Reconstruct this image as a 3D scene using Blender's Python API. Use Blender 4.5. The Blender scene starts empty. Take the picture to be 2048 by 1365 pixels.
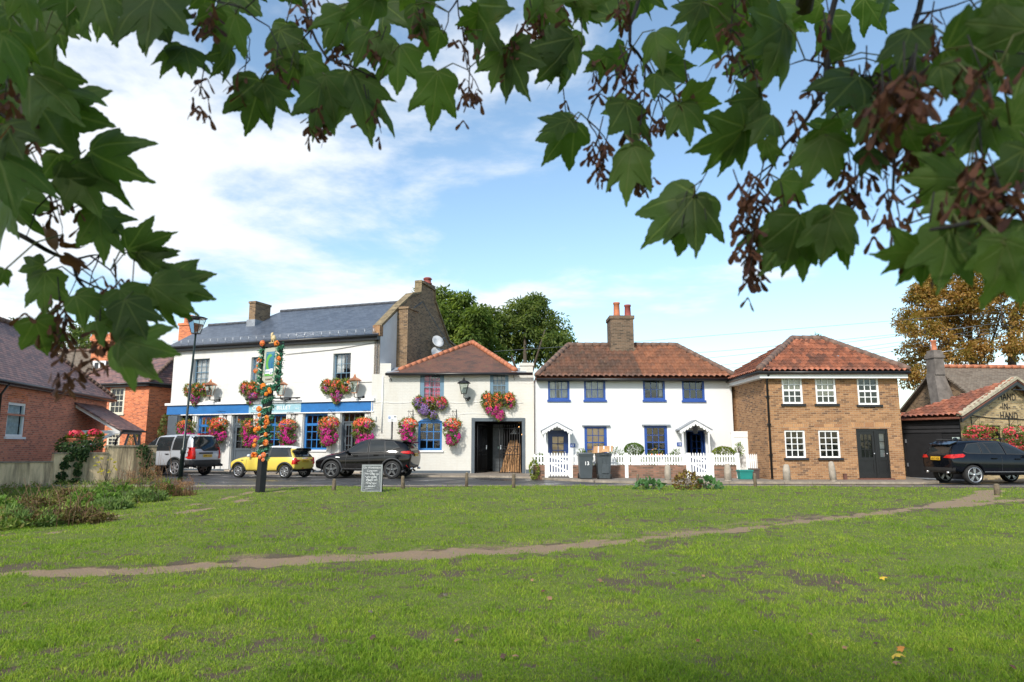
import bpy, bmesh, math, random
import numpy as np
from mathutils import Vector, Matrix, noise as mnoise
from mathutils.bvhtree import BVHTree
R = math.radians
random.seed(7)
rng = np.random.default_rng(11)
sc = bpy.context.scene
C = sc.collection

# ------------------------------------------------------------------ camera
FPX, PITCH, EYE = 1365.0, R(8.64), 1.42
CP, SP = math.cos(PITCH), math.sin(PITCH)
cd = bpy.data.cameras.new("camera")
cam = bpy.data.objects.new("camera", cd); C.objects.link(cam)
cam.location = (0, 0, EYE); cam.rotation_euler = (R(90) + PITCH, 0, 0)
cd.sensor_width = 36; cd.lens = 24; cd.clip_end = 3000; cd.clip_start = 0.05
cd.dof.use_dof = True; cd.dof.focus_distance = 30; cd.dof.aperture_fstop = 5.6
sc.camera = cam

# ------------------------------------------------------------------ sky, sun, exposure
SUN_EL, SUN_AZ = R(38), R(204)        # sun behind the viewer, a little to the left
sc.view_settings.view_transform = 'Standard'; sc.view_settings.look = 'None'
sc.view_settings.exposure = 0.62; sc.view_settings.gamma = 1
w = bpy.data.worlds.new("World"); sc.world = w; w.use_nodes = True
nt = w.node_tree; nt.nodes.clear()
def wn(t, **k):
    n = nt.nodes.new(t)
    for a, b in k.items(): setattr(n, a, b)
    return n
L = nt.links.new
sky = wn('ShaderNodeTexSky', sky_type='NISHITA', sun_disc=False, sun_elevation=SUN_EL, sun_rotation=SUN_AZ,
         air_density=1.0, dust_density=1.2, ozone_density=1.3)
tc = wn('ShaderNodeTexCoord')
sep = wn('ShaderNodeSeparateXYZ'); L(tc.outputs['Generated'], sep.inputs[0])
def wm(op, a, b=None, clamp=False):
    n = wn('ShaderNodeMath', operation=op, use_clamp=clamp)
    for i, v in enumerate((a, b)):
        if v is None: continue
        if isinstance(v, (int, float)): n.inputs[i].default_value = v
        else: L(v, n.inputs[i])
    return n.outputs[0]
zz = wm('ADD', wm('MAXIMUM', sep.outputs['Z'], 0.0), 0.16)
comb = wn('ShaderNodeCombineXYZ')
L(wm('DIVIDE', sep.outputs['X'], zz), comb.inputs[0]); L(wm('DIVIDE', sep.outputs['Y'], zz), comb.inputs[1])
mp = wn('ShaderNodeMapping'); L(comb.outputs[0], mp.inputs[0])
mp.inputs['Location'].default_value = (3.1, 1.35, 0); mp.inputs['Scale'].default_value = (0.8, 0.9, 1)
n1 = wn('ShaderNodeTexNoise'); L(mp.outputs[0], n1.inputs['Vector'])
n1.inputs['Scale'].default_value = 1.5; n1.inputs['Detail'].default_value = 9; n1.inputs['Roughness'].default_value = 0.58
n1.inputs['Distortion'].default_value = 0.15
# clouds bank up on the left of the view and low on the horizon
lb = wm('MULTIPLY', wm('SUBTRACT', -0.02, sep.outputs['X']), 0.42)
lb = wm('MINIMUM', wm('MAXIMUM', lb, -0.09), 0.08)
hz = wm('MULTIPLY', wm('SUBTRACT', 0.20, sep.outputs['Z'], True), 0.27)
cv = wm('ADD', wm('ADD', n1.outputs['Fac'], lb), hz)
ramp = wn('ShaderNodeValToRGB'); L(cv, ramp.inputs[0])
ramp.color_ramp.elements[0].position = 0.48; ramp.color_ramp.elements[1].position = 0.66
ramp.color_ramp.interpolation = 'EASE'
mix = wn('ShaderNodeMix', data_type='RGBA')
L(wm('MULTIPLY', ramp.outputs[0], 0.93), mix.inputs[0])
sk = wn('ShaderNodeMix', data_type='RGBA', blend_type='MULTIPLY'); sk.inputs[0].default_value = 1
L(sky.outputs[0], sk.inputs[6]); sk.inputs[7].default_value = (1.36, 1.44, 1.36, 1)
L(sk.outputs[2], mix.inputs[6]); mix.inputs[7].default_value = (6.1, 6.35, 6.6, 1)
bg = wn('ShaderNodeBackground'); L(mix.outputs[2], bg.inputs[0]); bg.inputs[1].default_value = 0.115
out = wn('ShaderNodeOutputWorld'); L(bg.outputs[0], out.inputs[0])
sd = bpy.data.lights.new("sun", 'SUN'); sd.energy = 2.8; sd.angle = R(5.0); sd.color = (1, .945, .86)
sun = bpy.data.objects.new("sun", sd); C.objects.link(sun)
sdir = Vector((math.sin(SUN_AZ) * math.cos(SUN_EL), math.cos(SUN_AZ) * math.cos(SUN_EL), math.sin(SUN_EL)))
sun.rotation_euler = sdir.to_track_quat('Z', 'Y').to_euler(); sun.location = (-8, -20, 18)

# ------------------------------------------------------------------ reading the site from the view
def ray(u, v):
    xc = (u - 1024) / FPX; yc = (682.5 - v) / FPX
    return Vector((xc, CP - yc * SP, SP + yc * CP))
def at(u, v, Y):
    d = ray(u, v); k = Y / d.y
    return Vector((d.x * k, Y, EYE + d.z * k))
def gnd(u, v, z=0.0):
    d = ray(u, v); k = (z - EYE) / d.z
    return Vector((d.x * k, d.y * k, z))
class Fac:
    """A vertical plane through two ground points; local axes: s along it, y into it, z up."""
    def __init__(s, p0, p1):
        s.p0 = Vector((p0[0], p0[1], 0)); e = Vector((p1[0] - p0[0], p1[1] - p0[1], 0))
        s.len = e.length; s.e = e.normalized(); s.i = Vector((-s.e.y, s.e.x, 0))
        s.M = Matrix(((s.e.x, s.i.x, 0, s.p0.x), (s.e.y, s.i.y, 0, s.p0.y), (0, 0, 1, 0), (0, 0, 0, 1)))
    def px(s, u, v, y=0.0):
        d = ray(u, v); o = Vector((0, 0, EYE))
        q = s.p0 + s.i * y
        k = (q - o).dot(s.i) / d.dot(s.i)
        h = o + d * k
        return (h - s.p0).dot(s.e), h.z
    def rect(s, u0, v0, u1, v1, y=0.0):
        m = (v0 + v1) / 2; c = (u0 + u1) / 2
        return s.px(u0, m, y)[0], s.px(c, v1, y)[1], s.px(u1, m, y)[0], s.px(c, v0, y)[1]
    def w(s, a, y, z): return s.p0 + s.e * a + s.i * y + Vector((0, 0, z))

# ------------------------------------------------------------------ mesh helpers
def face_uv(me, M=None):
    uvl = me.uv_layers.new(name="UVMap"); n = len(me.loops)
    if n == 0: return
    co = np.empty(len(me.vertices) * 3); me.vertices.foreach_get('co', co); co = co.reshape(-1, 3)
    li = np.empty(n, dtype=np.int32); me.loops.foreach_get('vertex_index', li)
    fn = np.empty(len(me.polygons) * 3); me.polygons.foreach_get('normal', fn); fn = fn.reshape(-1, 3)
    lt = np.empty(len(me.polygons), dtype=np.int32); me.polygons.foreach_get('loop_total', lt)
    nl = np.repeat(fn, lt, axis=0); p = co[li]
    t = np.stack([-nl[:, 1], nl[:, 0], np.zeros(n)], 1); ln = np.linalg.norm(t, axis=1)
    flat = ln < 0.15
    t[flat] = (1, 0, 0); ln[flat] = 1; t /= ln[:, None]
    b = np.cross(nl, t); b[flat] = (0, 1, 0)
    uv = np.stack([(p * t).sum(1), (p * b).sum(1)], 1)
    uvl.data.foreach_set('uv', uv.ravel().astype(np.float32))
class MB:
    def __init__(s, M=None): s.v = []; s.f = []; s.mi = []; s.sm = []; s.M = M or Matrix.Identity(4); s.cur = 0; s.smooth = False
    def p(s, *c):
        s.v.append(s.M @ Vector(c)); return len(s.v) - 1
    def face(s, idx): s.f.append(tuple(idx)); s.mi.append(s.cur); s.sm.append(s.smooth)
    def poly(s, pts): s.face([s.p(*q) for q in pts])
    def box(s, x0, y0, z0, x1, y1, z1):
        a = [s.p(x, y, z) for z in (z0, z1) for y in (y0, y1) for x in (x0, x1)]
        for q in ((0, 2, 3, 1), (4, 5, 7, 6), (0, 1, 5, 4), (1, 3, 7, 5), (3, 2, 6, 7), (2, 0, 4, 6)): s.face([a[i] for i in q])
    def prism(s, pts, vec):
        """closed extrusion of a planar polygon along vec"""
        vec = Vector(vec); a = [s.p(*q) for q in pts]; b = [s.p(*(Vector(q) + vec)) for q in pts]; n = len(a)
        s.face(a[::-1]); s.face(b)
        for i in range(n): s.face((a[i], a[(i + 1) % n], b[(i + 1) % n], b[i]))
    def tube(s, pts, r, n=6, cap=True):
        pts = [Vector(q) for q in pts]; rs = r if isinstance(r, (list, tuple)) else [r] * len(pts)
        rings = []; prev = None; sm = s.smooth; s.smooth = True
        for i, q in enumerate(pts):
            d = (pts[min(i + 1, len(pts) - 1)] - pts[max(i - 1, 0)]); d = d.normalized() if d.length > 1e-9 else Vector((0, 0, 1))
            if prev is None:
                x = d.cross(Vector((0, 0, 1)))
                if x.length < .05: x = d.cross(Vector((1, 0, 0)))
            else: x = prev - d * prev.dot(d)
            x.normalize(); prev = x; y = d.cross(x)
            rings.append([s.p(*(q + (x * math.cos(t) + y * math.sin(t)) * rs[i])) for t in [2 * math.pi * k / n for k in range(n)]])
        for a, b in zip(rings, rings[1:]):
            for k in range(n): s.face((a[k], a[(k + 1) % n], b[(k + 1) % n], b[k]))
        if cap: s.face(rings[0][::-1]); s.face(rings[-1])
        s.smooth = sm
    def lathe(s, prof, c=(0, 0, 0), n=12, axis='z', smooth=True, a0=0, caps=True):
        c = Vector(c); rings = []; sm = s.smooth; s.smooth = smooth
        for r, h in prof:
            ring = []
            for k in range(n):
                t = a0 + 2 * math.pi * k / n; a, b = r * math.cos(t), r * math.sin(t)
                q = (a, b, h) if axis == 'z' else ((a, h, b) if axis == 'y' else (h, a, b))
                ring.append(s.p(*(c + Vector(q))))
            rings.append(ring)
        for a, b in zip(rings, rings[1:]):
            for k in range(n): s.face((a[k], a[(k + 1) % n], b[(k + 1) % n], b[k]))
        if caps: s.face(rings[0][::-1]); s.face(rings[-1])
        s.smooth = sm
    def ball(s, c, r, n=8, m=6, sq=(1, 1, 1)):
        prof = [(max(1e-4, r * math.sin(math.pi * i / m)) * 1.0, -r * math.cos(math.pi * i / m)) for i in range(m + 1)]
        o = s.M; s.M = o @ Matrix.Translation(Vector(c)) @ Matrix.Diagonal((*sq, 1)); s.lathe(prof, n=n); s.M = o
    def build(s, name, mats, parent=None, fix=True):
        me = bpy.data.meshes.new(name)
        off = parent_world(parent)
        me.from_pydata([tuple(q - off) for q in s.v], [], s.f)
        for m in (mats if isinstance(mats, (list, tuple)) else [mats]): me.materials.append(m)
        me.polygons.foreach_set('material_index', s.mi); me.polygons.foreach_set('use_smooth', s.sm)
        me.update()
        if fix:
            bm = bmesh.new(); bm.from_mesh(me); bmesh.ops.recalc_face_normals(bm, faces=bm.faces); bm.to_mesh(me); bm.free()
        face_uv(me)
        return link(bpy.data.objects.new(name, me), parent)
def parent_world(p):
    o = Vector((0, 0, 0))
    while p is not None: o = o + Vector(p.location); p = p.parent
    return o
def link(o, parent=None):
    C.objects.link(o); o.parent = parent; return o
def tag(o, label=None, cat=None, group=None, kind=None):
    if label: o['label'] = label
    if cat: o['category'] = cat
    if group: o['group'] = group
    if kind: o['kind'] = kind
    return o
def thing(name, loc, label, cat, group=None):
    o = bpy.data.objects.new(name, None); o.location = loc; o.empty_display_size = .2
    C.objects.link(o); return tag(o, label, cat, group)
def copy_thing(o, loc, label=None, rz=None):
    c = o.copy(); C.objects.link(c); c.location = loc
    if label: c['label'] = label
    if rz is not None: c.rotation_euler = (0, 0, rz)
    for ch in o.children:
        d = ch.copy(); C.objects.link(d); d.parent = c
        for g in ch.children:
            h = g.copy(); C.objects.link(h); h.parent = d
    return c
def fast_mesh(name, verts, faces, mat, parent=None, uv=None, smooth=False):
    """verts (N,3) array, faces (F,k) array"""
    off = parent_world(parent); verts = np.asarray(verts, dtype=np.float32) - np.array(off, dtype=np.float32)
    faces = np.asarray(faces, dtype=np.int32); F, k = faces.shape
    me = bpy.data.meshes.new(name)
    me.vertices.add(len(verts)); me.vertices.foreach_set('co', verts.ravel())
    me.loops.add(F * k); me.loops.foreach_set('vertex_index', faces.ravel())
    me.polygons.add(F); me.polygons.foreach_set('loop_start', np.arange(0, F * k, k, dtype=np.int32))
    me.polygons.foreach_set('loop_total', np.full(F, k, dtype=np.int32))
    if smooth: me.polygons.foreach_set('use_smooth', np.ones(F, dtype=bool))
    me.update(calc_edges=True); me.materials.append(mat)
    if uv is not None:
        l = me.uv_layers.new(name="UVMap"); l.data.foreach_set('uv', np.asarray(uv, dtype=np.float32)[faces.ravel()].ravel())
    return link(bpy.data.objects.new(name, me), parent)
def text_mesh(txt, size, M, mat, name, parent, ext=0.004, align='CENTER', bold=False, spacing=1.0):
    cu = bpy.data.curves.new("t", 'FONT'); cu.body = txt; cu.size = size; cu.extrude = ext; cu.align_x = align; cu.space_character = spacing
    if bold: cu.offset = size * .018
    ob = bpy.data.objects.new("t", cu); C.objects.link(ob)
    me = bpy.data.meshes.new_from_object(ob.evaluated_get(bpy.context.evaluated_depsgraph_get()))
    bpy.data.objects.remove(ob); bpy.data.curves.remove(cu)
    off = Matrix.Translation(-parent_world(parent)); me.transform(off @ M); me.materials.clear(); me.materials.append(mat); me.name = name
    return link(bpy.data.objects.new(name, me), parent)

# ------------------------------------------------------------------ materials
def srgb(h):
    h = h.lstrip('#'); c = [int(h[i:i + 2], 16) / 255 for i in (0, 2, 4)]
    return tuple(x / 12.92 if x <= .04045 else ((x + .055) / 1.055) ** 2.4 for x in c)
def mul(c, k): return tuple(min(1, x * k) for x in c)
class NT:
    def __init__(s, name):
        s.m = bpy.data.materials.new(name); s.m.use_nodes = True; s.t = s.m.node_tree; s.b = s.t.nodes['Principled BSDF']; s.o = s.t.nodes['Material Output']
    def n(s, t, ins=None, **k):
        x = s.t.nodes.new(t)
        for a, b in k.items(): setattr(x, a, b)
        for a, b in (ins or {}).items(): s.set(x.inputs[a], b)
        return x
    def set(s, i, v):
        if isinstance(v, bpy.types.NodeSocket): s.t.links.new(v, i)
        elif isinstance(v, tuple) and len(v) == 3 and i.type == 'RGBA': i.default_value = (*v, 1)
        else: i.default_value = v
    def math(s, op, a, b=0.0, clamp=False): return s.n('ShaderNodeMath', {0: a, 1: b}, operation=op, use_clamp=clamp).outputs[0]
    def noise(s, vec, scale, detail=4, rough=.55, dist=0): return s.n('ShaderNodeTexNoise', {'Vector': vec, 'Scale': scale, 'Detail': detail, 'Roughness': rough, 'Distortion': dist}).outputs['Fac']
    def mix(s, f, a, b, mode='MIX'): return s.n('ShaderNodeMix', {0: f, 6: a, 7: b}, data_type='RGBA', blend_type=mode).outputs[2]
    def ramp(s, f, st, interp='LINEAR'):
        r = s.n('ShaderNodeValToRGB', {0: f}); cr = r.color_ramp; cr.interpolation = interp
        while len(cr.elements) < len(st): cr.elements.new(.5)
        for e, (p, c) in zip(cr.elements, st): e.position = p; e.color = (*c, 1) if len(c) == 3 else c
        return r.outputs[0]
    def step(s, f, a, b): return s.n('ShaderNodeMapRange', {0: f, 1: a, 2: b, 3: 0.0, 4: 1.0}).outputs[0]
    def pos(s): return s.n('ShaderNodeNewGeometry').outputs['Position']
    def isl(s): return s.n('ShaderNodeNewGeometry').outputs['Random Per Island']
    def uv(s, sx=1, sy=1): return s.n('ShaderNodeMapping', {'Vector': s.n('ShaderNodeUVMap').outputs[0], 'Scale': (sx, sy, 1)}).outputs[0]
    def bump(s, h, dist=.01, st=1.0): s.set(s.b.inputs['Normal'], s.n('ShaderNodeBump', {'Height': h, 'Distance': dist, 'Strength': st}).outputs[0])
    def fin(s, col=None, rough=None, **k):
        if col is not None: s.set(s.b.inputs['Base Color'], col)
        if rough is not None: s.set(s.b.inputs['Roughness'], rough)
        for a, b in k.items(): s.set(s.b.inputs[a.replace('_', ' ')], b)
        return s.m
def mat(name, col, rough=.6, var=.12, scale=3.0, bump=0, bscale=60, **k):
    t = NT(name); p = t.pos()
    f = t.step(t.noise(p, scale, 5, .6), .3, .7)
    c = t.mix(f, mul(col, 1 - var), mul(col, 1 + var))
    if bump: t.bump(t.noise(p, bscale, 3), bump)
    return t.fin(c, rough, **k)
def brick_mat(name, c1, c2, mortar, dark=None, w=.225, h=.075, rough=.85, grime=.35, green=0):
    t = NT(name); uv = t.uv()
    uv = t.n('ShaderNodeMixRGB', {0: .012, 1: uv, 2: t.n('ShaderNodeTexNoise', {'Vector': uv, 'Scale': 3.0, 'Detail': 4}).outputs['Color']}, blend_type='ADD').outputs[0]
    b = t.n('ShaderNodeTexBrick', {'Vector': uv, 'Color1': c1, 'Color2': c2, 'Mortar': mortar, 'Scale': 1.0, 'Mortar Size': .008,
        'Mortar Smooth': .3, 'Bias': -.1, 'Brick Width': w, 'Row Height': h}, offset=.5)
    col = b.outputs['Color']
    n1 = t.noise(uv, 2.3, 5, .65); n2 = t.noise(uv, 14, 3, .6)
    sx = t.n('ShaderNodeSeparateXYZ', {0: uv})   # per-brick tone: white noise on the brick cell
    row = t.math('FLOOR', t.math('DIVIDE', sx.outputs[1], h))
    cx = t.math('FLOOR', t.math('ADD', t.math('DIVIDE', sx.outputs[0], w), t.math('MULTIPLY', t.math('SUBTRACT', 1.0, t.math('MODULO', row, 2.0)), .5)))
    wn_ = t.n('ShaderNodeTexWhiteNoise', {'Vector': t.n('ShaderNodeCombineXYZ', {0: cx, 1: row}).outputs[0]}, noise_dimensions='2D').outputs['Value']
    wv = t.math('ADD', wn_, t.math('MULTIPLY', t.math('SUBTRACT', t.noise(uv, .7, 4, .6), .5), .5), True)
    bc = t.ramp(wv, [(0, mul(c1, 1.22)), (.3, c1), (.62, c2), (.82, mul(c2, .7)), (1, dark or mul(c2, .6))])
    col = t.mix(b.outputs['Fac'], bc, mortar)
    col = t.mix(t.math('MULTIPLY', t.step(n1, .42, .72), grime), col, mul(c1, .35))
    col = t.mix(t.math('MULTIPLY', n2, .35), col, mul(c2, 1.25))
    t.bump(t.math('SUBTRACT', t.math('MULTIPLY', n2, .4), b.outputs['Fac']), .012, .7)
    return t.fin(col, rough)
def tile_mat(name, cols, w=.17, h=.1, gap=(.02, .015, .012), rough=.75, moss=None, gaps=.012, big=.5):
    t = NT(name); uv = t.uv(); sx = t.n('ShaderNodeSeparateXYZ', {0: uv})
    fy = t.math('DIVIDE', sx.outputs[1], h); row = t.math('FLOOR', fy)
    fx = t.math('ADD', t.math('DIVIDE', sx.outputs[0], w), t.math('MULTIPLY', t.math('MODULO', row, 2.0), .5)); cx = t.math('FLOOR', fx)
    wn_ = t.n('ShaderNodeTexWhiteNoise', {'Vector': t.n('ShaderNodeCombineXYZ', {0: cx, 1: row}).outputs[0]}, noise_dimensions='2D').outputs['Value']
    lo = t.noise(uv, 1.1, 5, .6)
    f = t.math('ADD', t.math('MULTIPLY', wn_, 1 - big), t.math('MULTIPLY', t.step(lo, .28, .72), big))
    n = len(cols); col = t.ramp(f, [(i / (n - 1), c) for i, c in enumerate(cols)])
    ry = t.math('FRACT', fy); rx = t.math('FRACT', fx)
    edge = t.math('MAXIMUM', t.step(ry, .2, .04), t.math('MULTIPLY', t.step(t.math('ABSOLUTE', t.math('SUBTRACT', rx, .5)), .45, .49), .6))
    col = t.mix(t.math('MULTIPLY', edge, .8), col, gap)
    if moss: col = t.mix(t.math('MULTIPLY', t.step(t.noise(uv, 3.5, 6, .7), .55, .68), moss[1]), col, moss[0])
    t.bump(t.math('SUBTRACT', t.math('MULTIPLY', wn_, .5), t.math('ADD', ry, edge)), gaps, 1)
    return t.fin(col, rough)
def paint_mat(name, col, brick=.0, dirt=.12, rough=.7, dcol=(.35, .31, .25), streak=.0):
    t = NT(name); uv = t.uv(); p = t.pos()
    f = t.math('MULTIPLY', t.step(t.noise(p, .9, 7, .68), .48, .75), dirt)
    c = t.mix(f, col, dcol)
    if streak:
        su = t.n('ShaderNodeMapping', {'Vector': p, 'Scale': (2.2, 2.2, .22)}).outputs[0]
        c = t.mix(t.math('MULTIPLY', t.step(t.noise(su, 2.0, 6, .65), .5, .8), streak), c, dcol)
    h = t.noise(p, 26, 4, .6)
    if brick:
        b = t.n('ShaderNodeTexBrick', {'Vector': uv, 'Scale': 1.0, 'Mortar Size': .009, 'Mortar Smooth': .6, 'Brick Width': .225, 'Row Height': .075}, offset=.5)
        h = t.math('SUBTRACT', t.math('MULTIPLY', h, .5), b.outputs['Fac'])
        t.bump(h, .009 * brick, .8)
    else: t.bump(h, .006, .5)
    return t.fin(c, rough)
def leaf_mat(name, cols, trans=.35, rough=.55, spread=1.0, pscale=.6):
    """foliage: every leaf its own tone, large soft drifts of colour over the plant"""
    t = NT(name); f = t.math('ADD', t.math('MULTIPLY', t.isl(), .55), t.math('MULTIPLY', t.step(t.noise(t.pos(), pscale, 3), .3, .7), .45))
    n = len(cols); col = t.ramp(f, [(i / (n - 1), c) for i, c in enumerate(cols)])
    t.fin(col, rough, Specular_IOR_Level=.18); tr = t.n('ShaderNodeBsdfTranslucent', {'Color': t.mix(1.0, col, (1.3, 1.35, .7), 'MULTIPLY')})
    m = t.n('ShaderNodeMixShader', {0: trans, 1: t.b.outputs[0], 2: tr.outputs[0]}); t.t.links.new(m.outputs[0], t.o.inputs[0])
    return t.m
def glass_mat(name, tint=(.75, .8, .82), refl=1.0, dark=.0):
    t = NT(name); lw = t.n('ShaderNodeFresnel', {'IOR': 1.52})
    tr = t.n('ShaderNodeBsdfTransparent', {'Color': tint}); g = t.n('ShaderNodeBsdfGlossy', {'Color': (.95, .97, 1.0), 'Roughness': .02})
    nz = t.noise(t.pos(), 1.7, 2); t.set(g.inputs['Normal'], t.n('ShaderNodeBump', {'Height': nz, 'Distance': .02, 'Strength': .25}).outputs[0])
    m = t.n('ShaderNodeMixShader', {0: t.math('MULTIPLY', lw.outputs[0], refl * 1.6, True), 1: tr.outputs[0], 2: g.outputs[0]})
    t.t.links.new(m.outputs[0], t.o.inputs[0]); return t.m
M = {}
M['white'] = paint_mat('white_paint', (.655, .65, .625), .3, .24, streak=.26, dcol=(.45, .42, .36))
M['white_wing'] = paint_mat('white_brick', (.635, .62, .57), .8, .30, streak=.30, dcol=(.5, .44, .34))
M['white_smooth'] = paint_mat('white_render', (.69, .70, .705), 0, .10, streak=.12, dcol=(.6, .6, .58))
M['gloss_white'] = mat('gloss_white', (.80, .80, .79), .4, .05)
M['grey_render'] = mat('grey_render', (.58, .59, .61), .8, .08, 2)
M['slate'] = tile_mat('slate', [(.048, .06, .085), (.068, .084, .112), (.098, .118, .152), (.06, .073, .098)], .28, .19, (.03, .04, .06), .38, gaps=.008, big=.35)
M['plain_tile'] = tile_mat('weathered_tile', [(.05, .035, .03), (.10, .055, .042), (.17, .075, .05), (.12, .10, .06)], .16, .1, (.012, .009, .008), .8, ((.16, .12, .05), .35), big=.75)
M['purple_tile'] = tile_mat('purple_tile', [(.07, .048, .06), (.16, .085, .08), (.28, .14, .115), (.12, .095, .10)], .3, .14, (.008, .007, .008), .6, ((.14, .13, .08), .25), gaps=.02, big=.3)
M['brown_tile'] = tile_mat('brown_tile', [(.10, .075, .055), (.15, .115, .085), (.2, .16, .12), (.12, .10, .08)], .17, .11, (.03, .025, .02), .85, big=.4)
M['ridge'] = mat('ridge_tile', (.42, .15, .075), .75, .35, 6, .004)
M['ridge_old'] = mat('old_ridge_tile', (.16, .10, .075), .85, .4, 5, .006)
M['stock'] = brick_mat('stock_brick', (.36, .19, .085), (.285, .14, .062), (.44, .325, .21), (.075, .045, .034), grime=.3)
M['stock_dark'] = brick_mat('sooty_stock_brick', (.25, .16, .085), (.18, .11, .06), (.36, .29, .21), (.035, .028, .025), grime=.45)
M['stock_sooty'] = brick_mat('blackened_brick', (.17, .11, .07), (.12, .08, .05), (.24, .2, .15), (.03, .025, .02), grime=.4)
M['dark_navy'] = mat('dark_navy_paint', (.012, .038, .15), .35, .1)
M['stock_yellow'] = brick_mat('yellow_stock_brick', (.52, .38, .19), (.40, .27, .12), (.45, .40, .30), (.10, .08, .06), grime=.3)
M['red_brick'] = brick_mat('red_brick', (.66, .20, .08), (.58, .155, .06), (.60, .38, .25), (.32, .09, .05), grime=.08)
M['red_brick_dull'] = brick_mat('dull_red_brick', (.64, .21, .115), (.56, .17, .095), (.62, .44, .33), (.36, .11, .075), grime=.12)
M['wall_brick'] = brick_mat('garden_brick', (.27, .13, .085), (.2, .11, .07), (.22, .18, .14), (.07, .05, .045), grime=.45)
M['blue'] = mat('royal_blue_paint', (.03, .16, .42), .35, .12)
M['navy'] = mat('royal_paint', (.018, .07, .30), .35, .1)
M['bluegrey'] = mat('blue_grey_paint', (.12, .21, .29), .4, .1)
M['grey_paint'] = mat('slate_grey_paint', (.085, .105, .125), .42, .12)
M['palegreen'] = mat('cream_window_paint', (.62, .60, .48), .45, .06)
M['palesign'] = mat('pale_blue_board', (.30, .50, .58), .45, .1)
M['black'] = mat('black_paint', (.012, .012, .013), .35, .2, 5)
M['blackmatt'] = mat('black_timber', (.014, .014, .016), .55, .25, 5)
M['lead'] = mat('lead', (.24, .26, .29), .5, .25, 4)
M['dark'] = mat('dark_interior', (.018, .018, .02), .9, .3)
M['glass'] = glass_mat('window_glass', (.93, .95, .95)); M['glass_dull'] = glass_mat('dull_window_glass', (.85, .9, .88), .25)
M['lampglass'] = glass_mat('lantern_glass', (.8, .86, .84), 1.3)
M['net'] = mat('net_curtain', (.55, .56, .56), .9, .25, 7)
M['pink'] = mat('pink_curtain', (.62, .13, .22), .9, .2, 5)
M['blind'] = mat('cream_blind', (.62, .55, .42), .9, .08)
M['card'] = mat('cardboard', (.50, .28, .14), .8, .08)
M['tan_blind'] = mat('tan_blind', (.78, .55, .32), .9, .06)
M['copper'] = mat('copper', (.50, .22, .12), .35, .2, metal=0) if False else mat('copper', (.50, .22, .12), .38, .2, Metallic=.7)
M['terra'] = mat('terracotta', (.47, .16, .075), .8, .3, 5)
M['darkred'] = mat('sooty_terracotta', (.25, .06, .05), .8, .3, 5)
M['conc'] = mat('concrete', (.36, .31, .25), .9, .25, 7, .004)
M['wood'] = mat('weathered_wood', (.13, .10, .065), .9, .4, 12, .004)
M['plank'] = mat('old_plank', (.34, .18, .075), .75, .45, 14)
M['steel'] = mat('galvanised', (.45, .47, .5), .4, .1, Metallic=.7)
M['dish'] = mat('dish_grey', (.58, .59, .6), .5, .1)
# ------------------------------------------------------------------ building helpers
def wall(mb, s0, s1, z0, z1, openings=(), y=0.0, rev=.16):
    """front wall with real openings and reveals; openings = (a0, b0, a1, b1) in s,z"""
    xs = sorted({s0, s1, *[min(max(o[i], s0), s1) for o in openings for i in (0, 2)]})
    zs = sorted({z0, z1, *[min(max(o[i], z0), z1) for o in openings for i in (1, 3)]})
    for a, b in zip(xs, xs[1:]):
        for c, d in zip(zs, zs[1:]):
            m, n = (a + b) / 2, (c + d) / 2
            if any(o[0] < m < o[2] and o[1] < n < o[3] for o in openings): continue
            mb.poly([(a, y, c), (b, y, c), (b, y, d), (a, y, d)])
    for a0, b0, a1, b1 in openings:
        mb.poly([(a0, y, b0), (a0, y + rev, b0), (a0, y + rev, b1), (a0, y, b1)])
        mb.poly([(a1, y, b1), (a1, y + rev, b1), (a1, y + rev, b0), (a1, y, b0)])
        mb.poly([(a0, y, b1), (a0, y + rev, b1), (a1, y + rev, b1), (a1, y, b1)])
        mb.poly([(a0, y, b0), (a1, y, b0), (a1, y + rev, b0), (a0, y + rev, b0)])
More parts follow.
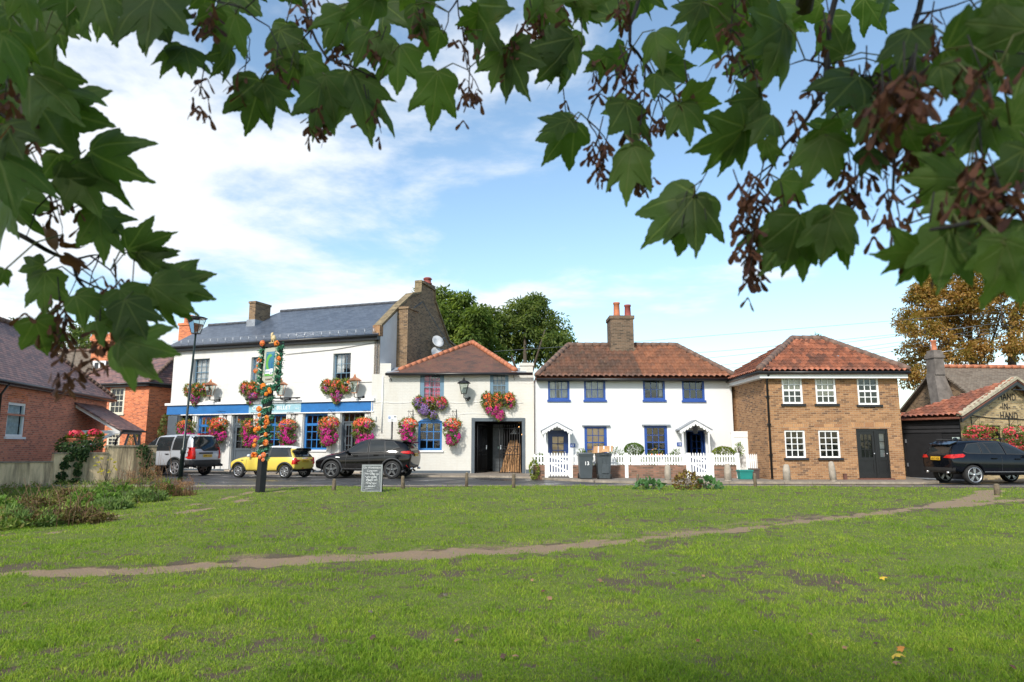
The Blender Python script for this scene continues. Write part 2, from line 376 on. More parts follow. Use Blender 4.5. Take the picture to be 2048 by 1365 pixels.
def window(fc, parent, r, nx, ny, fm, fw=.06, mw=.022, y=.07, sash=True, sill=None, curtain=None, cspan=None, name='window', sidew=None, bars=None, sillw=.08, deep=.7, gm=None, open_bottom=0, shape=None):
    a0, b0, a1, b1 = r
    mb = MB(fc.M); sw = sidew or fw
    mb.box(a0, y, b0, a0 + sw, y + .09, b1); mb.box(a1 - sw, y, b0, a1, y + .09, b1)
    mb.box(a0 + sw, y + .002, b1 - fw, a1 - sw, y + .088, b1); mb.box(a0 + sw, y + .002, b0, a1 - sw, y + .088, b0 + fw)
    ia, ib, ja, jb = a0 + sw, b0 + fw, a1 - sw, b1 - fw
    xs = [ia + (ja - ia) * k / nx for k in range(1, nx)]; zs = [ib + (jb - ib) * k / ny for k in range(1, ny)]
    for x in xs: mb.box(x - mw / 2, y + .025, ib, x + mw / 2, y + .06, jb)
    mid = min(zs, key=lambda z: abs(z - (ib + jb) / 2)) if zs else 0
    for z in zs:
        h = mw * (2.0 if sash and z == mid else 1)
        mb.box(ia, y + (.015 if h > mw else .027), z - h / 2, ja, y + .058, z + h / 2)
    for q in bars or []:
        mb.box(ia, y + .004, ib + (jb - ib) * q - fw * .55, ja, y + .084, ib + (jb - ib) * q + fw * .55)
    W = mb.build(name, fm, parent)
    g = MB(fc.M); gb = ib + (jb - ib) * open_bottom
    g.poly([(ia, y + .045, gb), (ja, y + .045, gb), (ja, y + .045, jb), (ia, y + .045, jb)])
    g.build('pane', gm or M['glass'], W)
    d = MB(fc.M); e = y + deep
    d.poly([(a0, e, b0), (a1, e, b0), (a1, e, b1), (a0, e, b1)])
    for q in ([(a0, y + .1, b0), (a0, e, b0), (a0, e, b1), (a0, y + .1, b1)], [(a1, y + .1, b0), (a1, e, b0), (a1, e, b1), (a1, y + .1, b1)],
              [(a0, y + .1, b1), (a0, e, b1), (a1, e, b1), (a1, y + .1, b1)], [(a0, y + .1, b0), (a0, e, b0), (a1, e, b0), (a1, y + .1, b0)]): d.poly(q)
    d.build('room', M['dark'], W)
    for k, (cm, c) in enumerate(curtain or []):       # c = (fx0, fz0, fx1, fz1) of the glazed area
        cb = MB(fc.M); n = max(4, int((c[2] - c[0]) * 22)); pts = []
        for i in range(n + 1):
            f = c[0] + (c[2] - c[0]) * i / n
            pts.append((ia + (ja - ia) * f, y + (.075 if 'blind' in cm.name else .12) + .06 * k + (.006 if 'blind' in cm.name else .03) * math.sin(i * 2.1)))
        for (xa, ya), (xb, yb) in zip(pts, pts[1:]):
            cb.poly([(xa, ya, ib + (jb - ib) * c[1]), (xb, yb, ib + (jb - ib) * c[1]), (xb, yb, ib + (jb - ib) * c[3]), (xa, ya, ib + (jb - ib) * c[3])])
        cb.build('blind' if 'blind' in cm.name else 'curtain', cm, W, fix=False)
    if sill:
        s = MB(fc.M); s.box(a0 - sillw, -.07, b0 - .09, a1 + sillw, y - .003, b0 - .003); s.build('sill', sill, W)
    return W
def roof_poly(mb, pts, th=.08):
    """a roof slope: planar polygon with thickness below it"""
    P = [Vector(q) for q in pts]; n = (P[1] - P[0]).cross(P[2] - P[0]).normalized()
    if n.z < 0: n = -n
    mb.prism([tuple(q) for q in P], tuple(-n * th))
def pantiles(name, pts, mat_, parent, tw=.26, gauge=.30, amp=.042, step=.05):
    """real pantile relief on a planar roof slope; pts[0]->pts[1] is the eave"""
    P = [Vector(q) for q in pts]; a = (P[1] - P[0]).normalized(); n = a.cross(P[2] - P[0]).normalized(); b = n.cross(a)
    if n.z < 0: n = -n; b = -b
    loc = [((q - P[0]).dot(a), (q - P[0]).dot(b)) for q in P]
    a0, a1 = min(x for x, _ in loc) - .05, max(x for x, _ in loc) + .05; b1 = max(y for _, y in loc) + .05
    nx = int((a1 - a0) / tw * 7) + 1; V = []; F = []
    for r in range(int(b1 / gauge) + 2):
        for k in range(2):
            for i in range(nx + 1):
                x = a0 + (a1 - a0) * i / nx; f = (x / tw) % 1.0
                wv = amp * (math.sin(2 * math.pi * f) * .8 + .35 * math.sin(4 * math.pi * f + .6))
                j = random.Random(int(x / tw) * 131 + r * 7).uniform(-.008, .008)
                V.append(P[0] + a * x + b * ((r + k) * gauge - (.035 if k == 0 else 0) + j) + n * (.05 + wv + (step if k == 0 else 0) + j * .6))
        o = r * 2 * (nx + 1)
        for i in range(nx): F.append((o + i, o + i + 1, o + nx + 2 + i, o + nx + 1 + i))
        if r:
            q = o - (nx + 1)      # riser between courses
            for i in range(nx): F.append((q + i, q + i + 1, o + i + 1, o + i))
    me = bpy.data.meshes.new(name); me.from_pydata(V, [], F)
    bm = bmesh.new(); bm.from_mesh(me); c0 = sum(P, Vector()) / len(P)
    for i in range(len(P)):
        q0, q1 = P[i], P[(i + 1) % len(P)]; nn = (q1 - q0).cross(n).normalized()
        if nn.dot(c0 - q0) > 0: nn = -nn
        if i == 0: q0 = q0 + nn * .06
        bmesh.ops.bisect_plane(bm, geom=bm.verts[:] + bm.edges[:] + bm.faces[:], plane_co=q0, plane_no=nn, clear_outer=True)
    off = parent_world(parent); uvl = bm.loops.layers.uv.new("UVMap")
    for f in bm.faces:
        f.smooth = True
        for l in f.loops: d = l.vert.co - P[0]; l[uvl].uv = (d.dot(a) / tw, d.dot(b) / gauge)
    for v in bm.verts: v.co -= off
    bm.to_mesh(me); bm.free(); me.materials.append(mat_)
    return link(bpy.data.objects.new(name, me), parent)
def pantile_mat(name, cols, lich=((.30, .27, .16), .3), split=None):
    t = NT(name); uv = t.uv(); sx = t.n('ShaderNodeSeparateXYZ', {0: uv})
    cx = t.math('FLOOR', t.math('ADD', sx.outputs[0], .35)); cy = t.math('FLOOR', sx.outputs[1])
    wn_ = t.n('ShaderNodeTexWhiteNoise', {'Vector': t.n('ShaderNodeCombineXYZ', {0: cx, 1: cy}).outputs[0]}, noise_dimensions='2D').outputs['Value']
    lo = t.step(t.noise(uv, .16, 4, .6), .3, .7)
    f = t.math('ADD', t.math('MULTIPLY', wn_, .55), t.math('MULTIPLY', lo, .45))
    if split is not None: f = t.math('ADD', t.math('MULTIPLY', f, .62), t.math('MULTIPLY', t.step(sx.outputs[0], split - .3, split + .3), .38))
    n = len(cols); col = t.ramp(f, [(i / (n - 1), c) for i, c in enumerate(cols)])
    col = t.mix(t.math('MULTIPLY', t.step(t.noise(uv, 1.3, 6, .7), .56, .72), lich[1]), col, lich[0])
    col = t.mix(t.math('MULTIPLY', t.step(t.noise(uv, 2.5, 5, .7), .5, .8), .5), col, (.05, .035, .03))
    return t.fin(col, .8)
M['pantile_cot'] = pantile_mat('old_pantile', [(.075, .05, .04), (.145, .075, .052), (.235, .10, .058), (.36, .145, .075)], split=18.5)
M['pantile_red'] = pantile_mat('red_pantile', [(.07, .04, .035), (.20, .08, .052), (.37, .13, .072), (.50, .20, .115)], ((.3, .25, .16), .15))
M['pantile_hand'] = pantile_mat('weathered_pantile', [(.10, .045, .035), (.2, .075, .05), (.32, .11, .065), (.40, .16, .09)], ((.4, .34, .24), .25))
def ridge(mb, a, b, r=.11, seg=.33, lift=.03):
    a, b = Vector(a), Vector(b); n = max(1, int((b - a).length / seg)); up = Vector((0, 0, lift))
    for k in range(n):
        p, q = a.lerp(b, k / n) + up, a.lerp(b, (k + .97) / n) + up
        mb.tube([p, q], [r * 1.06, r * .94], 8)
def chimney_pot(mb, c, r, h):
    mb.lathe([(r * 1.1, 0), (r * 1.1, .06), (r * .98, .08), (r * .86, h - .1), (r * 1.02, h - .08), (r * 1.02, h), (r * .75, h), (r * .75, h - .2)], c, 12)
def panel_door(fc, parent, r, mat_, name='door', glass=(.45, .93, 2, 3), leafs=1, y=.09, frame=.07, cols=None, deep=1.4, curtain=None):
    """glazed upper part with panes, sunk panels below"""
    a0, b0, a1, b1 = r; mb = MB(fc.M)
    mb.box(a0, y - .02, b0, a0 + frame, y + .08, b1); mb.box(a1 - frame, y - .02, b0, a1, y + .08, b1); mb.box(a0 + frame, y - .018, b1 - frame, a1 - frame, y + .078, b1)
    D = mb.build('door_frame', mat_, parent)
    x0, x1, z1 = a0 + frame + .005, a1 - frame - .005, b1 - frame - .005
    mb = MB(fc.M); st = min(.11, (x1 - x0) * .14)
    g0, g1 = b0 + (z1 - b0) * glass[0], b0 + (z1 - b0) * glass[1]
    mb.box(x0, y, b0 + .01, x0 + st, y + .05, z1); mb.box(x1 - st, y, b0 + .01, x1, y + .05, z1)
    mb.box(x0 + st, y + .001, g1, x1 - st, y + .049, z1); mb.box(x0 + st, y + .001, g0 - .13, x1 - st, y + .049, g0); mb.box(x0 + st, y + .001, b0 + .01, x1 - st, y + .049, b0 + .2)
    mb.box(x0 + st, y + .02, b0 + .2, x1 - st, y + .04, g0 - .13)
    nx, ny = glass[2], glass[3]
    if nx == 2 and leafs == 1:
        c = (x0 + x1) / 2; mb.box(c - .03, y + .003, b0 + .2, c + .03, y + .047, g0 - .13)
    for k in range(1, nx): x = x0 + st + (x1 - x0 - 2 * st) * k / nx; mb.box(x - .014, y + .01, g0, x + .014, y + .045, g1)
    for k in range(1, ny): z = g0 + (g1 - g0) * k / ny; mb.box(x0 + st, y + .012, z - .014, x1 - st, y + .043, z + .014)
    W = mb.build(name, mat_, parent)
    g = MB(fc.M); g.poly([(x0 + st, y + .028, g0), (x1 - st, y + .028, g0), (x1 - st, y + .028, g1), (x0 + st, y + .028, g1)]); g.build('pane', M['glass'], W)
    if curtain:
        g = MB(fc.M); g.poly([(x0 + st, y + .1, g0), (x1 - st, y + .1, g0), (x1 - st, y + .1, g1), (x0 + st, y + .1, g1)]); g.build('blind', curtain, W)
    d = MB(fc.M); d.box(a0 + .01, y + .12, b0 + .01, a1 - .01, y + deep, b1 - .01); d.build('room', M['dark'], W)
    h = MB(fc.M); h.ball((x1 - st / 2, y - .03, b0 + .95), .03); h.build('handle', M['steel'], W)
    return W

# ------------------------------------------------------------------ the white public house
PF = Fac((-18.76, 37.6), (-6.52, 33.3))
EZ = 6.84
pub = thing('public_house', PF.w(PF.len / 2, 0, 0), 'long two storey white pub with slate roof and blue fascia over its ground floor', 'pub')
SL = PF.len
up = [PF.rect(386, 718, 418, 771), PF.rect(502, 714, 536, 768), PF.rect(666, 707, 701, 766)]
fz0, fz1 = PF.px(560, 826)[1], PF.px(560, 807)[1]
gw = [PF.rect(394, 828, 437, 899), PF.rect(519, 827, 572, 899), PF.rect(607, 826, 655, 900)]
gd = [PF.rect(463, 827, 505, 938), PF.rect(681, 825, 728, 940)]
gl = PF.rect(353, 829, 383, 940)
gd = [(a, .16, c, fz0 - .06) for a, b, c, d in gd]; gl = (gl[0], .16, gl[2], fz0 - .06)
gw = [(a, b, c, fz0 - .07) for a, b, c, d in gw]
mb = MB(PF.M)
wall(mb, 0, SL, 0, EZ, up + gw + gd + [gl], rev=.3)
D_ = 9.1                                     # depth of the house
RD, RZ = 4.5, EZ + 4.5 * .547                # main ridge
mb.poly([(0, 0, 0), (0, D_, 0), (0, D_, EZ), (0, 0, EZ)])
mb.poly([(0, D_, 0), (SL, D_, 0), (SL, D_, EZ), (0, D_, EZ)])
mb.build('wall', M['white'], pub)
# slate roof: low hipped end on the left, higher ridge on the right
LY, LZ = 2.82, EZ + 2.82 * .547
s_l0, s_l1 = PF.px(418, 650, LY)[0], PF.px(507, 648, LY)[0]
s_m0 = PF.px(562, 620, RD)[0]
mb = MB(PF.M); ov = .28; oz = EZ - ov * .547 + .1
roof_poly(mb, [(-.2, -ov, oz), (SL, -ov, oz), (SL, RD, RZ + .1), (s_m0, RD, RZ + .1), (s_l1, LY, LZ + .1), (s_l0, LY, LZ + .1)])
roof_poly(mb, [(-.2, -ov, oz), (s_l0, LY, LZ + .1), (-.2, 2 * LY + ov, oz)])
roof_poly(mb, [(s_m0, RD, RZ + .1), (SL, RD, RZ + .1), (SL, D_, EZ + .1), (s_l1, D_, EZ + .1), (s_l1, LY, LZ + .098)])
roof_poly(mb, [(s_l0, LY, LZ + .096), (s_l1, LY, LZ + .096), (s_l1, D_, EZ), (-.2, D_, EZ)])
mb.build('roof', M['slate'], pub)
mb = MB(PF.M); M['slate_ridge'] = mat('slate_ridge', (.07, .075, .09), .7); ridge(mb, (s_m0, RD, RZ + .1), (SL - .2, RD, RZ + .1), .09, .45); mb.build('ridge_tiles', M['slate_ridge'], pub); mb = MB(PF.M); ridge(mb, (s_l0, LY, LZ + .1), (s_l1, LY, LZ + .1), .09, .45)
mb.build('ridge_tiles', M['slate_ridge'], pub)
mb = MB(PF.M); mb.tube([(-.25, -ov - .05, oz - .07), (SL + .02, -ov - .05, oz - .07)], .075, 8); mb.box(-.2, -ov + .03, oz - .26, SL, -.003, oz - .09)
mb.build('gutter', M['black'], pub)
mb = MB(PF.M)                                # snow guard along the eave
for k in range(26):
    s = .2 + (SL - .4) * k / 25; mb.tube([(s, -ov + .02, oz + .0), (s, -ov + .0, oz + .3)], .016, 4)
for z in (.1, .17, .24, .3): mb.tube([(.1, -ov + .0, oz + z), (SL - .1, -ov + .0, oz + z)], .008, 4)
mb.build('snow_guard', M['steel'], pub)
c0 = PF.px(511, 640, LY)[0]
mb = MB(PF.M); zc = PF.px(514, 607, LY)[1]
mb.box(c0 - .02, LY - .55, LZ - .9, c0 + .42, LY + .75, zc - .12); mb.box(c0 - .06, LY - .59, zc - .12, c0 + .46, LY + .79, zc)
ch = mb.build('chimney', M['stock_dark'], pub)
mb = MB(PF.M); mb.box(c0 - .1, LY - .62, LZ - .33, c0 + .5, LY + .1, LZ + .16); mb.build('flashing', M['lead'], ch)
# right hand gable: parapet wall of sooty brick with stepped stack
mb = MB(PF.M); g0 = SL - .3
gp = [(0, 0), (D_, 0), (D_, EZ + .55), (D_ - 1.0, EZ + .75), (6.1, RZ + .35), (6.0, RZ + 1.0), (4.25, RZ + 1.1), (4.2, RZ + .45), (3.2, RZ + .15), (1.9, EZ + 1.75), (0, EZ + .35)]
mb.prism([(g0, y, z) for y, z in gp], (.3, 0, 0))
gb = mb.build('gable_wall', M['stock_dark'], pub)
mb = MB(PF.M)                                 # coping stones along the parapet
cl = gp[2:]; 
for (y0, z0), (y1, z1) in zip(cl, cl[1:]):
    d = Vector((0, y1 - y0, z1 - z0)).normalized() * .03
    mb.prism([(g0 - .06, y0 - d.y, z0 - d.z + .01), (g0 - .06, y1 + d.y, z1 + d.z + .01), (g0 - .06, y1 + d.y, z1 + d.z + .12), (g0 - .06, y0 - d.y, z0 - d.z + .12)], (.44, 0, 0))
mb.build('coping', mat('mossy_coping', (.20, .155, .09), .9, .5, 4, .01), gb)
mb = MB(PF.M); mb.box(SL + .003, 1.68, 2.0, SL + .62, 2.75, EZ + 1.55); mb.box(SL + .003, 1.62, EZ + 1.55, SL + .68, 2.81, EZ + 1.68)
mb.box(SL - .28, 4.4, RZ + 1.1, SL + .1, 5.9, RZ + 1.25)
mb.build('buttress', M['stock_dark'], gb)
mb = MB(PF.M); mb.poly([(SL + .012, 0.02, 2), (SL + .012, 1.66, 2), (SL + .012, 1.66, EZ + 1.45), (SL + .012, .3, EZ + .48), (SL + .012, 0.02, EZ + .28)])
mb.build('render_panel', M['grey_render'], gb)
mb = MB(PF.M); mb.lathe([(.24, 0), (.26, .1), (.2, .14), (.2, .3), (.27, .34), (.2, .42)], (SL - .1, 5.3, RZ + 1.2), 12); mb.build('chimney_pot', M['darkred'], gb)
mb = MB(PF.M); mb.box(g0 - .05, -.12, EZ - .1, SL + .05, .2, EZ + .42); mb.build('kneeler', M['stock'], gb)
# upstairs sash windows
nc = [(M['net'], (0, 0, 1, 1))]
window(PF, pub, up[0], 3, 4, M['bluegrey'], .05, .02, .17, curtain=nc)
window(PF, pub, up[1], 3, 4, M['bluegrey'], .05, .02, .17, curtain=nc)
window(PF, pub, up[2], 3, 3, M['bluegrey'], .05, .02, .17, curtain=[(M['net'], (0, .35, .45, 1))])
# fascia, its cornice and the pale name board
mb = MB(PF.M); s1 = PF.px(748, 815)[0]; sn0, sn1 = PF.px(501, 815)[0], PF.px(605, 813)[0]
mb.box(-.12, -.1, fz0, sn0, -.004, fz1); mb.build('fascia', M['blue'], pub); mb = MB(PF.M); mb.box(sn1, -.1, fz0, s1, -.004, fz1); mb.build('fascia', M['blue'], pub)
mb = MB(PF.M); mb.box(-.2, -.2, fz1 + .003, s1 + .1, -.004, fz1 + .13); mb.box(.9, -.13, fz0 - .05, s1 + .05, -.004, fz0 - .003); mb.build('cornice', M['gloss_white'], pub)
mb = MB(PF.M); mb.box(sn0, -.115, fz0 - .02, sn1, -.004, fz1 + .0)
mb.build('name_board', M['palesign'], pub)
nb = pub.children[-1]
mb = MB(PF.M); m_ = .05
for q in ((sn0 + m_, fz0 + .03, sn1 - m_, fz0 + .05), (sn0 + m_, fz1 - .07, sn1 - m_, fz1 - .05)): mb.box(q[0], -.121, q[1], q[2], -.116, q[3])
mb.build('moulding', mat('board_line', (.62, .75, .8), .5, .03), nb)
TM = lambda s, y, z: PF.M @ Matrix.Translation((s, y, z)) @ Matrix.Rotation(R(90), 4, 'X')
text_mesh('CROOKED BILLET', .27, TM((sn0 + sn1) / 2 - .2, -.12, fz0 + .16), M['gloss_white'], 'lettering', nb, bold=True, spacing=1.12)
text_mesh('SW19', .09, TM(sn1 - .22, -.12, fz0 + .17), M['gloss_white'], 'lettering', nb)
mb = MB(PF.M); mb.box(sn0 - .02, -.42, fz1 + .2, sn1 + .1, -.34, fz1 + .26)
for k in range(4): s = sn0 + .3 + k * (sn1 - sn0 - .6) / 3; mb.tube([(s, -.38, fz1 + .23), (s, 0, fz1 + .2)], .015, 4)
mb.build('sign_light', M['black'], pub)
# shopfront
for r in gw:
    window(PF, pub, r, 4, 4, M['blue'], .1, .04, .12, sash=False, sill=M['gloss_white'], bars=[.72], deep=1.2)
mb = MB(PF.M); mb.box(-.05, -.05, 0, gl[0], -.004, fz0 - .06); mb.build('pilaster', M['grey_paint'], pub)
for a, b in ((gl[2], gw[0][0]), (gw[0][2], gd[0][0]), (gd[0][2], gw[1][0]), (gw[1][2], gw[2][0]), (gw[2][2], gd[1][0])):
    mb = MB(PF.M); w_ = min(.3, (b - a) * .42)
    mb.box(a + .03, -.07, .17, a + w_, -.004, fz0 - .06); mb.box(b - w_, -.07, .17, b - .03, -.004, fz0 - .06); mb.build('pilaster', M['white'], pub)
mb = MB(PF.M); mb.box(-.05, -.1, 0, gd[0][0] - .05, -.003, .16); mb.box(gd[0][2] + .05, -.1, 0, gd[1][0] - .05, -.003, .16); mb.box(gd[1][2] + .05, -.06, 0, SL, -.003, .28)
mb.build('plinth', M['grey_paint'], pub)
for r in gd: mb = MB(PF.M); mb.box(r[0] - .05, -.35, .0, r[2] + .05, .3, .15); mb.build('doorstep', M['conc'], pub)
for r, op in ((gd[0], False), (gd[1], True)):
    tz = r[3] - .48; a, b, c, d = r
    window(PF, pub, (a, tz, c, d), 4, 1, M['grey_paint'], .06, .03, .12, name='transom_light')
    if not op: panel_door(PF, pub, (a, b, c, tz - .003), M['grey_paint'], glass=(.48, .95, 3, 3), y=.14)
    else:
        mb = MB(PF.M); mb.box(a, .1, b, a + .09, .2, tz); mb.box(c - .09, .1, b, c, .2, tz); mb.build('door_frame', M['grey_paint'], pub)
        mb = MB(PF.M); x = (a + c) / 2 - .1
        mb.box(a + .1, .17, b + .02, a + .2, .21, tz); mb.box(x - .08, .17, b + .02, x, .21, tz); mb.box(a + .2, .172, b + .02, x - .08, .208, b + .7); mb.box(a + .2, .172, tz - .15, x - .08, .208, tz)
        mb.box((a + .2 + x - .08) / 2 - .015, .175, b + .7, (a + .2 + x - .08) / 2 + .015, .205, tz)
        for q in (.35, .65): mb.box(a + .2, .178, b + .7 + (tz - b - .85) * q, x - .08, .202, b + .73 + (tz - b - .85) * q)
        dd = mb.build('door', M['grey_paint'], pub); g = MB(PF.M); g.poly([(a + .2, .19, b + .7), (x - .08, .19, b + .7), (x - .08, .19, tz - .15), (a + .2, .19, tz - .15)]); g.build('pane', M['glass'], dd)
        mb = MB(PF.M); mb.box(a + .005, .3, b, c - .005, 2.5, tz); mb.build('doorway', M['dark'], pub)
mb = MB(PF.M); mb.box(gl[0] + .01, .29, gl[1], gl[2] - .01, 2.0, gl[3] - .01); mb.build('passage', M['dark'], pub)
mb = MB(PF.M)
for k in range(5): mb.tube([(gl[0] + .1 + k * .25, .1, .16), (gl[0] + .1 + k * .25, .1, 1.5)], .015, 5)
mb.tube([(gl[0], .1, 1.5), (gl[2], .1, 1.5)], .02, 5); mb.build('railing', M['blackmatt'], pub)
mb = MB(PF.M); s, z = PF.px(439, 791); M['pale_plastic'] = mat('pale_plastic', (.55, .57, .55), .5); mb.box(s - .13, -.1, z - .09, s + .13, -.003, z + .09); mb.build('alarm_box', M['pale_plastic'], pub); mb = MB(PF.M); s, z = PF.px(747, 838); mb.box(s - .14, -.12, z - .1, s + .2, -.003, z + .1); mb.build('meter_box', M['pale_plastic'], pub)
mb = MB(PF.M); a = PF.px(566, 708, -.3); b = PF.px(760, 684, -.05)       # overhead line clipped along the wall
mb.tube([(a[0], -.04, a[1]), ((a[0] + b[0]) / 2, -.03, (a[1] + b[1]) / 2 - .08), (b[0], -.03, b[1])], .014, 4)
a = PF.px(703, 766); mb.tube([(a[0], -.02, a[1]), (SL - .15, -.02, a[1])], .012, 4); mb.tube([(SL - .12, -.03, .3), (SL - .12, -.03, EZ - .3)], .02, 5)
mb.build('cable', mat('cable_grey', (.12, .12, .12), .6), pub)

# ------------------------------------------------------------------ lower wing with the carriage arch
WF = Fac((-6.50, 33.28), (1.06, 33.05)); WL = WF.len
wing = thing('pub_wing', WF.w(WL / 2, 0, 0), 'lower white painted brick wing with hipped tile roof and dark carriage arch', 'building')
WZ = WF.px(915, 748)[1]
ww = [WF.rect(840, 751, 888, 800), WF.rect(980, 750, 1017, 793)]; wg = WF.rect(836, 843, 884, 901); wa = WF.rect(949, 843, 1044, 953)
ww = [(a, b, c, WZ - .03) for a, b, c, d in ww]; wa = (wa[0], 0.0, wa[2], wa[3])
mb = MB(WF.M); wall(mb, -.35, WL, 0, WZ, ww + [wg, wa], rev=.14)
mb.poly([(WL, 0, 0), (WL, 6, 0), (WL, 6, WZ), (WL, 0, WZ)]); mb.poly([(WL, 6, 0), (0, 6, 0), (0, 6, WZ), (WL, 6, WZ)])
x0, x1 = WF.px(1040, 728)[0], WF.px(1066, 728)[0]; pz = WF.px(1052, 727)[1]
mb.box(x0, .02, WZ + .003, x1, .5, pz); mb.box(x0 - .04, -.02, pz - .12, x1 + .04, .54, pz + .02)
x0, x1 = WF.px(764, 730)[0], WF.px(782, 730)[0]; mb.box(x0 - .1, .02, WZ + .003, x1, .6, WF.px(772, 727)[1])
mb.build('wall', M['white_wing'], wing)
ad = 4.0; sa = WF.px(945, 687, ad)[0]; az = WF.px(945, 687, ad)[1]
sl, sr = WF.px(778, 748)[0], WF.px(1036, 748)[0]
mb = MB(WF.M); e0 = WZ + .02
roof_poly(mb, [(sl, -.25, e0), (sr, -.25, e0), (sa, ad, az)], .07); roof_poly(mb, [(sl, -.25, e0), (sa, ad, az), (sl, 8, e0)], .07); roof_poly(mb, [(sr, -.25, e0), (sr, 8, e0), (sa, ad, az)], .07)
rf = mb.build('roof', M['plain_tile'], wing)
mb = MB(WF.M); ridge(mb, (sa, ad, az + .03), (sl + .45, .2, e0 + .16), .13, .38); ridge(mb, (sa, ad, az + .03), (sr - .1, -.1, e0 + .1), .13, .38); mb.build('hip_tiles', M['ridge'], rf)
mb = MB(WF.M); mb.tube([(sl - .1, -.33, e0 - .06), (WL - .05, -.3, e0 - .06)], .07, 8); mb.build('gutter', M['black'], wing)
mb = MB(WF.M); mb.prism([(sl - .1, -.2, e0), (sl + .5, -.1, e0 + .05), (sl + .4, .6, e0 + .35), (sl - .1, .6, e0 + .3)], (0, 0, .03)); mb.build('flashing', M['lead'], wing); mb = MB(WF.M); mb.prism([(sr - .3, -.15, e0 + .03), (sr + .4, -.1, e0 + .02), (sr + .4, .6, e0 + .3), (sr - .5, .6, e0 + .3)], (0, 0, .03)); mb.build('flashing', M['lead'], wing)
window(WF, wing, ww[0], 3, 4, M['bluegrey'], .05, .025, .03, curtain=[(M['pink'], (0, 0, .42, 1)), (M['pink'], (.5, 0, 1, .9))], sidew=.2)
window(WF, wing, ww[1], 3, 4, M['bluegrey'], .05, .025, .03, curtain=[(M['net'], (0, 0, 1, 1))], sidew=.16)
window(WF, wing, wg, 3, 3, M['blue'], .1, .04, .05, sash=False, sill=M['gloss_white'], deep=1.2)
mb = MB(WF.M); n = 10; a0, b0, a1, b1 = wg                 # segmental blue head over the window
pts = [(a0, -.02, b1), (a1, -.02, b1)] + [(a1 + (a0 - a1) * k / n, -.02, b1 + .17 * math.sin(math.pi * k / n)) for k in range(1, n)]
mb.prism(pts, (0, .016, 0)); mb.build('window_head', M['blue'], wing)
mb = MB(WF.M); a0, b0, a1, b1 = wa; fwd = .17
mb.box(a0 - fwd + .02, -.05, .02, a0, .2, b1 + .16); mb.box(a1, -.05, .02, a1 + fwd - .02, .2, b1 + .16); mb.box(a0, -.048, b1, a1, .198, b1 + .158); mb.build('arch_frame', M['grey_paint'], wing)
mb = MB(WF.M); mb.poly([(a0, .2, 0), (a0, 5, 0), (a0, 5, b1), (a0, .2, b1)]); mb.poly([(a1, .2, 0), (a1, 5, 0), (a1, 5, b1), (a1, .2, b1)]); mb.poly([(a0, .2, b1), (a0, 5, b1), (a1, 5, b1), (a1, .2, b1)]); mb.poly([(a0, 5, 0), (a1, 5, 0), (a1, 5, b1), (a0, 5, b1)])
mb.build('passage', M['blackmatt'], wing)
mb = MB(WF.M); c = (a0 + a1) / 2
mb.box(a0 + .75, 2.2, .05, c + .15, 2.26, b1 - .25)
for k in range(14): mb.box(a0 + .77, 2.185, .1 + k * .17, c + .13, 2.2, .1 + k * .17 + .14)
mb.build('boarded_door', mat('tarred_board', (.075, .085, .095), .5, .3, 6), wing)
for x0, x1 in ((a0 + 1.0, c + .05), (c + .35, a1 - .2)):
    mb = MB(WF.M); mb.box(x0, 2.16 if x1 < c + .2 else 3.2, 1.22, x1, 2.18 if x1 < c + .2 else 3.22, 1.34); mb.build('safety_strip', mat('pale_green_strip', (.28, .42, .36), .5), wing)
mb = MB(WF.M); mb.lathe([(.24, 0), (.22, .03), (.06, .22), (.05, .32)], (c + .75, 1.6, 1.95), 12); mb.tube([(c + .75, 1.6, 2.2), (c + .75, 1.6, b1)], .01, 4); mb.build('pendant_lamp', M['dish'], wing)
bt = NT('warm_bulb'); bt.fin((.9, .6, .3), .5, Emission_Color=(1, .55, .2, 1), Emission_Strength=3.0)
for q in ((.95, 3.0, 2.35), (1.1, 3.2, 1.95), (.5, 2.8, 1.55)): mb = MB(WF.M); mb.ball((c + q[0], q[1], q[2]), .035); mb.build('bulb', bt.m, wing)
mb = MB(WF.M); mb.box(-.35, -.04, 0, a0 - .2, -.003, .2); mb.box(a1 + .18, -.04, 0, WL + .02, -.003, .25); mb.build('plinth', M['grey_paint'], wing)
mb = MB(WF.M); z = WF.px(900, 805)[1]; pts = [(-.2 + (WL) * k / 24, -.015, z + .03 * math.sin(k * 1.3) - .02) for k in range(24)]; mb.tube(pts, .013, 4)
z = WF.px(900, 829)[1]; mb.tube([(1.6 + 4.2 * k / 12, -.015, z + .04 * math.sin(k * .9)) for k in range(13)], .01, 4); mb.tube([(.2, -.03, WZ - .1), (.2, -.03, 2.0)], .03, 6); mb.build('cable', M['gloss_white'], wing)
mb = MB(WF.M); p = WF.px(778, 760); mb.tube([(p[0], -.3, WZ), (p[0] + .15, -.02, WZ - .35)], .02, 5); mb.build('gutter_bracket', M['black'], wing); mb = MB(WF.M); mb.tube([(WL - 1.0, -.3, WZ), (WL - .95, -.02, WZ - .3)], .015, 5); mb.build('gutter_bracket', M['black'], wing)
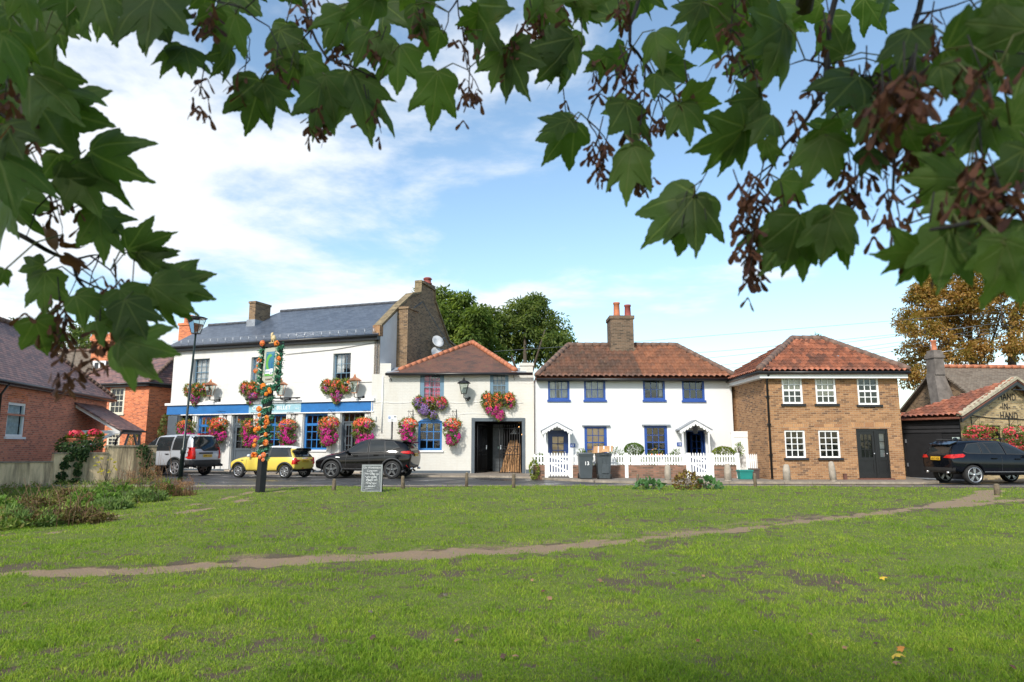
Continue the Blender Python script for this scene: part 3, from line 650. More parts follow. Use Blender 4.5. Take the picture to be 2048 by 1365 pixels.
# iron gates: one leaf folded back, one half open
def iron_gate(x0, y0, x1, y1, h, label):
    o = thing('iron_gate', WF.w(x0, y0, 0), label, 'gate', 'iron gates in the carriage arch')
    d = Vector((x1 - x0, y1 - y0, 0)); g = MB(WF.M); q = lambda f, z: (x0 + d.x * f, y0 + d.y * f, z)
    n = 8
    for k in range(n + 1):
        f = k / n; g.tube([q(f, .06), q(f, h + (.12 if 0 < k < n else .2))], .022 if k in (0, n) else .013, 5)
        if 0 < k < n: g.lathe([(.001, 0), (.035, .05), (.002, .17)], q(f, h + .08), 6)
    for z in (.1, .95, 1.32, h): g.tube([q(0, z), q(1, z)], .016, 5)
    g.build('bars', M['blackmatt'], o)
    g = MB(WF.M)
    for f0 in (.12, .4, .68):
        for sg in (1, -1): g.tube([q(f0 + .1 + .1 * sg * math.cos(t) * (1 - t / 9), 1.13 + .15 * math.sin(t) * (1 - t / 9)) for t in [k * .55 for k in range(12)]], .011, 4)
    g.build('scrollwork', M['blackmatt'], o)
    g = MB(WF.M); g.box(*q(.93, 1.22)[:2], 1.2, *(Vector(q(.99, 0)) + Vector((.02, .05, 0)))[:2], 1.4); g.build('lock', M['steel'], o)
iron_gate(a0 + .12, .25, a0 + .5, 1.25, 2.25, 'black iron gate folded back at the left side of the carriage arch')
iron_gate(a1 - .12, .3, c + .05, .45, 2.2, 'spiked black iron gate standing across the right half of the arch')
# loose boards leaning behind the gate
o = None
for k in range(9):
    xb = a1 - 1.05 + k * .115; yb = .62 + .05 * (k % 3); xt = a1 - .62 + k * .058
    t = thing('timber_plank', WF.w(xb, yb, 0), 'old brown timber plank leaning in the bundle behind the right iron gate', 'plank', 'planks leaning in the carriage arch')
    g = MB(WF.M); w_ = .05 + .02 * (k % 2); h = 1.55 + .12 * math.sin(k * 2.3)
    g.prism([(xb - w_, yb, .02), (xb + w_, yb, .02), (xt + w_, yb + .5, h), (xt - w_, yb + .5, h)], (0, .025, 0)); g.build('board', M['plank'], t)
    g = MB(WF.M); g.prism([(xb - w_, yb - .003, .02), (xb - w_ + .014, yb - .003, .02), (xt - w_ + .014, yb + .497, h), (xt - w_, yb + .497, h)], (0, -.012, 0)); g.build('batten', M['plank'], t)
# ------------------------------------------------------------------ white cottage pair
CF = Fac((1.10, 31.0), (9.98, 31.0)); CL = CF.len
cot = thing('white_cottage', CF.w(CL / 2, 0, 0), 'low white rendered cottage with navy windows, pantile roof and two chimney pots', 'cottage')
CZ = CF.px(1270, 757)[1]
cu = [CF.rect(*q) for q in ((1096, 759, 1139, 800), (1168, 759, 1211, 800), (1286, 758, 1330, 800), (1364, 758, 1409, 801))]
cg = [CF.rect(1169, 853, 1214, 918), CF.rect(1289, 852, 1335, 918)]
cdr = [CF.rect(1096, 861, 1137, 955), CF.rect(1373, 861, 1412, 957)]
cdr = [(a, .14, c, d) for a, b, c, d in cdr]
mb = MB(CF.M); wall(mb, 0, CL, 0, CZ, cu + cg + cdr, rev=.12)
for x in (0, CL): mb.poly([(x, 0, 0), (x, 6, 0), (x, 6, CZ), (x, 0, CZ)])
mb.poly([(0, 6, 0), (CL, 6, 0), (CL, 6, CZ), (0, 6, CZ)]); mb.build('wall', M['white_smooth'], cot)
ry = 3.0; r0 = CF.px(1136, 694, ry); r1 = CF.px(1353, 693, ry); rz = r0[1]; ez = CZ + .02
pts = [CF.w(-.05, -.28, ez), CF.w(CL + .12, -.28, ez), CF.w(r1[0], ry, rz), CF.w(r0[0], ry, rz)]
mb = MB(CF.M)
roof_poly(mb, [(-.05, -.24, ez - .06), (CL + .1, -.24, ez - .06), (r1[0], ry, rz - .06), (r0[0], ry, rz - .06)], .06)
roof_poly(mb, [(CL + .12, -.28, ez), (CL + .12, 6.2, ez), (r1[0], ry, rz)], .06); roof_poly(mb, [(-.05, -.28, ez), (r0[0], ry, rz), (-.05, 6.2, ez)], .06)
roof_poly(mb, [(-.05, 6.2, ez), (CL + .12, 6.2, ez), (r1[0], ry, rz), (r0[0], ry, rz)], .06)
rf = mb.build('roof', M['pantile_red'], cot)
pantiles('pantiles', pts, M['pantile_cot'], rf, .262, .37)
mb = MB(CF.M); ridge(mb, (r0[0], ry, rz + .06), (r1[0], ry, rz + .06), .13, .42); ridge(mb, (r1[0], ry, rz + .05), (CL + .1, -.28, ez + .06), .13, .42); ridge(mb, (r0[0], ry, rz + .05), (-.0, -.28, ez + .06), .13, .42)
mb.build('ridge_tiles', M['ridge_old'], rf)
mb = MB(CF.M); mb.tube([(0, -.36, ez - .1), (CL + .1, -.36, ez - .12)], .06, 8); mb.box(0, -.3, ez - .16, CL + .1, -.003, ez - .075); mb.build('gutter', M['black'], cot)
c0, c1 = CF.px(1221, 665, ry - .6)[0], CF.px(1267, 665, ry - .6)[0]; zt = CF.px(1243, 632, ry - .6)[1]
mb = MB(CF.M); mb.box(c0, ry - .65, rz - .8, c1, ry + .6, zt - .16); mb.box(c0 - .05, ry - .7, zt - .16, c1 + .05, ry + .65, zt); mb.box(c0 - .06, ry - .71, rz - .72, c1 + .06, ry + .66, rz - .14)
ch = mb.build('chimney', M['stock_sooty'], cot)
mb = MB(CF.M); mb.box(c0 - .12, ry - .82, rz - .82, c1 + .12, ry - .66, rz - .44); mb.build('flashing', M['lead'], ch)
for u, h, m_ in ((1233, .80, M['terra']), (1255, .68, M['darkred'])):
    mb = MB(CF.M); s = CF.px(u, 615, ry - .05)[0]; chimney_pot(mb, (s, ry - .05, zt - .02), .17, h); mb.build('chimney_pot', m_, ch)
cb = [[(M['net'], (0, 0, .4, 1)), (M['net'], (.55, 0, 1, 1))], [(M['net'], (0, 0, 1, 1))], [(M['net'], (.82, .1, 1, 1))], []]
for r, c in zip(cu, cb): window(CF, cot, r, 3, 2, M['navy'], .09, .025, .03, sash=False, sill=M['navy'], curtain=c, sillw=.04)
for r, c in zip(cg, ([(M['tan_blind'], (0, 0, 1, 1))], [])):
    window(CF, cot, r, 3, 4, M['navy'], .1, .025, .03, curtain=c, sidew=.12)
    mb = MB(CF.M); mb.box(r[0] - .1, -.12, r[3] + .003, r[2] + .14, -.003, r[3] + .06); mb.build('drip_board', M['lead'], cot)
panel_door(CF, cot, cdr[0], M['dark_navy'], glass=(.40, .90, 2, 3), curtain=M['tan_blind'], frame=.1)
a, b, c, d = cdr[1]                                     # open front door
mb = MB(CF.M); mb.box(a, .05, b, a + .05, .14, d); mb.box(c - .05, .05, b, c, .14, d); mb.box(a + .05, .052, d - .07, c - .05, .138, d); mb.build('door_frame', M['dark_navy'], cot)
mb = MB(CF.M); mb.box(a + .01, 2.2, b, c - .01, 2.25, d); mb.box(a + .005, .145, b, a + .01, 2.2, d); mb.box(c - .01, .145, b, c - .005, 2.2, d); mb.box(a + .01, .145, d - .01, c - .01, 2.2, d - .005); mb.build('hallway', mat('hall_wall', (.06, .07, .085), .9), cot)
o_ = Matrix.Translation((c - .06, .16, 0)) @ Matrix.Rotation(R(125), 4, 'Z'); mb = MB(CF.M @ o_)
mb.box(0, 0, b + .02, .1, .045, d - .08); mb.box(.62, 0, b + .02, .72, .045, d - .08); mb.box(.1, .002, b + .02, .62, .043, b + .8); mb.box(.1, .002, d - .2, .62, .043, d - .08)
mb.box(.34, .004, b + .8, .38, .041, d - .2)
for q in (.33, .66): mb.box(.1, .006, b + .8 + (d - b - 1.0) * q, .62, .039, b + .83 + (d - b - 1.0) * q)
dd = mb.build('door', M['dark_navy'], cot); mb = MB(CF.M @ o_); mb.poly([(.1, .02, b + .8), (.62, .02, b + .8), (.62, .02, d - .2), (.1, .02, d - .2)]); mb.build('pane', M['glass'], dd)
for (ua, va), (ub, vb), (uc, vc), lamp in (((1114, 844), (1085, 860), (1148, 861), 0), ((1391, 840), (1357, 858), (1424, 860), 1)):
    yy = -.75; A = CF.px(ua, va, yy); B = CF.px(ub, vb, yy); E = CF.px(uc, vc, yy); ax, az_ = A; hw = (E[0] - B[0]) / 2; zl = (B[1] + E[1]) / 2
    mb = MB(CF.M)
    for sg in (-1, 1): mb.prism([(ax, yy, az_), (ax + sg * hw, yy, zl), (ax + sg * hw, -.002, zl), (ax, -.002, az_)], (0, 0, -.05))
    pr = mb.build('porch_roof', M['lead'], cot)
    mb = MB(CF.M); n = 8                                 # scalloped bargeboard
    for sg in (-1, 1):
        P = []
        for k in range(n * 5 + 1):
            f = k / (n * 5); x = ax + sg * hw * .96 * f; z = az_ - .055 - (az_ - zl) * f; P.append((x, z))
        low = [(x, z - .1 - .075 * abs(math.sin(math.pi * 2.5 * k / (n * 5) * 2))) for k, (x, z) in enumerate(P)]
        for (x0, z0), (x1, z1), (x2, z2), (x3, z3) in zip(P, P[1:], low[1:], low): mb.poly([(x0, yy + .01, z0), (x1, yy + .01, z1), (x2, yy + .01, z2), (x3, yy + .01, z3)])
        for x in (ax + sg * (hw - .16),):
            mb.box(x - .035, yy + .06, .12, x + .035, yy + .13, zl - .06); mb.box(x - .03, yy + .13, zl - .16, x + .03, -.003, zl - .08)
    mb.build('porch_timbers', M['gloss_white'], pr, fix=False)
    if lamp:
        mb = MB(CF.M); z = zl + .02; mb.lathe([(.02, .12), (.13, .03), (.12, .0), (.08, -.2), (.04, -.22)], (ax, yy + .1, z), 6, smooth=False); mb.build('porch_lamp', M['black'], pr)
for (u, v), n_ in zip(((1145, 891), (1359, 889)), ('13', '12')):
    s, z = CF.px(u, v); mb = MB(CF.M); mb.box(s - .12, -.03, z - .085, s + .12, -.003, z + .085); q = mb.build('house_number', M['navy'], cot)
    text_mesh(n_, .13, CF.M @ Matrix.Translation((s, -.031, z - .045)) @ Matrix.Rotation(R(90), 4, 'X'), M['gloss_white'], 'digits', q, bold=True)
PZ = .07                                                   # pavement level
# front garden wall, picket fence and gates
FF = Fac((1.05, 28.75), (10.05, 28.5))
def fpx(u, v=930): return FF.px(u, v)[0]
fw0 = FF.px(1200, 931)[1]; ft = FF.px(1200, 908)[1]
fence = thing('picket_fence', FF.w(4, 0, 0), 'white picket fence on a low brick wall in front of the white cottage', 'fence')
runs = [(fpx(1066), fpx(1092)), (fpx(1143), fpx(1251)), (fpx(1256), fpx(1374)), (fpx(1426), fpx(1474))]
for a, b in runs:
    mb = MB(FF.M); mb.box(a, 0, .0, b, .2, fw0); mb.build('brick_base', M['wall_brick'], fence)
for a, b in runs:
    mb = MB(FF.M); n = int((b - a) / .108)
    for k in range(n):
        x = a + (k + .5) * (b - a) / n; h = ft + .012 * math.sin(k * 2.7)
        mb.prism([(x - .032, .02, fw0 + .02), (x + .032, .02, fw0 + .02), (x + .032, .02, h - .05), (x, .02, h), (x - .032, .02, h - .05)], (0, .02, 0))
    for z in (fw0 + .07, ft - .13): mb.box(a, .041, z, b, .075, z + .06)
    mb.build('pickets', M['gloss_white'], fence)
for u in (1093, 1142, 1253, 1376, 1424, 1476, 1521):
    mb = MB(FF.M); x = fpx(u); mb.box(x - .07, -.015, PZ - .05, x + .07, .12, ft + .04); mb.build('post', M['gloss_white'], fence)
mb = MB(FF.M); a, b = fpx(1497), fpx(1518)
for k in range(6): x = a + (b - a) * (k + .5) / 6; mb.prism([(x - .03, .3 - .04 * k, PZ + .02), (x + .03, .3 - .04 * k, PZ + .02), (x + .03, .3 - .04 * k, ft - .05), (x, .3 - .04 * k, ft), (x - .03, .3 - .04 * k, ft - .05)], (0, .02, 0))
mb.box(a, .33, ft - .3, b, .36, ft - .2); mb.build('pickets', M['gloss_white'], fence)
for (u0, u1), lab in (((1096, 1139), 'white picket gate in front of the closed cottage door'), ((1379, 1421), 'white picket gate in front of the open cottage door')):
    a, b = fpx(u0), fpx(u1); g = thing('picket_gate', FF.w((a + b) / 2, 0, PZ), lab, 'gate', 'picket gates of the white cottage')
    mb = MB(FF.M); n = 8
    for k in range(n):
        x = a + .04 + (b - a - .08) * k / (n - 1)
        mb.prism([(x - .032, 0, PZ + .06), (x + .032, 0, PZ + .06), (x + .032, 0, ft), (x, 0, ft + .05), (x - .032, 0, ft)], (0, .02, 0))
    mb.build('pickets', M['gloss_white'], g); mb = MB(FF.M); 
    for z in (.22, .62, ft - .16): mb.box(a + .01, .021, z, b - .01, .06, z + .08)
    for z0, z1 in ((ft - .14, .68), (.64, .28)): mb.prism([(a + .03, .024, z0), (a + .03, .024, z0 + .07), (b - .03, .024, z1 + .07), (b - .03, .024, z1)], (0, .03, 0))
    mb.build('braces', M['gloss_white'], g)
sg = thing('side_gate', (10.1, 29.4, PZ), 'tall plain white boarded side gate between the cottage and the brick house', 'gate')
SF = Fac((9.55, 29.6), (10.2, 29.6)); q = SF.rect(1464, 863, 1509, 958)
mb = MB(SF.M); mb.box(q[0], 0, .05, q[2], .05, q[3] - .08); mb.build('panel', M['gloss_white'], sg)
mb = MB(SF.M); mb.box(q[0] - .02, -.03, q[3] - .08, q[2] + .02, .07, q[3]); mb.box(q[0] + .0, -.02, .05, q[0] + .1, -.002, q[3] - .083); mb.box(q[2] - .1, -.02, .05, q[2], -.002, q[3] - .083); mb.box(q[0] + .1, -.02, q[3] - .25, q[2] - .1, -.002, q[3] - .083); mb.build('rail', M['gloss_white'], sg)

# ------------------------------------------------------------------ yellow brick house
BF = Fac((10.12, 27.3), (15.46, 27.3)); BL = BF.len
bh = thing('brick_house', BF.w(BL / 2, 0, 0), 'square two storey yellow brown brick house with red hipped pantile roof and black door', 'house')
BZ = BF.px(1650, 750)[1]
bu = [BF.rect(*q) for q in ((1564, 754, 1605, 808), (1631, 754, 1672, 808), (1715, 755, 1758, 810))]
bl = [BF.rect(*q) for q in ((1570, 861, 1611, 916), (1638, 861, 1680, 916))]
bd = BF.rect(1715, 858, 1779, 957); bd = (bd[0], .12, bd[2], bd[3])
mb = MB(BF.M); wall(mb, 0, BL, 0, BZ, bu + bl + [bd], rev=.1)
for x in (0, BL): mb.poly([(x, 0, 0), (x, 5.6, 0), (x, 5.6, BZ), (x, 0, BZ)])
mb.poly([(0, 5.6, 0), (BL, 5.6, 0), (BL, 5.6, BZ), (0, 5.6, BZ)])
mb.box(-.05, 5.61, 0, 1.0, 9, 2.9); mb.build('wall', M['stock'], bh)
mb = MB(BF.M)                                              # soldier arches over the ground floor openings
for r in bl + [bd]:
    n = int((r[2] - r[0] + .24) / .075)
    for k in range(n):
        x = r[0] - .12 + k * .075; f = (k + .5) / n - .5
        mb.prism([(x + .004 - f * .05, -.004, r[3] + .004), (x + .071 - f * .05, -.004, r[3] + .004), (x + .071 + f * .14, -.004, r[3] + .25), (x + .004 + f * .14, -.004, r[3] + .25)], (0, .02, 0))
mb.build('brick_arches', brick_mat('arch_brick', (.44, .24, .11), (.34, .17, .08), (.4, .34, .27), w=.4, h=.3), bh)
by = 2.75; q0, q1 = BF.px(1584, 681, by), BF.px(1645, 681, by); bz = q0[1]; e = BZ + .1; O = .33
pts = [BF.w(-O, -O, e), BF.w(BL + O, -O, e), BF.w(q1[0], by, bz), BF.w(q0[0], by, bz)]
mb = MB(BF.M); D = lambda p: (p[0], p[1], p[2] - .07)
roof_poly(mb, [D((-O + .03, -O + .03, e)), D((BL + O - .03, -O + .03, e)), D((q1[0], by, bz)), D((q0[0], by, bz))], .05)
roof_poly(mb, [D((BL + O, -O, e)), D((BL + O, 5.6 + O, e)), D((q1[0], by, bz))], .05); roof_poly(mb, [D((-O, -O, e)), D((q0[0], by, bz)), D((-O, 5.6 + O, e))], .05); roof_poly(mb, [D((-O, 5.6 + O, e)), D((BL + O, 5.6 + O, e)), D((q1[0], by, bz)), D((q0[0], by, bz))], .05)
rf = mb.build('roof', M['pantile_red'], bh)
pantiles('pantiles', pts, M['pantile_red'], rf, .215, .33)
pantiles('pantiles', [BF.w(-O, 5.6 + O, e), BF.w(-O, -O, e), BF.w(q0[0], by, bz)], M['pantile_red'], rf, .215, .33)
mb = MB(BF.M); ridge(mb, (q0[0], by, bz + .05), (q1[0], by, bz + .05), .14, .4); ridge(mb, (q0[0], by, bz + .04), (-O, -O, e + .05), .14, .4); ridge(mb, (q1[0], by, bz + .04), (BL + O, -O, e + .05), .14, .4); mb.build('ridge_tiles', M['ridge_old'], rf)
mb = MB(BF.M); mb.box(-O + .06, -O + .06, e - .26, BL + O - .06, -.003, e - .1); mb.box(-O + .06, .0, e - .255, -.003, 5.6, e - .1); mb.build('soffit', M['gloss_white'], bh)
mb = MB(BF.M); mb.tube([(-O, 5.6, e - .04), (-O - .05, -O - .05, e - .04), (BL + O, -O - .05, e - .04)], .06, 8)
s = BF.px(1537, 850)[0]; mb.tube([(s, -O, e - .08), (s, -.08, e - .35), (s, -.07, .12)], .045, 8)
for z in (1.0, 2.2, 3.3): mb.box(s - .07, -.1, z, s + .07, -.003, z + .05)
mb.build('gutter', M['black'], bh)
cz = lambda f: [(M['blind'], (0, f, 1, 1))]
for r, c in zip(bu, (cz(.5), cz(.3), [])): window(BF, bh, r, 3, 4, M['gloss_white'], .075, .035, .03, sill=M['blackmatt'], curtain=c)
for r in bl: window(BF, bh, r, 3, 4, M['gloss_white'], .06, .03, .03, sash=False, sill=M['blackmatt'])
a, b, c, d = bd; xs = a + (c - a) * .645
panel_door(BF, bh, (a, b, xs, d), M['black'], glass=(.44, .93, 3, 3), y=.05, frame=.09)
panel_door(BF, bh, (xs + .003, b, c, d), M['black'], name='side_light', glass=(.44, .93, 1, 3), y=.05, frame=.06, curtain=M['net'])
mb = MB(BF.M); mb.box(a - .05, -.18, .05, c + .05, .1, .118); mb.build('doorstep', mat('red_step', (.14, .05, .035), .7), bh)
mb = MB(BF.M); u = BF.px(1677, 728, .9); mb.prism([(u[0] - .25, .75, u[1] - .1), (u[0] + .3, .75, u[1] - .1), (u[0] + .3, 1.1, u[1] + .12), (u[0] - .25, 1.1, u[1] + .12)], (0, -.02, .06)); mb.tube([(u[0], .95, u[1]), (u[0], .95, u[1] + .35)], .07, 8); mb.build('roof_vent', M['lead'], rf)
sl_ = thing('shoe_scraper', BF.w(BF.px(1686, 950)[0], -.15, PZ), 'small rusty iron block standing at the foot of the brick house wall', 'block'); mb = MB(BF.M); s = BF.px(1686, 950)[0]
mb.box(s - .05, -.2, PZ, s + .06, -.1, PZ + .2); mb.box(s - .06, -.21, PZ + .2, s + .07, -.09, PZ + .23); mb.build('casting', mat('rust', (.12, .05, .035), .8, .3), sl_)

# ------------------------------------------------------------------ pub with the carved gable on the right
GF = Fac((18.2, 27.9), (18.2 + .906 * 7, 27.9 + .423 * 7))
hh = thing('gabled_pub', GF.w(2, 0, 0), 'old yellow brick gable with recessed lettering and black bargeboards at right edge', 'pub')
gz = GF.px(1922, 826)[1]; pk = GF.px(2017, 760); 
hw = pk[0] + .35; gl_ = 2 * pk[0]
hwn = [GF.rect(1965, 851, 2004, 905)]
mb = MB(GF.M); wall(mb, 0, gl_, 0, gz, hwn, rev=.14); mb.poly([(0, 0, gz), (gl_, 0, gz), (pk[0], 0, pk[1] - .12)])
mb.poly([(0, 0, 0), (0, 6, 0), (0, 6, gz), (0, 0, gz)]); mb.build('wall', M['stock_yellow'], hh)
mb = MB(GF.M); sl = (pk[1] - gz) / pk[0]
for sg in (-1, 1):
    X = lambda t: pk[0] + sg * t
    f = [(X(0), pk[1]), (X(hw), pk[1] - sl * hw), (X(hw), pk[1] - sl * hw - .25), (X(0), pk[1] - .25)]
    mb.prism([(x, -.3, z) for x, z in f], (0, .08, 0))
mb.build('bargeboard', M['black'], hh)
mb = MB(GF.M)
for sg in (-1, 1):
    X = lambda t: pk[0] + sg * t
    mb.prism([(X(0), -.36, pk[1] + .0), (X(hw), -.36, pk[1] - sl * hw), (X(hw), -.36, pk[1] - sl * hw + .12), (X(0), -.36, pk[1] + .12)], (0, .26, 0))
mb.build('verge', mat('lime_verge', (.44, .38, .27), .9, .3, 6), hh)
for t_, u, v, sz in (('HAND', 1996, 800, .42), ('-IN-', 2000, 819, .40), ('HAND', 2000, 838, .42)):
    s, z = GF.px(u, v); text_mesh(t_, sz, GF.M @ Matrix.Translation((s, -.006, z)) @ Matrix.Rotation(R(90), 4, 'X'), mat('carved_letter', (.035, .028, .02), .9), 'lettering', hh, ext=.004, align='LEFT', spacing=1.08, bold=True)
window(GF, hh, hwn[0], 2, 4, M['black'], .08, .03, .05, sash=False, deep=1)
mb = MB(GF.M); r = hwn[0]; n = 14
for k in range(n): x = r[0] - .12 + k * (r[2] - r[0] + .24) / n; mb.prism([(x, -.005, r[3] + .01 + .04 * math.sin(math.pi * k / n)), (x + .07, -.005, r[3] + .01 + .04 * math.sin(math.pi * k / n)), (x + .07, -.005, r[3] + .3), (x, -.005, r[3] + .3)], (0, .02, 0))
mb.build('brick_arch', M['stock_yellow'], hh)
mb = MB(GF.M); zz_ = GF.px(1990, 837)[1]; mb.tube([(0.05, -.02, gz - .02), (1.2, -.02, zz_ + .05), (2.1, -.02, zz_), (gl_, -.02, zz_ - .05)], .02, 5); mb.build('cable', M['black'], hh)
mb = MB(GF.M); s, z = GF.px(2006, 781); mb.tube([(s, -.4, z), (gl_ - s, -.4, z)], .03, 6); mb.lathe([(.06, 0), (.1, .12), (.02, .16)], (pk[0] + .55, -.4, z - .16), 10); mb.build('sign_light', M['black'], hh)
# its pantile slope falling to the left over the black boarded outbuilding
KF = Fac((16.98, 29.75), (18.16, 27.86))
ga = GF.w(-.35, -.32, pk[1] - sl * hw); pkw = GF.w(pk[0], -.32, pk[1] + .02); bk = KF.w(-.35, -.25, ga.z + .0)
mb = MB()
n_ = [ga, pkw, bk]
roof_poly(mb, [tuple(q - Vector((0, 0, .06))) for q in (bk, ga, pkw)], .06)
pk2 = GF.w(pk[0], 6, pk[1]); rb = GF.w(2 * pk[0] + .35, 6, gz); rfv = GF.w(2 * pk[0] + .35, -.32, ga.z)
roof_poly(mb, [tuple(q) for q in (pkw, rfv, rb)], .06); roof_poly(mb, [tuple(q) for q in (pkw, rb, bk)], .06)
rf = mb.build('roof', M['pantile_hand'], hh); pantiles('pantiles', [bk, ga, pkw], M['pantile_hand'], rf, .22, .34, .04)
shed = thing('boarded_outbuilding', KF.w(1, 0, 0), 'black weatherboarded outbuilding with plain black doors beside the yellow brick gable', 'shed')
kz = ga.z - .06; mb = MB(KF.M); L_ = KF.len
mb.box(-.1, .02, 0, L_ - .02, 1.5, kz); mb.build('wall', M['blackmatt'], shed)
mb = MB(KF.M); zb = KF.px(1860, 866)[1]; k = 0; z = zb
while z < kz - .05:
    mb.prism([(-.1, -.05, z), (L_, -.05, z), (L_, .018, z), (-.1, .018, z)], (0, 0, .02)); mb.prism([(-.1, -.05, z + .02), (L_, -.05, z + .02), (L_, -.012, z + .15), (-.1, -.012, z + .15)], (0, .014, 0)); z += .16
mb.build('weatherboards', M['blackmatt'], shed)
mb = MB(KF.M); x1 = KF.px(1887, 900)[0]; mb.box(.03, -.03, .05, x1, .018, zb - .03); mb.box(x1 + .02, -.03, .05, L_ - .05, .018, zb - .25)
for q in (zb - .22, zb - .13): mb.box(x1 + .02, -.035, q, L_ - .05, .018, q + .07)
d = mb.build('door', M['blackmatt'], shed); mb = MB(KF.M)
for z in (.5, 1.5): mb.box(.0, -.05, z, .05, -.02, z + .15)
mb.build('hinge', M['steel'], d); mb = MB(KF.M); mb.box(0, -.04, .0, L_, .015, .047); mb.build('threshold', M['lead'], shed)
mb = MB(KF.M); s, z = KF.px(1917, 880); mb.box(s - .14, -.2, z - .12, s + .08, -.06, z + .1); mb.build('wall_light', mat('milky_glass', (.55, .66, .62), .3), shed)
# taller house behind: brown tile roof and rendered chimney
RF = Fac((17.9, 35.2), (30, 36.2))
rh = thing('brown_roofed_house', RF.w(5, 0, 0), 'house behind the gable with long brown tile roof and rendered end chimney', 'house')
q0 = RF.px(1866, 735, 3); q1 = RF.px(2100, 729, 3); q2 = RF.px(1888, 832, 0)
mb = MB(RF.M); rl = RF.len; zr = q0[1]; ze = 3.4
roof_poly(mb, [(q0[0] + .35, -.2, ze), (rl, -.2, ze), (rl, 3, zr), (q0[0] + .05, 3, zr)], .1); roof_poly(mb, [(q0[0], 3, zr), (rl, 3, zr), (rl, 6.5, ze), (q0[0], 6.5, ze)], .1); mb.build('roof', M['brown_tile'], rh)
mb = MB(RF.M); ridge(mb, (q0[0], 3, zr + .03), (rl, 3, zr + .03), .12, .45); mb.build('ridge_tiles', M['ridge'], rh)
mb = MB(RF.M); mb.box(q0[0] + .3, 0, 0, rl, 6.3, ze - .05); mb.prism([(q0[0] + .3, 0, ze - .05), (q0[0] + .3, 3, zr - .1), (q0[0] + .3, 6.3, ze - .05)], (.2, 0, 0)); mb.build('wall', M['stock_dark'], rh)
c0, c1 = RF.px(1863, 715, 2.4)[0], RF.px(1882, 715, 2.4)[0]; zc = RF.px(1868, 702, 2.6)[1]
mb = MB(RF.M); mb.prism([(c0 - .28, 1.6, 2.5), (c1 + .42, 1.6, 2.5), (c1 + .02, 2.3, zr - .4), (c0, 2.3, zr - .4)], (0, .7, 0)); mb.box(c0, 2.2, zr - .5, c1, 2.9, zc - .15); mb.box(c0 - .05, 2.14, zc - .45, c1 + .05, 2.96, zc - .3); mb.box(c0 + .05, 2.25, zc - .152, c1 - .05, 2.85, zc)
ch = mb.build('chimney', mat('dirty_render', (.15, .13, .115), .9, .35, 3), rh)
mb = MB(RF.M); chimney_pot(mb, ((c0 + c1) / 2, 2.55, zc - .02), .17, .6); mb.build('chimney_pot', M['terra'], ch)
mb = MB(RF.M); mb.tube([(c0 + .1, 2.5, zc - .2), (c0 + .1, 2.5, zc + .5)], .02, 5); mb.tube([(c1, 2.6, zc - .1), (c1 + 1.6, 2.6, zc + .15)], .015, 5)
for k in range(5): mb.tube([(c1 + .5 + k * .25, 2.45, zc + k * .04), (c1 + .5 + k * .25, 2.75, zc + k * .04)], .008, 4)
mb.build('aerial', M['steel'], ch)
sh2 = thing('small_back_house', (16.6, 33.5, 0), 'small low brick building with brown roof and orange ridge seen in the gap', 'house')
QF = Fac((16.2, 33.0), (19.2, 33.5)); q = QF.px(1800, 766, 1.5)
mb = MB(QF.M); mb.box(-.4, 0, 0, 2.3, 3, 2.95); mb.build('wall', M['stock_dark'], sh2)
mb = MB(QF.M); roof_poly(mb, [(-.6, -.2, 2.95), (2.4, -.2, 2.95), (2.4, 1.5, q[1]), (-.6, 1.5, q[1])], .1); roof_poly(mb, [(-.6, 1.5, q[1]), (2.4, 1.5, q[1]), (2.4, 3.2, 2.95), (-.6, 3.2, 2.95)], .1); mb.build('roof', M['brown_tile'], sh2)
mb = MB(QF.M); ridge(mb, (-.6, 1.5, q[1] + .03), (2.4, 1.5, q[1] + .03), .1, .4); mb.build('ridge_tiles', M['ridge'], sh2)
mb = MB(QF.M); mb.tube([(.2, -.28, 2.9), (2.4, -.28, 2.9)], .06, 6); mb.box(.3, -.02, 1.7, .95, -.003, 2.5); mb.build('gutter', M['gloss_white'], sh2)

# ------------------------------------------------------------------ red brick houses on the left
LF = Fac((-16.94, 17.0), (-20.6, 34.8)); LL = LF.len
lz = LF.px(210, 803)[1] + .12
bun = thing('brick_bungalow', LF.w(LL - 4, 0, 0), 'low dull red brick house with steep purple tile roof at left edge', 'house')
lw = LF.rect(14, 806, 50, 874)
mb = MB(LF.M); wall(mb, 0, LL, -.6, lz, [lw], rev=.1); mb.poly([(LL, 0, -.6), (LL, 5.5, -.6), (LL, 5.5, lz), (LL, 0, lz)]); mb.poly([(0, 0, -.6), (0, 5.5, -.6), (0, 5.5, lz), (0, 0, lz)])
zs_ = LF.px(80, 834)[1]; mb.box(0, -.02, zs_ - .04, LL - 2.6, -.003, zs_ + .03); mb.build('wall', M['red_brick_dull'], bun)
window(LF, bun, lw, 1, 1, M['gloss_white'], .09, .04, .03, sash=False, gm=M['glass_dull'], sill=M['gloss_white'], curtain=[(M['net'], (0, 0, 1, 1))])
mb = MB(LF.M); a0, b0, a1, b1 = lw; n = 12
mb.prism([(a0, .025, b1), (a1, .025, b1)] + [(a1 + (a0 - a1) * k / n, .025, b1 + .12 * math.sin(math.pi * k / n)) for k in range(1, n)], (0, .05, 0)); mb.build('window_head', M['gloss_white'], bun)
mb = MB(LF.M)
for k in range(16):
    f = k / 16; x = a0 - .12 + (a1 - a0 + .24) * f; g = b1 + .04 + .13 * math.sin(math.pi * f); mb.prism([(x, -.006, g), (x + .07, -.006, g), (x + .07, -.006, g + .24), (x, -.006, g + .24)], (0, .02, 0))
mb.build('brick_arch', M['red_brick'], bun)
rr = LF.px(60, 662, 2.85); rz_ = rr[1]
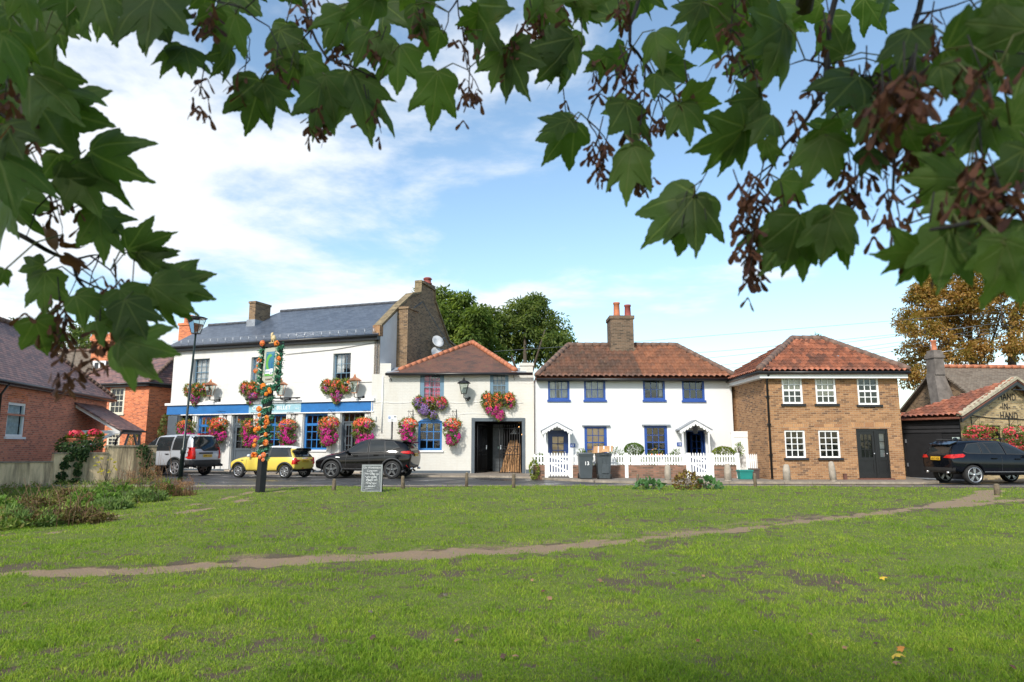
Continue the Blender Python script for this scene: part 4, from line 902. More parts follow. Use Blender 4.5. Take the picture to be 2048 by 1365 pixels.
mb = MB(LF.M); lo = .3; ze = lz + .02
roof_poly(mb, [(-.2, -lo, ze), (LL + .25, -lo, ze), (LL - 3.5, 2.85, rz_), (-.2, 2.85, rz_)], .08); roof_poly(mb, [(LL + .25, -lo, ze), (LL + .25, 5.6, ze), (LL - 3.5, 2.85, rz_)], .08); roof_poly(mb, [(-.2, 2.85, rz_), (LL - 3.5, 2.85, rz_), (LL + .25, 5.6, ze), (-.2, 5.6, ze)], .08)
rf = mb.build('roof', M['purple_tile'], bun)
mb = MB(LF.M); ridge(mb, (0, 2.85, rz_ + .03), (LL - 3.5, 2.85, rz_ + .03), .12, .4); ridge(mb, (LL - 3.5, 2.85, rz_ + .03), (LL + .25, -lo, ze + .04), .1, .22); mb.build('ridge_tiles', M['ridge_old'], rf)
mb = MB(LF.M); mb.tube([(0, -lo - .05, ze - .07), (LL + .2, -lo - .05, ze - .07)], .06, 8); mb.box(0, -lo + .02, ze - .17, LL + .2, -.003, ze - .09); s = LF.px(0, 790)[0] - .05; mb.tube([(s, -.3, ze - .1), (s, -.06, ze - .5), (s, -.06, 0)], .04, 6); mb.build('gutter', M['black'], bun)
# timber porch with its own lean-to roof
pa = LF.px(152, 806)[0]; pb = pa + 3.0; pe = -1.95; pz0, pz1 = LF.px(152, 806)[1] + .02, LF.px(205, 857, pe)[1]
po = LF
mb = MB(LF.M); roof_poly(mb, [(pa - .15, pe - .1, pz1), (pb + .15, pe - .1, pz1), (pb + .15, -.003, pz0), (pa - .15, -.003, pz0)], .07); pr = mb.build('porch_roof', M['purple_tile'], bun)
mb = MB(LF.M); mb.tube([(pa - .15, pe - .15, pz1 - .05), (pb + .15, pe - .15, pz1 - .05)], .05, 6); mb.tube([(pa - .1, pe - .15, pz1 - .1), (pa - .1, pe + .1, pz1 - .45), (pa - .1, pe + .3, .2)], .045, 6); mb.build('gutter', M['black'], pr)
mb = MB(LF.M); x = pa; t_ = .1
def beam(y0, z0, y1, z1, w_=.13, x=pa):
    d = Vector((0, y1 - y0, z1 - z0)).normalized(); n = Vector((0, -d.z, d.y)) * w_ / 2
    mb.prism([(x, y0 + n.y, z0 + n.z), (x, y1 + n.y, z1 + n.z), (x, y1 - n.y, z1 - n.z), (x, y0 - n.y, z0 - n.z)], (t_, 0, 0))
beam(pe, pz1 - .1, 0, pz0 - .12, .2); beam(pe + .02, pz1 - .12, 0, pz1 - .12, .14, pa + .003); beam(-.07, pz1 - .19, -.07, .7, .13, pa + .002); beam(-.1, pz1 - .95, pe + .25, pz1 - .17, .13, pa + .004); beam(-.55, pz1 - .2, -.95, pz1 - .75, .1, pa + .006)
mb.build('timber_frame', M['gloss_white'], pr)
mb = MB(LF.M); mb.box(pa + .1, pe - .02, pz1 - .2, pb, pe + .08, pz1 - .08); mb.box(pb - .1, pe + .02, .5, pb, pe + .12, pz1 - .2)
for x0, x1 in ((pb - .1, pb - 1.0), (pa + .6, pa + 1.3)): mb.prism([(x0, pe, .95), (x0, pe, 1.1), (x1, pe, pz1 - .12), (x1, pe, pz1 - .25)], (0, .08, 0))
mb.build('side_braces', mat('grey_timber', (.24, .22, .21), .6), pr)
mb = MB(LF.M); mb.box(pa + .3, pe + .05, -.2, pb, pe + .25, .95); mb.build('porch_wall', M['red_brick'], bun)
# two storey red house
HF = Fac((-24.4, 39.3), (-20.15, 37.9)); HL = HF.len
red = thing('red_brick_house', HF.w(HL / 2, 0, 0), 'two storey bright red brick house with cream sash windows beside the white pub', 'house')
hz = HF.px(250, 768)[1]
hwz = [HF.rect(219, 776, 249, 828), HF.rect(214, 860, 240, 893)]
mb = MB(HF.M); wall(mb, -1.5, HL, -.3, hz, hwz, rev=.08); mb.poly([(HL, 0, -.3), (HL, 7, -.3), (HL, 7, hz), (HL, 0, hz)]); mb.build('wall', M['red_brick'], red)
for r in hwz: window(HF, red, r, 3, 4, M['palegreen'], .09, .03, .01, sill=M['palegreen'], sidew=.13)
hr = HF.px(238, 728, 3.2); mb = MB(HF.M); he = hz + .03
ap = 3.5; zr_ = hz + 2.5
roof_poly(mb, [(-1.6, -.25, he), (HL + .25, -.25, he), (HL - 1.0, ap, zr_), (.7, ap, zr_)], .08); roof_poly(mb, [(HL + .25, -.25, he), (HL + .25, 7.2, he), (HL - 1.0, ap, zr_)], .08); roof_poly(mb, [(-1.6, -.25, he), (.7, ap, zr_), (-1.6, 7.2, he)], .08); roof_poly(mb, [(-1.6, 7.2, he), (HL + .25, 7.2, he), (HL - 1.0, ap, zr_), (.7, ap, zr_)], .08)
rf = mb.build('roof', M['purple_tile'], red)
mb = MB(HF.M); ridge(mb, (.7, ap, zr_ + .03), (-1.6, -.25, he + .04), .1, .35); ridge(mb, (HL - 1.0, ap, zr_ + .03), (HL + .25, -.25, he + .04), .1, .35); ridge(mb, (.7, ap, zr_ + .03), (HL - 1.0, ap, zr_ + .03), .1, .35); mb.build('ridge_tiles', M['ridge_old'], rf)
mb = MB(HF.M); mb.tube([(-1.6, -.32, he - .06), (HL + .3, -.32, he - .06), (HL + .3, 7, he - .06)], .065, 6); mb.box(-1.6, -.25, he - .22, HL + .2, -.003, he - .09); mb.box(HL + .003, -.25, he - .22, HL + .2, 7, he - .09); mb.build('gutter', M['black'], red)
c = HF.px(358, 660, 4.4)[0]; c2 = HF.px(384, 660, 4.4)[0]; mb = MB(HF.M); z0 = HF.px(370, 648, 4.4)[1]; mb.box(c, 4.4, zr_ - 2.5, c2, 5.2, z0 - .1); mb.box(c - .06, 4.34, z0 - .1, c2 + .06, 5.26, z0 + .05); ch = mb.build('chimney', M['red_brick'], red)
for k in range(2):
    mb = MB(HF.M); chimney_pot(mb, (c + .2 + .4 * k, 4.75, z0 + .04), .14, .7 - .15 * k); mb.build('chimney_pot', M['terra'], ch)
# farther house with dormer and big stack
DF = Fac((-29.5, 42.5), (-21.5, 42.5))
far = thing('dormer_house', DF.w(4, 0, 0), 'house behind with tiled roof, white dormer window and big red brick chimney', 'house')
dz = DF.px(180, 772)[1]; dr = DF.px(170, 703, 3)
mb = MB(DF.M); mb.box(-3, 0, 0, DF.len + 1, 6, dz); mb.build('wall', M['red_brick'], far)
mb = MB(DF.M); roof_poly(mb, [(-3.2, -.3, dz), (DF.len + 1.2, -.3, dz), (DF.len + 1.2, 3, dr[1]), (-3.2, 3, dr[1])], .1); roof_poly(mb, [(-3.2, 3, dr[1]), (DF.len + 1.2, 3, dr[1]), (DF.len + 1.2, 6.3, dz), (-3.2, 6.3, dz)], .1); rf = mb.build('roof', M['brown_tile'], far)
mb = MB(DF.M); ridge(mb, (-3.2, 3, dr[1] + .03), (DF.len + 1.2, 3, dr[1] + .03), .11, .4); mb.build('ridge_tiles', M['ridge_old'], rf)
q = DF.rect(185, 722, 211, 754, 1.0); mb = MB(DF.M); mb.box(q[0] - .1, 1.1, q[1] - .2, q[2] + .1, 2.7, q[3]); mb.build('dormer', mat('dormer_cheek', (.09, .085, .09), .8), far); window(DF, far, (q[0], q[1], q[2], q[3]), 2, 1, M['gloss_white'], .12, .1, .98, sash=False, deep=1.09, curtain=[], name='dormer_window')
q = DF.rect(191, 670, 226, 720, 2.4); mb = MB(DF.M); mb.box(q[0], 2.0, q[1] - 1.2, q[2], 3.6, q[3] - .5); mb.box(q[0] - .1, 1.9, q[3] - .5, q[2] + .1, 3.7, q[3] - .2); mb.box(q[0] - .02, 1.98, q[3] - .2, q[2] + .02, 3.62, q[3]); ch = mb.build('chimney', M['red_brick'], far)
mb = MB(DF.M); chimney_pot(mb, ((q[0] + q[2]) / 2 + .3, 2.7, q[3] - .02), .2, .6); mb.build('chimney_pot', M['terra'], ch)
mb = MB(DF.M); x = q[2] - .1; mb.tube([(x, 2.5, q[3] - .1), (x + .9, 2.5, q[3] + .35), (x + .9, 2.5, q[3] + .9)], .02, 4); mb.tube([(x + .6, 2.5, q[3] + .7), (x + 1.2, 2.5, q[3] + .85)], .012, 4)
for k in range(4): mb.tube([(x + .65 + k * .15, 2.4, q[3] + .6 + k * .04), (x + .65 + k * .15, 2.4, q[3] + .88 + k * .04)], .01, 4)
mb.build('aerial', M['blackmatt'], ch)
# stepped rendered garden wall
t = NT('stained_render'); p = t.pos(); su = t.n('ShaderNodeMapping', {'Vector': p, 'Scale': (1.6, 1.6, .16)}).outputs[0]
c = t.mix(t.step(t.noise(su, 1.7, 7, .7), .43, .60), (.66, .51, .31), (.17, .13, .08)); c = t.mix(t.math('MULTIPLY', t.step(t.noise(p, 2.5, 5, .7), .5, .75), .6), c, (.30, .23, .11)); t.bump(t.noise(p, 40, 4), .012); M['stained'] = t.fin(c, .9)
WW = Fac((-17.7, 23.6), (-14.2, 27.2))
gw_ = thing('garden_wall', WW.w(4, 0, 0), 'stained rendered garden wall stepping up twice towards the road', 'wall')
w1, w2 = WW.px(105, 940)[0], WW.px(213, 935)[0]; z1, z2, z3 = WW.px(60, 926)[1], WW.px(160, 908)[1], WW.px(262, 894)[1]
mb = MB(WW.M); L_ = WW.px(311, 930)[0]
mb.box(-6, 0, -1.2, w1, .3, z1); mb.box(w1 + .001, -.02, -1.0, w2, .3, z2); mb.box(w2 + .001, -.0, -.8, L_, .34, z3); mb.build('render', M['stained'], gw_)
mb = MB(WW.M); mb.box(-6, -.03, z1 + .002, w1, .33, z1 + .05); mb.box(w1, -.05, z2 + .002, w2, .33, z2 + .05); mb.box(w2, -.03, z3 + .002, L_ + .02, .37, z3 + .06); mb.build('coping', mat('lichened_cope', (.25, .21, .15), .9, .4, 8, .008), gw_)
# ------------------------------------------------------------------ ground
def vnoise(x, y, s, seed=0, octs=4):
    x = np.asarray(x, float) / s; y = np.asarray(y, float) / s; tot = 0; amp = 1; nrm = 0
    for o in range(octs):
        xi = np.floor(x).astype(np.int64); yi = np.floor(y).astype(np.int64); fx, fy = x - xi, y - yi
        fx = fx * fx * (3 - 2 * fx); fy = fy * fy * (3 - 2 * fy)
        def hsh(a, b):
            h = (a * 374761393 + b * 668265263 + (seed + o) * 1442695041) & 0xFFFFFFFF
            h = ((h ^ (h >> 13)) * 1274126177) & 0xFFFFFFFF
            return ((h ^ (h >> 16)) & 0xFFFF) / 65535.0
        v = (hsh(xi, yi) * (1 - fx) + hsh(xi + 1, yi) * fx) * (1 - fy) + (hsh(xi, yi + 1) * (1 - fx) + hsh(xi + 1, yi + 1) * fx) * fy
        tot = tot + v * amp; nrm += amp; amp *= .55; x = x * 2.03 + 17.1; y = y * 2.03 + 9.7
    return tot / nrm
def sstep(a, b, x): t = np.clip((x - a) / (b - a), 0, 1); return t * t * (3 - 2 * t)
ROADY = 24.35                                # near edge of the carriageway
def road_edge(x): return ROADY + .12 * np.sin(np.asarray(x) * .35) - .035 * np.clip(np.asarray(x) - 6, 0, 30) 
def height(x, y):
    x = np.asarray(x, float); y = np.asarray(y, float)
    h = -.42 * sstep(5.5, 16, -x) * sstep(26.5, 17, y) - .0 * y
    h = h + (vnoise(x, y, 1.6, 3, 3) - .5) * .07 * sstep(road_edge(x) - .2, road_edge(x) - 2.2, y)
    h = h + .05 * sstep(23.5, 21.5, y) * sstep(13, 22, y) * sstep(-12, -6, x)
    return h + .02
def polyline_dist(x, y, pts):
    best = np.full(np.shape(x), 1e9); tt = np.zeros(np.shape(x))
    for i, ((ax, ay), (bx, by)) in enumerate(zip(pts, pts[1:])):
        dx, dy = bx - ax, by - ay; t = np.clip(((x - ax) * dx + (y - ay) * dy) / (dx * dx + dy * dy), 0, 1)
        d = np.hypot(x - ax - t * dx, y - ay - t * dy); m = d < best; best = np.where(m, d, best); tt = np.where(m, (i + t) / (len(pts) - 1), tt)
    return best, tt
g2 = lambda u, v, z=0: tuple(gnd(u, v, z)[:2])
PATH = [g2(-260, 1172, -.1), g2(0, 1157, -.05), g2(250, 1143), g2(500, 1128), g2(750, 1116), g2(1000, 1103), g2(1250, 1084), g2(1450, 1064), g2(1650, 1038), g2(1850, 1016), g2(2048, 1004), g2(2300, 996)]
SIDE1 = [g2(505, 985), g2(430, 1000), g2(330, 1027, -.1), g2(235, 1049, -.2), g2(100, 1090, -.2)]
SIDE2 = [g2(560, 985), g2(433, 1016), g2(330, 1042, -.1)]
SIDE3 = [g2(1900, 1012), g2(1960, 1000), g2(1985, 985)]
def masks(x, y):
    """soil (0..1), path (0..1), verge (0..1)"""
    wob = (vnoise(x, y, .55, 21, 3) - .5); wob2 = (vnoise(x, y, .16, 22, 2) - .5)
    d, t = polyline_dist(x, y, PATH)
    hwid = .085 + .05 * sstep(.3, .1, t) + .19 * np.exp(-((t - .40) / .14) ** 2) + .05 * np.exp(-((t - .8) / .08) ** 2)
    path = sstep(1.0, .0, (d - hwid + wob * .46 + wob2 * .34) / .16)
    # stony, half grassed strip along the upper edge of the path
    d2, _ = polyline_dist(x, y + 0 * d, [(a, b + .55) for a, b in PATH[2:9]])
    strip = sstep(.65, .1, d2) * sstep(.38, .55, vnoise(x, y, .5, 41, 4))
    d, _ = polyline_dist(x, y, SIDE1); path = np.maximum(path, sstep(1, 0, (d - .07 + wob * .5 + wob2 * .2) / .12) * sstep(.3, .5, vnoise(x, y, .8, 5, 2)))
    d, _ = polyline_dist(x, y, SIDE2); path = np.maximum(path, sstep(1, 0, (d - .05 + wob * .55 + wob2 * .2) / .12) * sstep(.42, .55, vnoise(x, y, .8, 6, 2)))
    d, _ = polyline_dist(x, y, SIDE3); path = np.maximum(path, sstep(1, 0, (d - .25 + wob * .5) / .2))
    e = road_edge(x) - y
    vw = .30 + 1.5 * sstep(-6.2, -7.6, x) * sstep(-13, -11.5, x) + 1.55 * sstep(10.2, 13.5, x) + .7 * sstep(-7.0, -4.5, x) * sstep(-.5, -3, x)
    verge = sstep(.18, -.18, e - vw + wob * 1.1 + wob2 * .5)
    n = vnoise(x, y, .34, 31, 4); n2 = vnoise(x * .75, y * 1.5, 1.5, 33, 3)
    bias = .03 * sstep(12, 5, y) 
    n3 = vnoise(x, y, .13, 35, 3); soil = np.maximum(.8 * sstep(.56, .69, n * .6 + n2 * .2 + n3 * .2 + bias + .12 * wob2), .85 * sstep(.56, .66, n3 * .72 + n2 * .28 + bias * .6))
    dp, _ = polyline_dist(x, y, PATH); soil = np.maximum(soil, sstep(.60, .72, n + .18 * sstep(.9, .1, dp)) * sstep(1.2, .3, dp))
    return soil, np.maximum(path * (.72 + .28 * sstep(.32, .5, vnoise(x, y, .22, 91, 3))), strip * .485), verge
ys = np.concatenate([np.linspace(-9, 3.0, 26)[:-1], 3.0 * (26.0 / 3.0) ** (np.arange(330) / 329.0)]); xs = np.concatenate([np.linspace(-60, -24.5, 40), np.linspace(-24, 26, 560), np.linspace(26.5, 70, 45)])
X, Y = np.meshgrid(xs, ys); Z = height(X, Y); soil, path, verge = masks(X, Y)
Z = Z - .025 * path - .012 * soil
V = np.stack([X.ravel(), Y.ravel(), Z.ravel()], 1); nx = len(xs); ny = len(ys)
I = (np.arange(ny - 1)[:, None] * nx + np.arange(nx - 1)[None, :]).ravel(); FQ = np.stack([I, I + 1, I + nx + 1, I + nx], 1)
cell = lambda a: (a[:-1, :-1] + a[1:, :-1] + a[:-1, 1:] + a[1:, 1:]).ravel() / 4
cp, cvg = cell(path), cell(verge); cy = cell(Y); cx_ = cell(X); keep = cy < road_edge(cx_) + .02
def sub_ground(name, sel, m, kind='structure'):
    F = FQ[sel]; u = np.unique(F); remap = np.zeros(len(V), dtype=np.int64); remap[u] = np.arange(len(u))
    o = fast_mesh(name, V[u], remap[F], m, smooth=True); o['kind'] = kind
    for nm, arr in (('soil', soil), ('path', path), ('verge', verge)):
        a = o.data.attributes.new(nm, 'FLOAT', 'POINT'); a.data.foreach_set('value', arr.ravel()[u].astype(np.float32))
    return o
t = NT('lawn_ground'); p = t.pos()
at_ = lambda n: t.n('ShaderNodeAttribute', attribute_name=n).outputs['Fac']
gcol = t.mix(t.step(t.noise(p, .55, 4), .35, .65), (.135, .18, .018), (.195, .24, .028)); gcol = t.mix(t.math('MULTIPLY', t.noise(p, 28, 4, .7), .7), gcol, (.085, .09, .03))
scol = t.mix(t.noise(p, 22, 5, .7), (.065, .046, .026), (.17, .125, .07))
n1_ = t.noise(p, 60, 3, .7); pcol = t.mix(n1_, (.19, .125, .07), (.44, .315, .19)); pcol = t.mix(t.step(t.noise(p, 3, 4), .5, .7), pcol, (.30, .21, .145))
stones = t.n('ShaderNodeTexVoronoi', {'Vector': p, 'Scale': 26.0}); vcol = t.mix(t.step(stones.outputs['Distance'], .1, .45), t.mix(t.n('ShaderNodeSeparateColor', {0: stones.outputs['Color']}).outputs[0], (.17, .14, .11), (.46, .39, .32)), (.09, .07, .055))
vcol = t.mix(t.step(t.noise(p, 1.2, 5, .6), .42, .65), vcol, (.12, .09, .06))
fade = lambda a: t.step(t.math('ADD', a, t.math('MULTIPLY', t.math('SUBTRACT', t.noise(p, 18, 4, .7), .5), .7)), .35, .65)
c = t.mix(fade(at_('soil')), gcol, scol); c = t.mix(fade(at_('verge')), c, vcol); c = t.mix(fade(at_('path')), c, pcol)
t.bump(t.math('ADD', t.noise(p, 30, 5, .7), t.math('MULTIPLY', n1_, .4)), .03); M['lawn'] = t.fin(c, .95)
pm = cp > .5; vm = (cvg > .5) & ~pm
sub_ground('lawn', keep & ~pm & ~vm, M['lawn']); sub_ground('dirt_path', keep & pm, M['lawn']); sub_ground('gravel_verge', keep & vm, M['lawn'])
bpy.data.objects['lawn']['category'] = 'lawn'
for o, c_ in (('dirt_path', 'path'), ('gravel_verge', 'verge')): bpy.data.objects[o]['category'] = c_
# far ground sheet, road, pavement
mb = MB(); mb.poly([(-900, -900, -.75), (900, -900, -.75), (900, 1500, -.75), (-900, 1500, -.75)]); o = mb.build('ground', mat('far_ground', (.07, .09, .03), .95, .3, .2)); tag(o, kind='structure')
t = NT('wet_asphalt'); p = t.pos(); c = t.mix(t.noise(p, 90, 3, .7), (.028, .029, .031), (.075, .075, .077)); wet = t.step(t.noise(p, .55, 5, .6), .40, .62)
c = t.mix(t.math('MULTIPLY', wet, .55), c, (.028, .028, .03)); c = t.mix(t.math('MULTIPLY', t.step(t.noise(p, 1.1, 6, .7), .6, .75), .4), c, (.16, .13, .10))
t.bump(t.noise(p, 120, 3), .006, .6); t.fin(c); t.set(t.b.inputs['Roughness'], t.math('SUBTRACT', .72, t.math('MULTIPLY', wet, .46))); M['asphalt'] = t.m
kerb = [(-40, 34.4)] + [(-19.2, 36.2), (-13, 34.1), (-9, 32.3), (-5.2, 31.0), (-1, 30.6), (.9, 29.6), (1.9, 27.9), (3.2, 26.6), (5, 25.9), (8, 25.75), (12, 25.55), (15.0, 25.5), (15.8, 26.0), (16.2, 27.2), (16.6, 29.6)]
mb = MB(); xs_ = np.linspace(-75, 75, 90)
near = [(float(x), float(road_edge(x)) - .05) for x in xs_]
for (a, b), (c_, d) in zip(near, near[1:]): mb.poly([(a, b, .0), (c_, d, .0), (c_, 45, .0), (a, 45, .0)])
tag(mb.build('road', M['asphalt']), kind='structure', cat='road')
mb = MB()
for (a, b), (c_, d) in zip(near, near[1:]): mb.prism([(a, b - .11, -.2), (c_, d - .11, -.2), (c_, d - .0, -.2), (a, b - .0, -.2)], (0, 0, .235))
tag(mb.build('edge_kerb', mat('pale_kerb', (.24, .21, .17), .9, .3, 4)), kind='structure', cat='kerb')
mb = MB(); n = len(kerb); K = [Vector((a, b, 0)) for a, b in kerb]
for a, b in zip(K, K[1:]): mb.poly([(a.x, a.y, PZ), (b.x, b.y, PZ), (b.x, 46, PZ + .02), (a.x, 46, PZ + .02)])
t = NT('pavement_slabs'); p = t.pos(); c = t.mix(t.noise(p, 40, 4, .7), (.15, .125, .10), (.30, .26, .215)); c = t.mix(t.math('MULTIPLY', t.step(t.noise(p, 1.4, 6, .7), .45, .7), .6), c, (.12, .085, .062)); M['pave'] = t.fin(c, .8)
tag(mb.build('pavement', M['pave']), kind='structure', cat='pavement')
mb = MB()
for a, b in zip(K[1:], K[2:]):
    d = (b - a).normalized(); nrm = Vector((d.y, -d.x, 0)) * .13; L_ = (b - a).length; m_ = max(1, int(L_ / .9))
    for k in range(m_):
        q0 = a + d * (L_ * k / m_ + .006); q1 = a + d * (L_ * (k + 1) / m_ - .006)
        mb.prism([tuple(q0), tuple(q1), tuple(q1 + nrm), tuple(q0 + nrm)], (0, 0, PZ + .012))
tag(mb.build('kerb_stones', mat('kerb_stone', (.27, .23, .18), .85, .35, 3, .004)), kind='structure', cat='kerb')
mb = MB(); yl = [(4.2, 25.75), (8, 25.55), (12, 25.37), (14.6, 25.25), (16.4, 25.75), (18.5, 25.9)]
for (a, b), (c_, d) in zip(yl, yl[1:]): mb.poly([(a, b, .006), (c_, d, .006), (c_, d - .07, .006), (a, b - .07, .006)])
tag(mb.build('road_line', mat('worn_yellow', (.50, .30, .06), .7, .35, 9)), 'worn yellow line along the kerb beside the brick house', 'road line')
# ------------------------------------------------------------------ parked cars
def paint(name, col, metal=.3, rough=.28):
    t = NT(name); p = t.pos(); f = t.step(t.noise(p, 3, 5, .7), .45, .75)
    t.fin(t.mix(t.math('MULTIPLY', f, .10 if max(col) > .1 else .012), col, (.25, .22, .18)), None, Metallic=metal, Coat_Weight=.8 if max(col) > .1 else 0, Coat_Roughness=.04, Specular_IOR_Level=.5 if max(col) > .1 else .42)
    t.set(t.b.inputs['Roughness'], t.math('ADD', rough, t.math('MULTIPLY', f, .15 if max(col) > .1 else .04))); return t.m
M['carglass'] = mat('car_glass', (.018, .022, .024), .04, .2, 2); M['carglass'].node_tree.nodes['Principled BSDF'].inputs['IOR'].default_value = 1.5
M['tyre'] = mat('tyre', (.018, .018, .018), .85, .3, 8); M['trim'] = mat('black_plastic_trim', (.028, .029, .031), .6, .2)
M['alloy'] = mat('alloy', (.52, .53, .55), .3, .1, Metallic=.8); M['darkalloy'] = mat('dark_alloy', (.13, .135, .14), .32, .1, Metallic=.7)
M['red_lens'] = mat('red_lens', (.48, .015, .012), .12, .25, 14); M['clear_lens'] = mat('clear_lens', (.6, .58, .55), .12, .2)
M['plate'] = mat('yellow_plate', (.72, .42, .03), .4, .05); M['chrome'] = mat('chrome', (.6, .6, .6), .15, .1, Metallic=.9)
def subdiv_eval(me, level=0, cutters=()):
    o = bpy.data.objects.new('tmp', me); C.objects.link(o); tmp = []
    if level: m = o.modifiers.new('s', 'SUBSURF'); m.levels = level; m.render_levels = level
    for cm in cutters:
        c = bpy.data.objects.new('cut', cm); C.objects.link(c); tmp.append(c)
        m = o.modifiers.new('b', 'BOOLEAN'); m.operation = 'DIFFERENCE'; m.solver = 'EXACT'; m.object = c
    r = bpy.data.meshes.new_from_object(o.evaluated_get(bpy.context.evaluated_depsgraph_get()))
    for x in [o] + tmp: bpy.data.objects.remove(x)
    return r
def car(name, label, st, Lc, W, axles, rw, body_m, rim_m, spokes, plate, roof_m=None, trim_z=.42, arch_trim=True, sidewin=(), rearwin=(), screen=None, tails=(), extras=None, rim_f=.70, spoke_w=.05, double=False, rear_lamps_x=()):
    o = thing(name, (0, 0, 0), label, 'car', 'cars parked along the road')
    v = []; f = []; nrow = 7; hwf = lambda x: W / 2 * (1 - .13 * abs(x / (Lc / 2)) ** 5)
    for xs_, xw, xt, zs, zw, zt, ht in st:
        hw = hwf(xw); zm = zs + (zw - zs) * .62
        for sg in (1, -1):
            for r, (x, y, z) in enumerate([(xs_, hw - .09, zs), (xs_ * .8 + xw * .2, hw - .015, zs + (zw - zs) * .22), (xs_ * .35 + xw * .65, hw, zm), (xw, hw - .03, zw), (xt, ht, zt - .07), (xt, ht * .62, zt - .01)]):
                v.append((x, sg * y, z))
        v.append((xt, 0, zt + .01))
    n = 13; q = lambda i, sg, r: i * n + (6 if sg < 0 else 0) + r; top = lambda i: i * n + 12
    for i in range(len(st) - 1):
        for r in range(5):
            f.append((q(i, 1, r), q(i, 1, r + 1), q(i + 1, 1, r + 1), q(i + 1, 1, r))); f.append((q(i, -1, r), q(i + 1, -1, r), q(i + 1, -1, r + 1), q(i, -1, r + 1)))
        f.append((q(i, 1, 5), top(i), top(i + 1), q(i + 1, 1, 5))); f.append((q(i, -1, 5), q(i + 1, -1, 5), top(i + 1), top(i))); f.append((q(i, 1, 0), q(i + 1, 1, 0), q(i + 1, -1, 0), q(i, -1, 0)))
    for i in (0, len(st) - 1):
        for r in range(5): f.append((q(i, 1, r), q(i, -1, r), q(i, -1, r + 1), q(i, 1, r + 1)))
        f.append((q(i, 1, 5), q(i, -1, 5), top(i)))
    me = bpy.data.meshes.new('cage'); me.from_pydata(v, [], f)
    bm = bmesh.new(); bm.from_mesh(me); bmesh.ops.recalc_face_normals(bm, faces=bm.faces); bm.to_mesh(me); bm.free()
    smooth = subdiv_eval(me, 3)
    bvh = BVHTree.FromPolygons([x.co.copy() for x in smooth.vertices], [tuple(p.vertices) for p in smooth.polygons])
    cuts = []
    for ax in axles:
        for sg in (1, -1):
            c = MB(); c.lathe([(rw + .065, sg * (W / 2 - .30)), (rw + .065, sg * (W / 2 + .3))], (ax, 0, rw), 32, axis='y'); cm = bpy.data.meshes.new('c'); cm.from_pydata([tuple(a) for a in c.v], [], c.f)
            b = bmesh.new(); b.from_mesh(cm); bmesh.ops.recalc_face_normals(b, faces=b.faces); b.to_mesh(cm); b.free(); cuts.append(cm)
    bodym = subdiv_eval(smooth, 0, cuts)
    # split into body, lower trim and roof
    groups = {'body': [], 'lower_trim': [], 'roof': []}
    for p in bodym.polygons:
        c = p.center
        inarch = any(math.hypot(c.x - ax, c.z - rw) < rw + .06 for ax in axles)
        if inarch or c.z < trim_z: groups['lower_trim'].append(p)
        elif roof_m and c.z > max(s[5] for s in st) - .13 and p.normal.z > .3: groups['roof'].append(p)
        else: groups['body'].append(p)
    for nm, ps in groups.items():
        if not ps: continue
        idx = sorted({i for p in ps for i in p.vertices}); mp_ = {a: k for k, a in enumerate(idx)}
        m2 = bpy.data.meshes.new(nm); m2.from_pydata([tuple(bodym.vertices[i].co) for i in idx], [], [tuple(mp_[i] for i in p.vertices) for p in ps])
        m2.polygons.foreach_set('use_smooth', [not any(math.hypot(p.center.x - ax, p.center.z - rw) < rw + .06 for ax in axles) for p in ps])
        m2.materials.append({'body': body_m, 'lower_trim': M['trim'], 'roof': roof_m or body_m}[nm]); link(bpy.data.objects.new(nm, m2), o)
    def patch(nm, poly, ax, sg, m, off=.006, grid=7, par=None, thick=0):
        """lay a polygon drawn in side (x,z) or end (y,z) view onto the body"""
        bm = bmesh.new(); vs = [bm.verts.new((a, b, 0)) for a, b in poly]; bm.faces.new(vs)
        for k in range(2):
            lo, hi = min(p[k] for p in poly), max(p[k] for p in poly)
            for i in range(1, grid):
                nrm = Vector((1, 0, 0)) if k == 0 else Vector((0, 1, 0)); bmesh.ops.bisect_plane(bm, geom=bm.verts[:] + bm.edges[:] + bm.faces[:], plane_co=nrm * (lo + (hi - lo) * i / grid), plane_no=nrm)
        last = 0
        for vv in bm.verts:
            a, b = vv.co.x, vv.co.y
            if ax == 'y': h = bvh.ray_cast(Vector((a, sg * 6, b)), Vector((0, -sg, 0)))
            else: h = bvh.ray_cast(Vector((sg * 6, a, b)), Vector((-sg, 0, 0)))
            if h[0] is not None and ax == 'x' and sg < 0 and abs(h[0].x) < Lc / 2 - .45: h = (Vector((sg * (Lc / 2 - .2), a, b)), Vector((sg, 0, 0)), 0)
            if h[0] is None: h = (Vector((a, sg * .7, b)) if ax == 'y' else Vector((sg * Lc / 2 * .98, a, b)), Vector((0, sg, 0)) if ax == 'y' else Vector((sg, 0, 0)))
            nn = h[1] if (h[1].y * sg > 0 if ax == 'y' else h[1].x * sg > 0) else -h[1]
            vv.co = h[0] + nn * off
        for ff in bm.faces: ff.smooth = True
        bmesh.ops.recalc_face_normals(bm, faces=bm.faces)
        m2 = bpy.data.meshes.new(nm); bm.to_mesh(m2); bm.free(); m2.materials.append(m); return link(bpy.data.objects.new(nm, m2), par or o)
    grow = lambda P, d: [(cx + (a - cx) * (1 + d / max(.05, abs(a - cx))), cz + (b - cz) * (1 + d / max(.05, abs(b - cz)))) for cx, cz in [(sum(p[0] for p in P) / len(P), sum(p[1] for p in P) / len(P))] for a, b in P]
    for P in sidewin:
        for sg in (1, -1):
            w_ = patch('window', P, 'y', sg, M['carglass'], .017); patch('window_rim', grow(P, .028), 'y', sg, M['trim'], .013, par=w_)
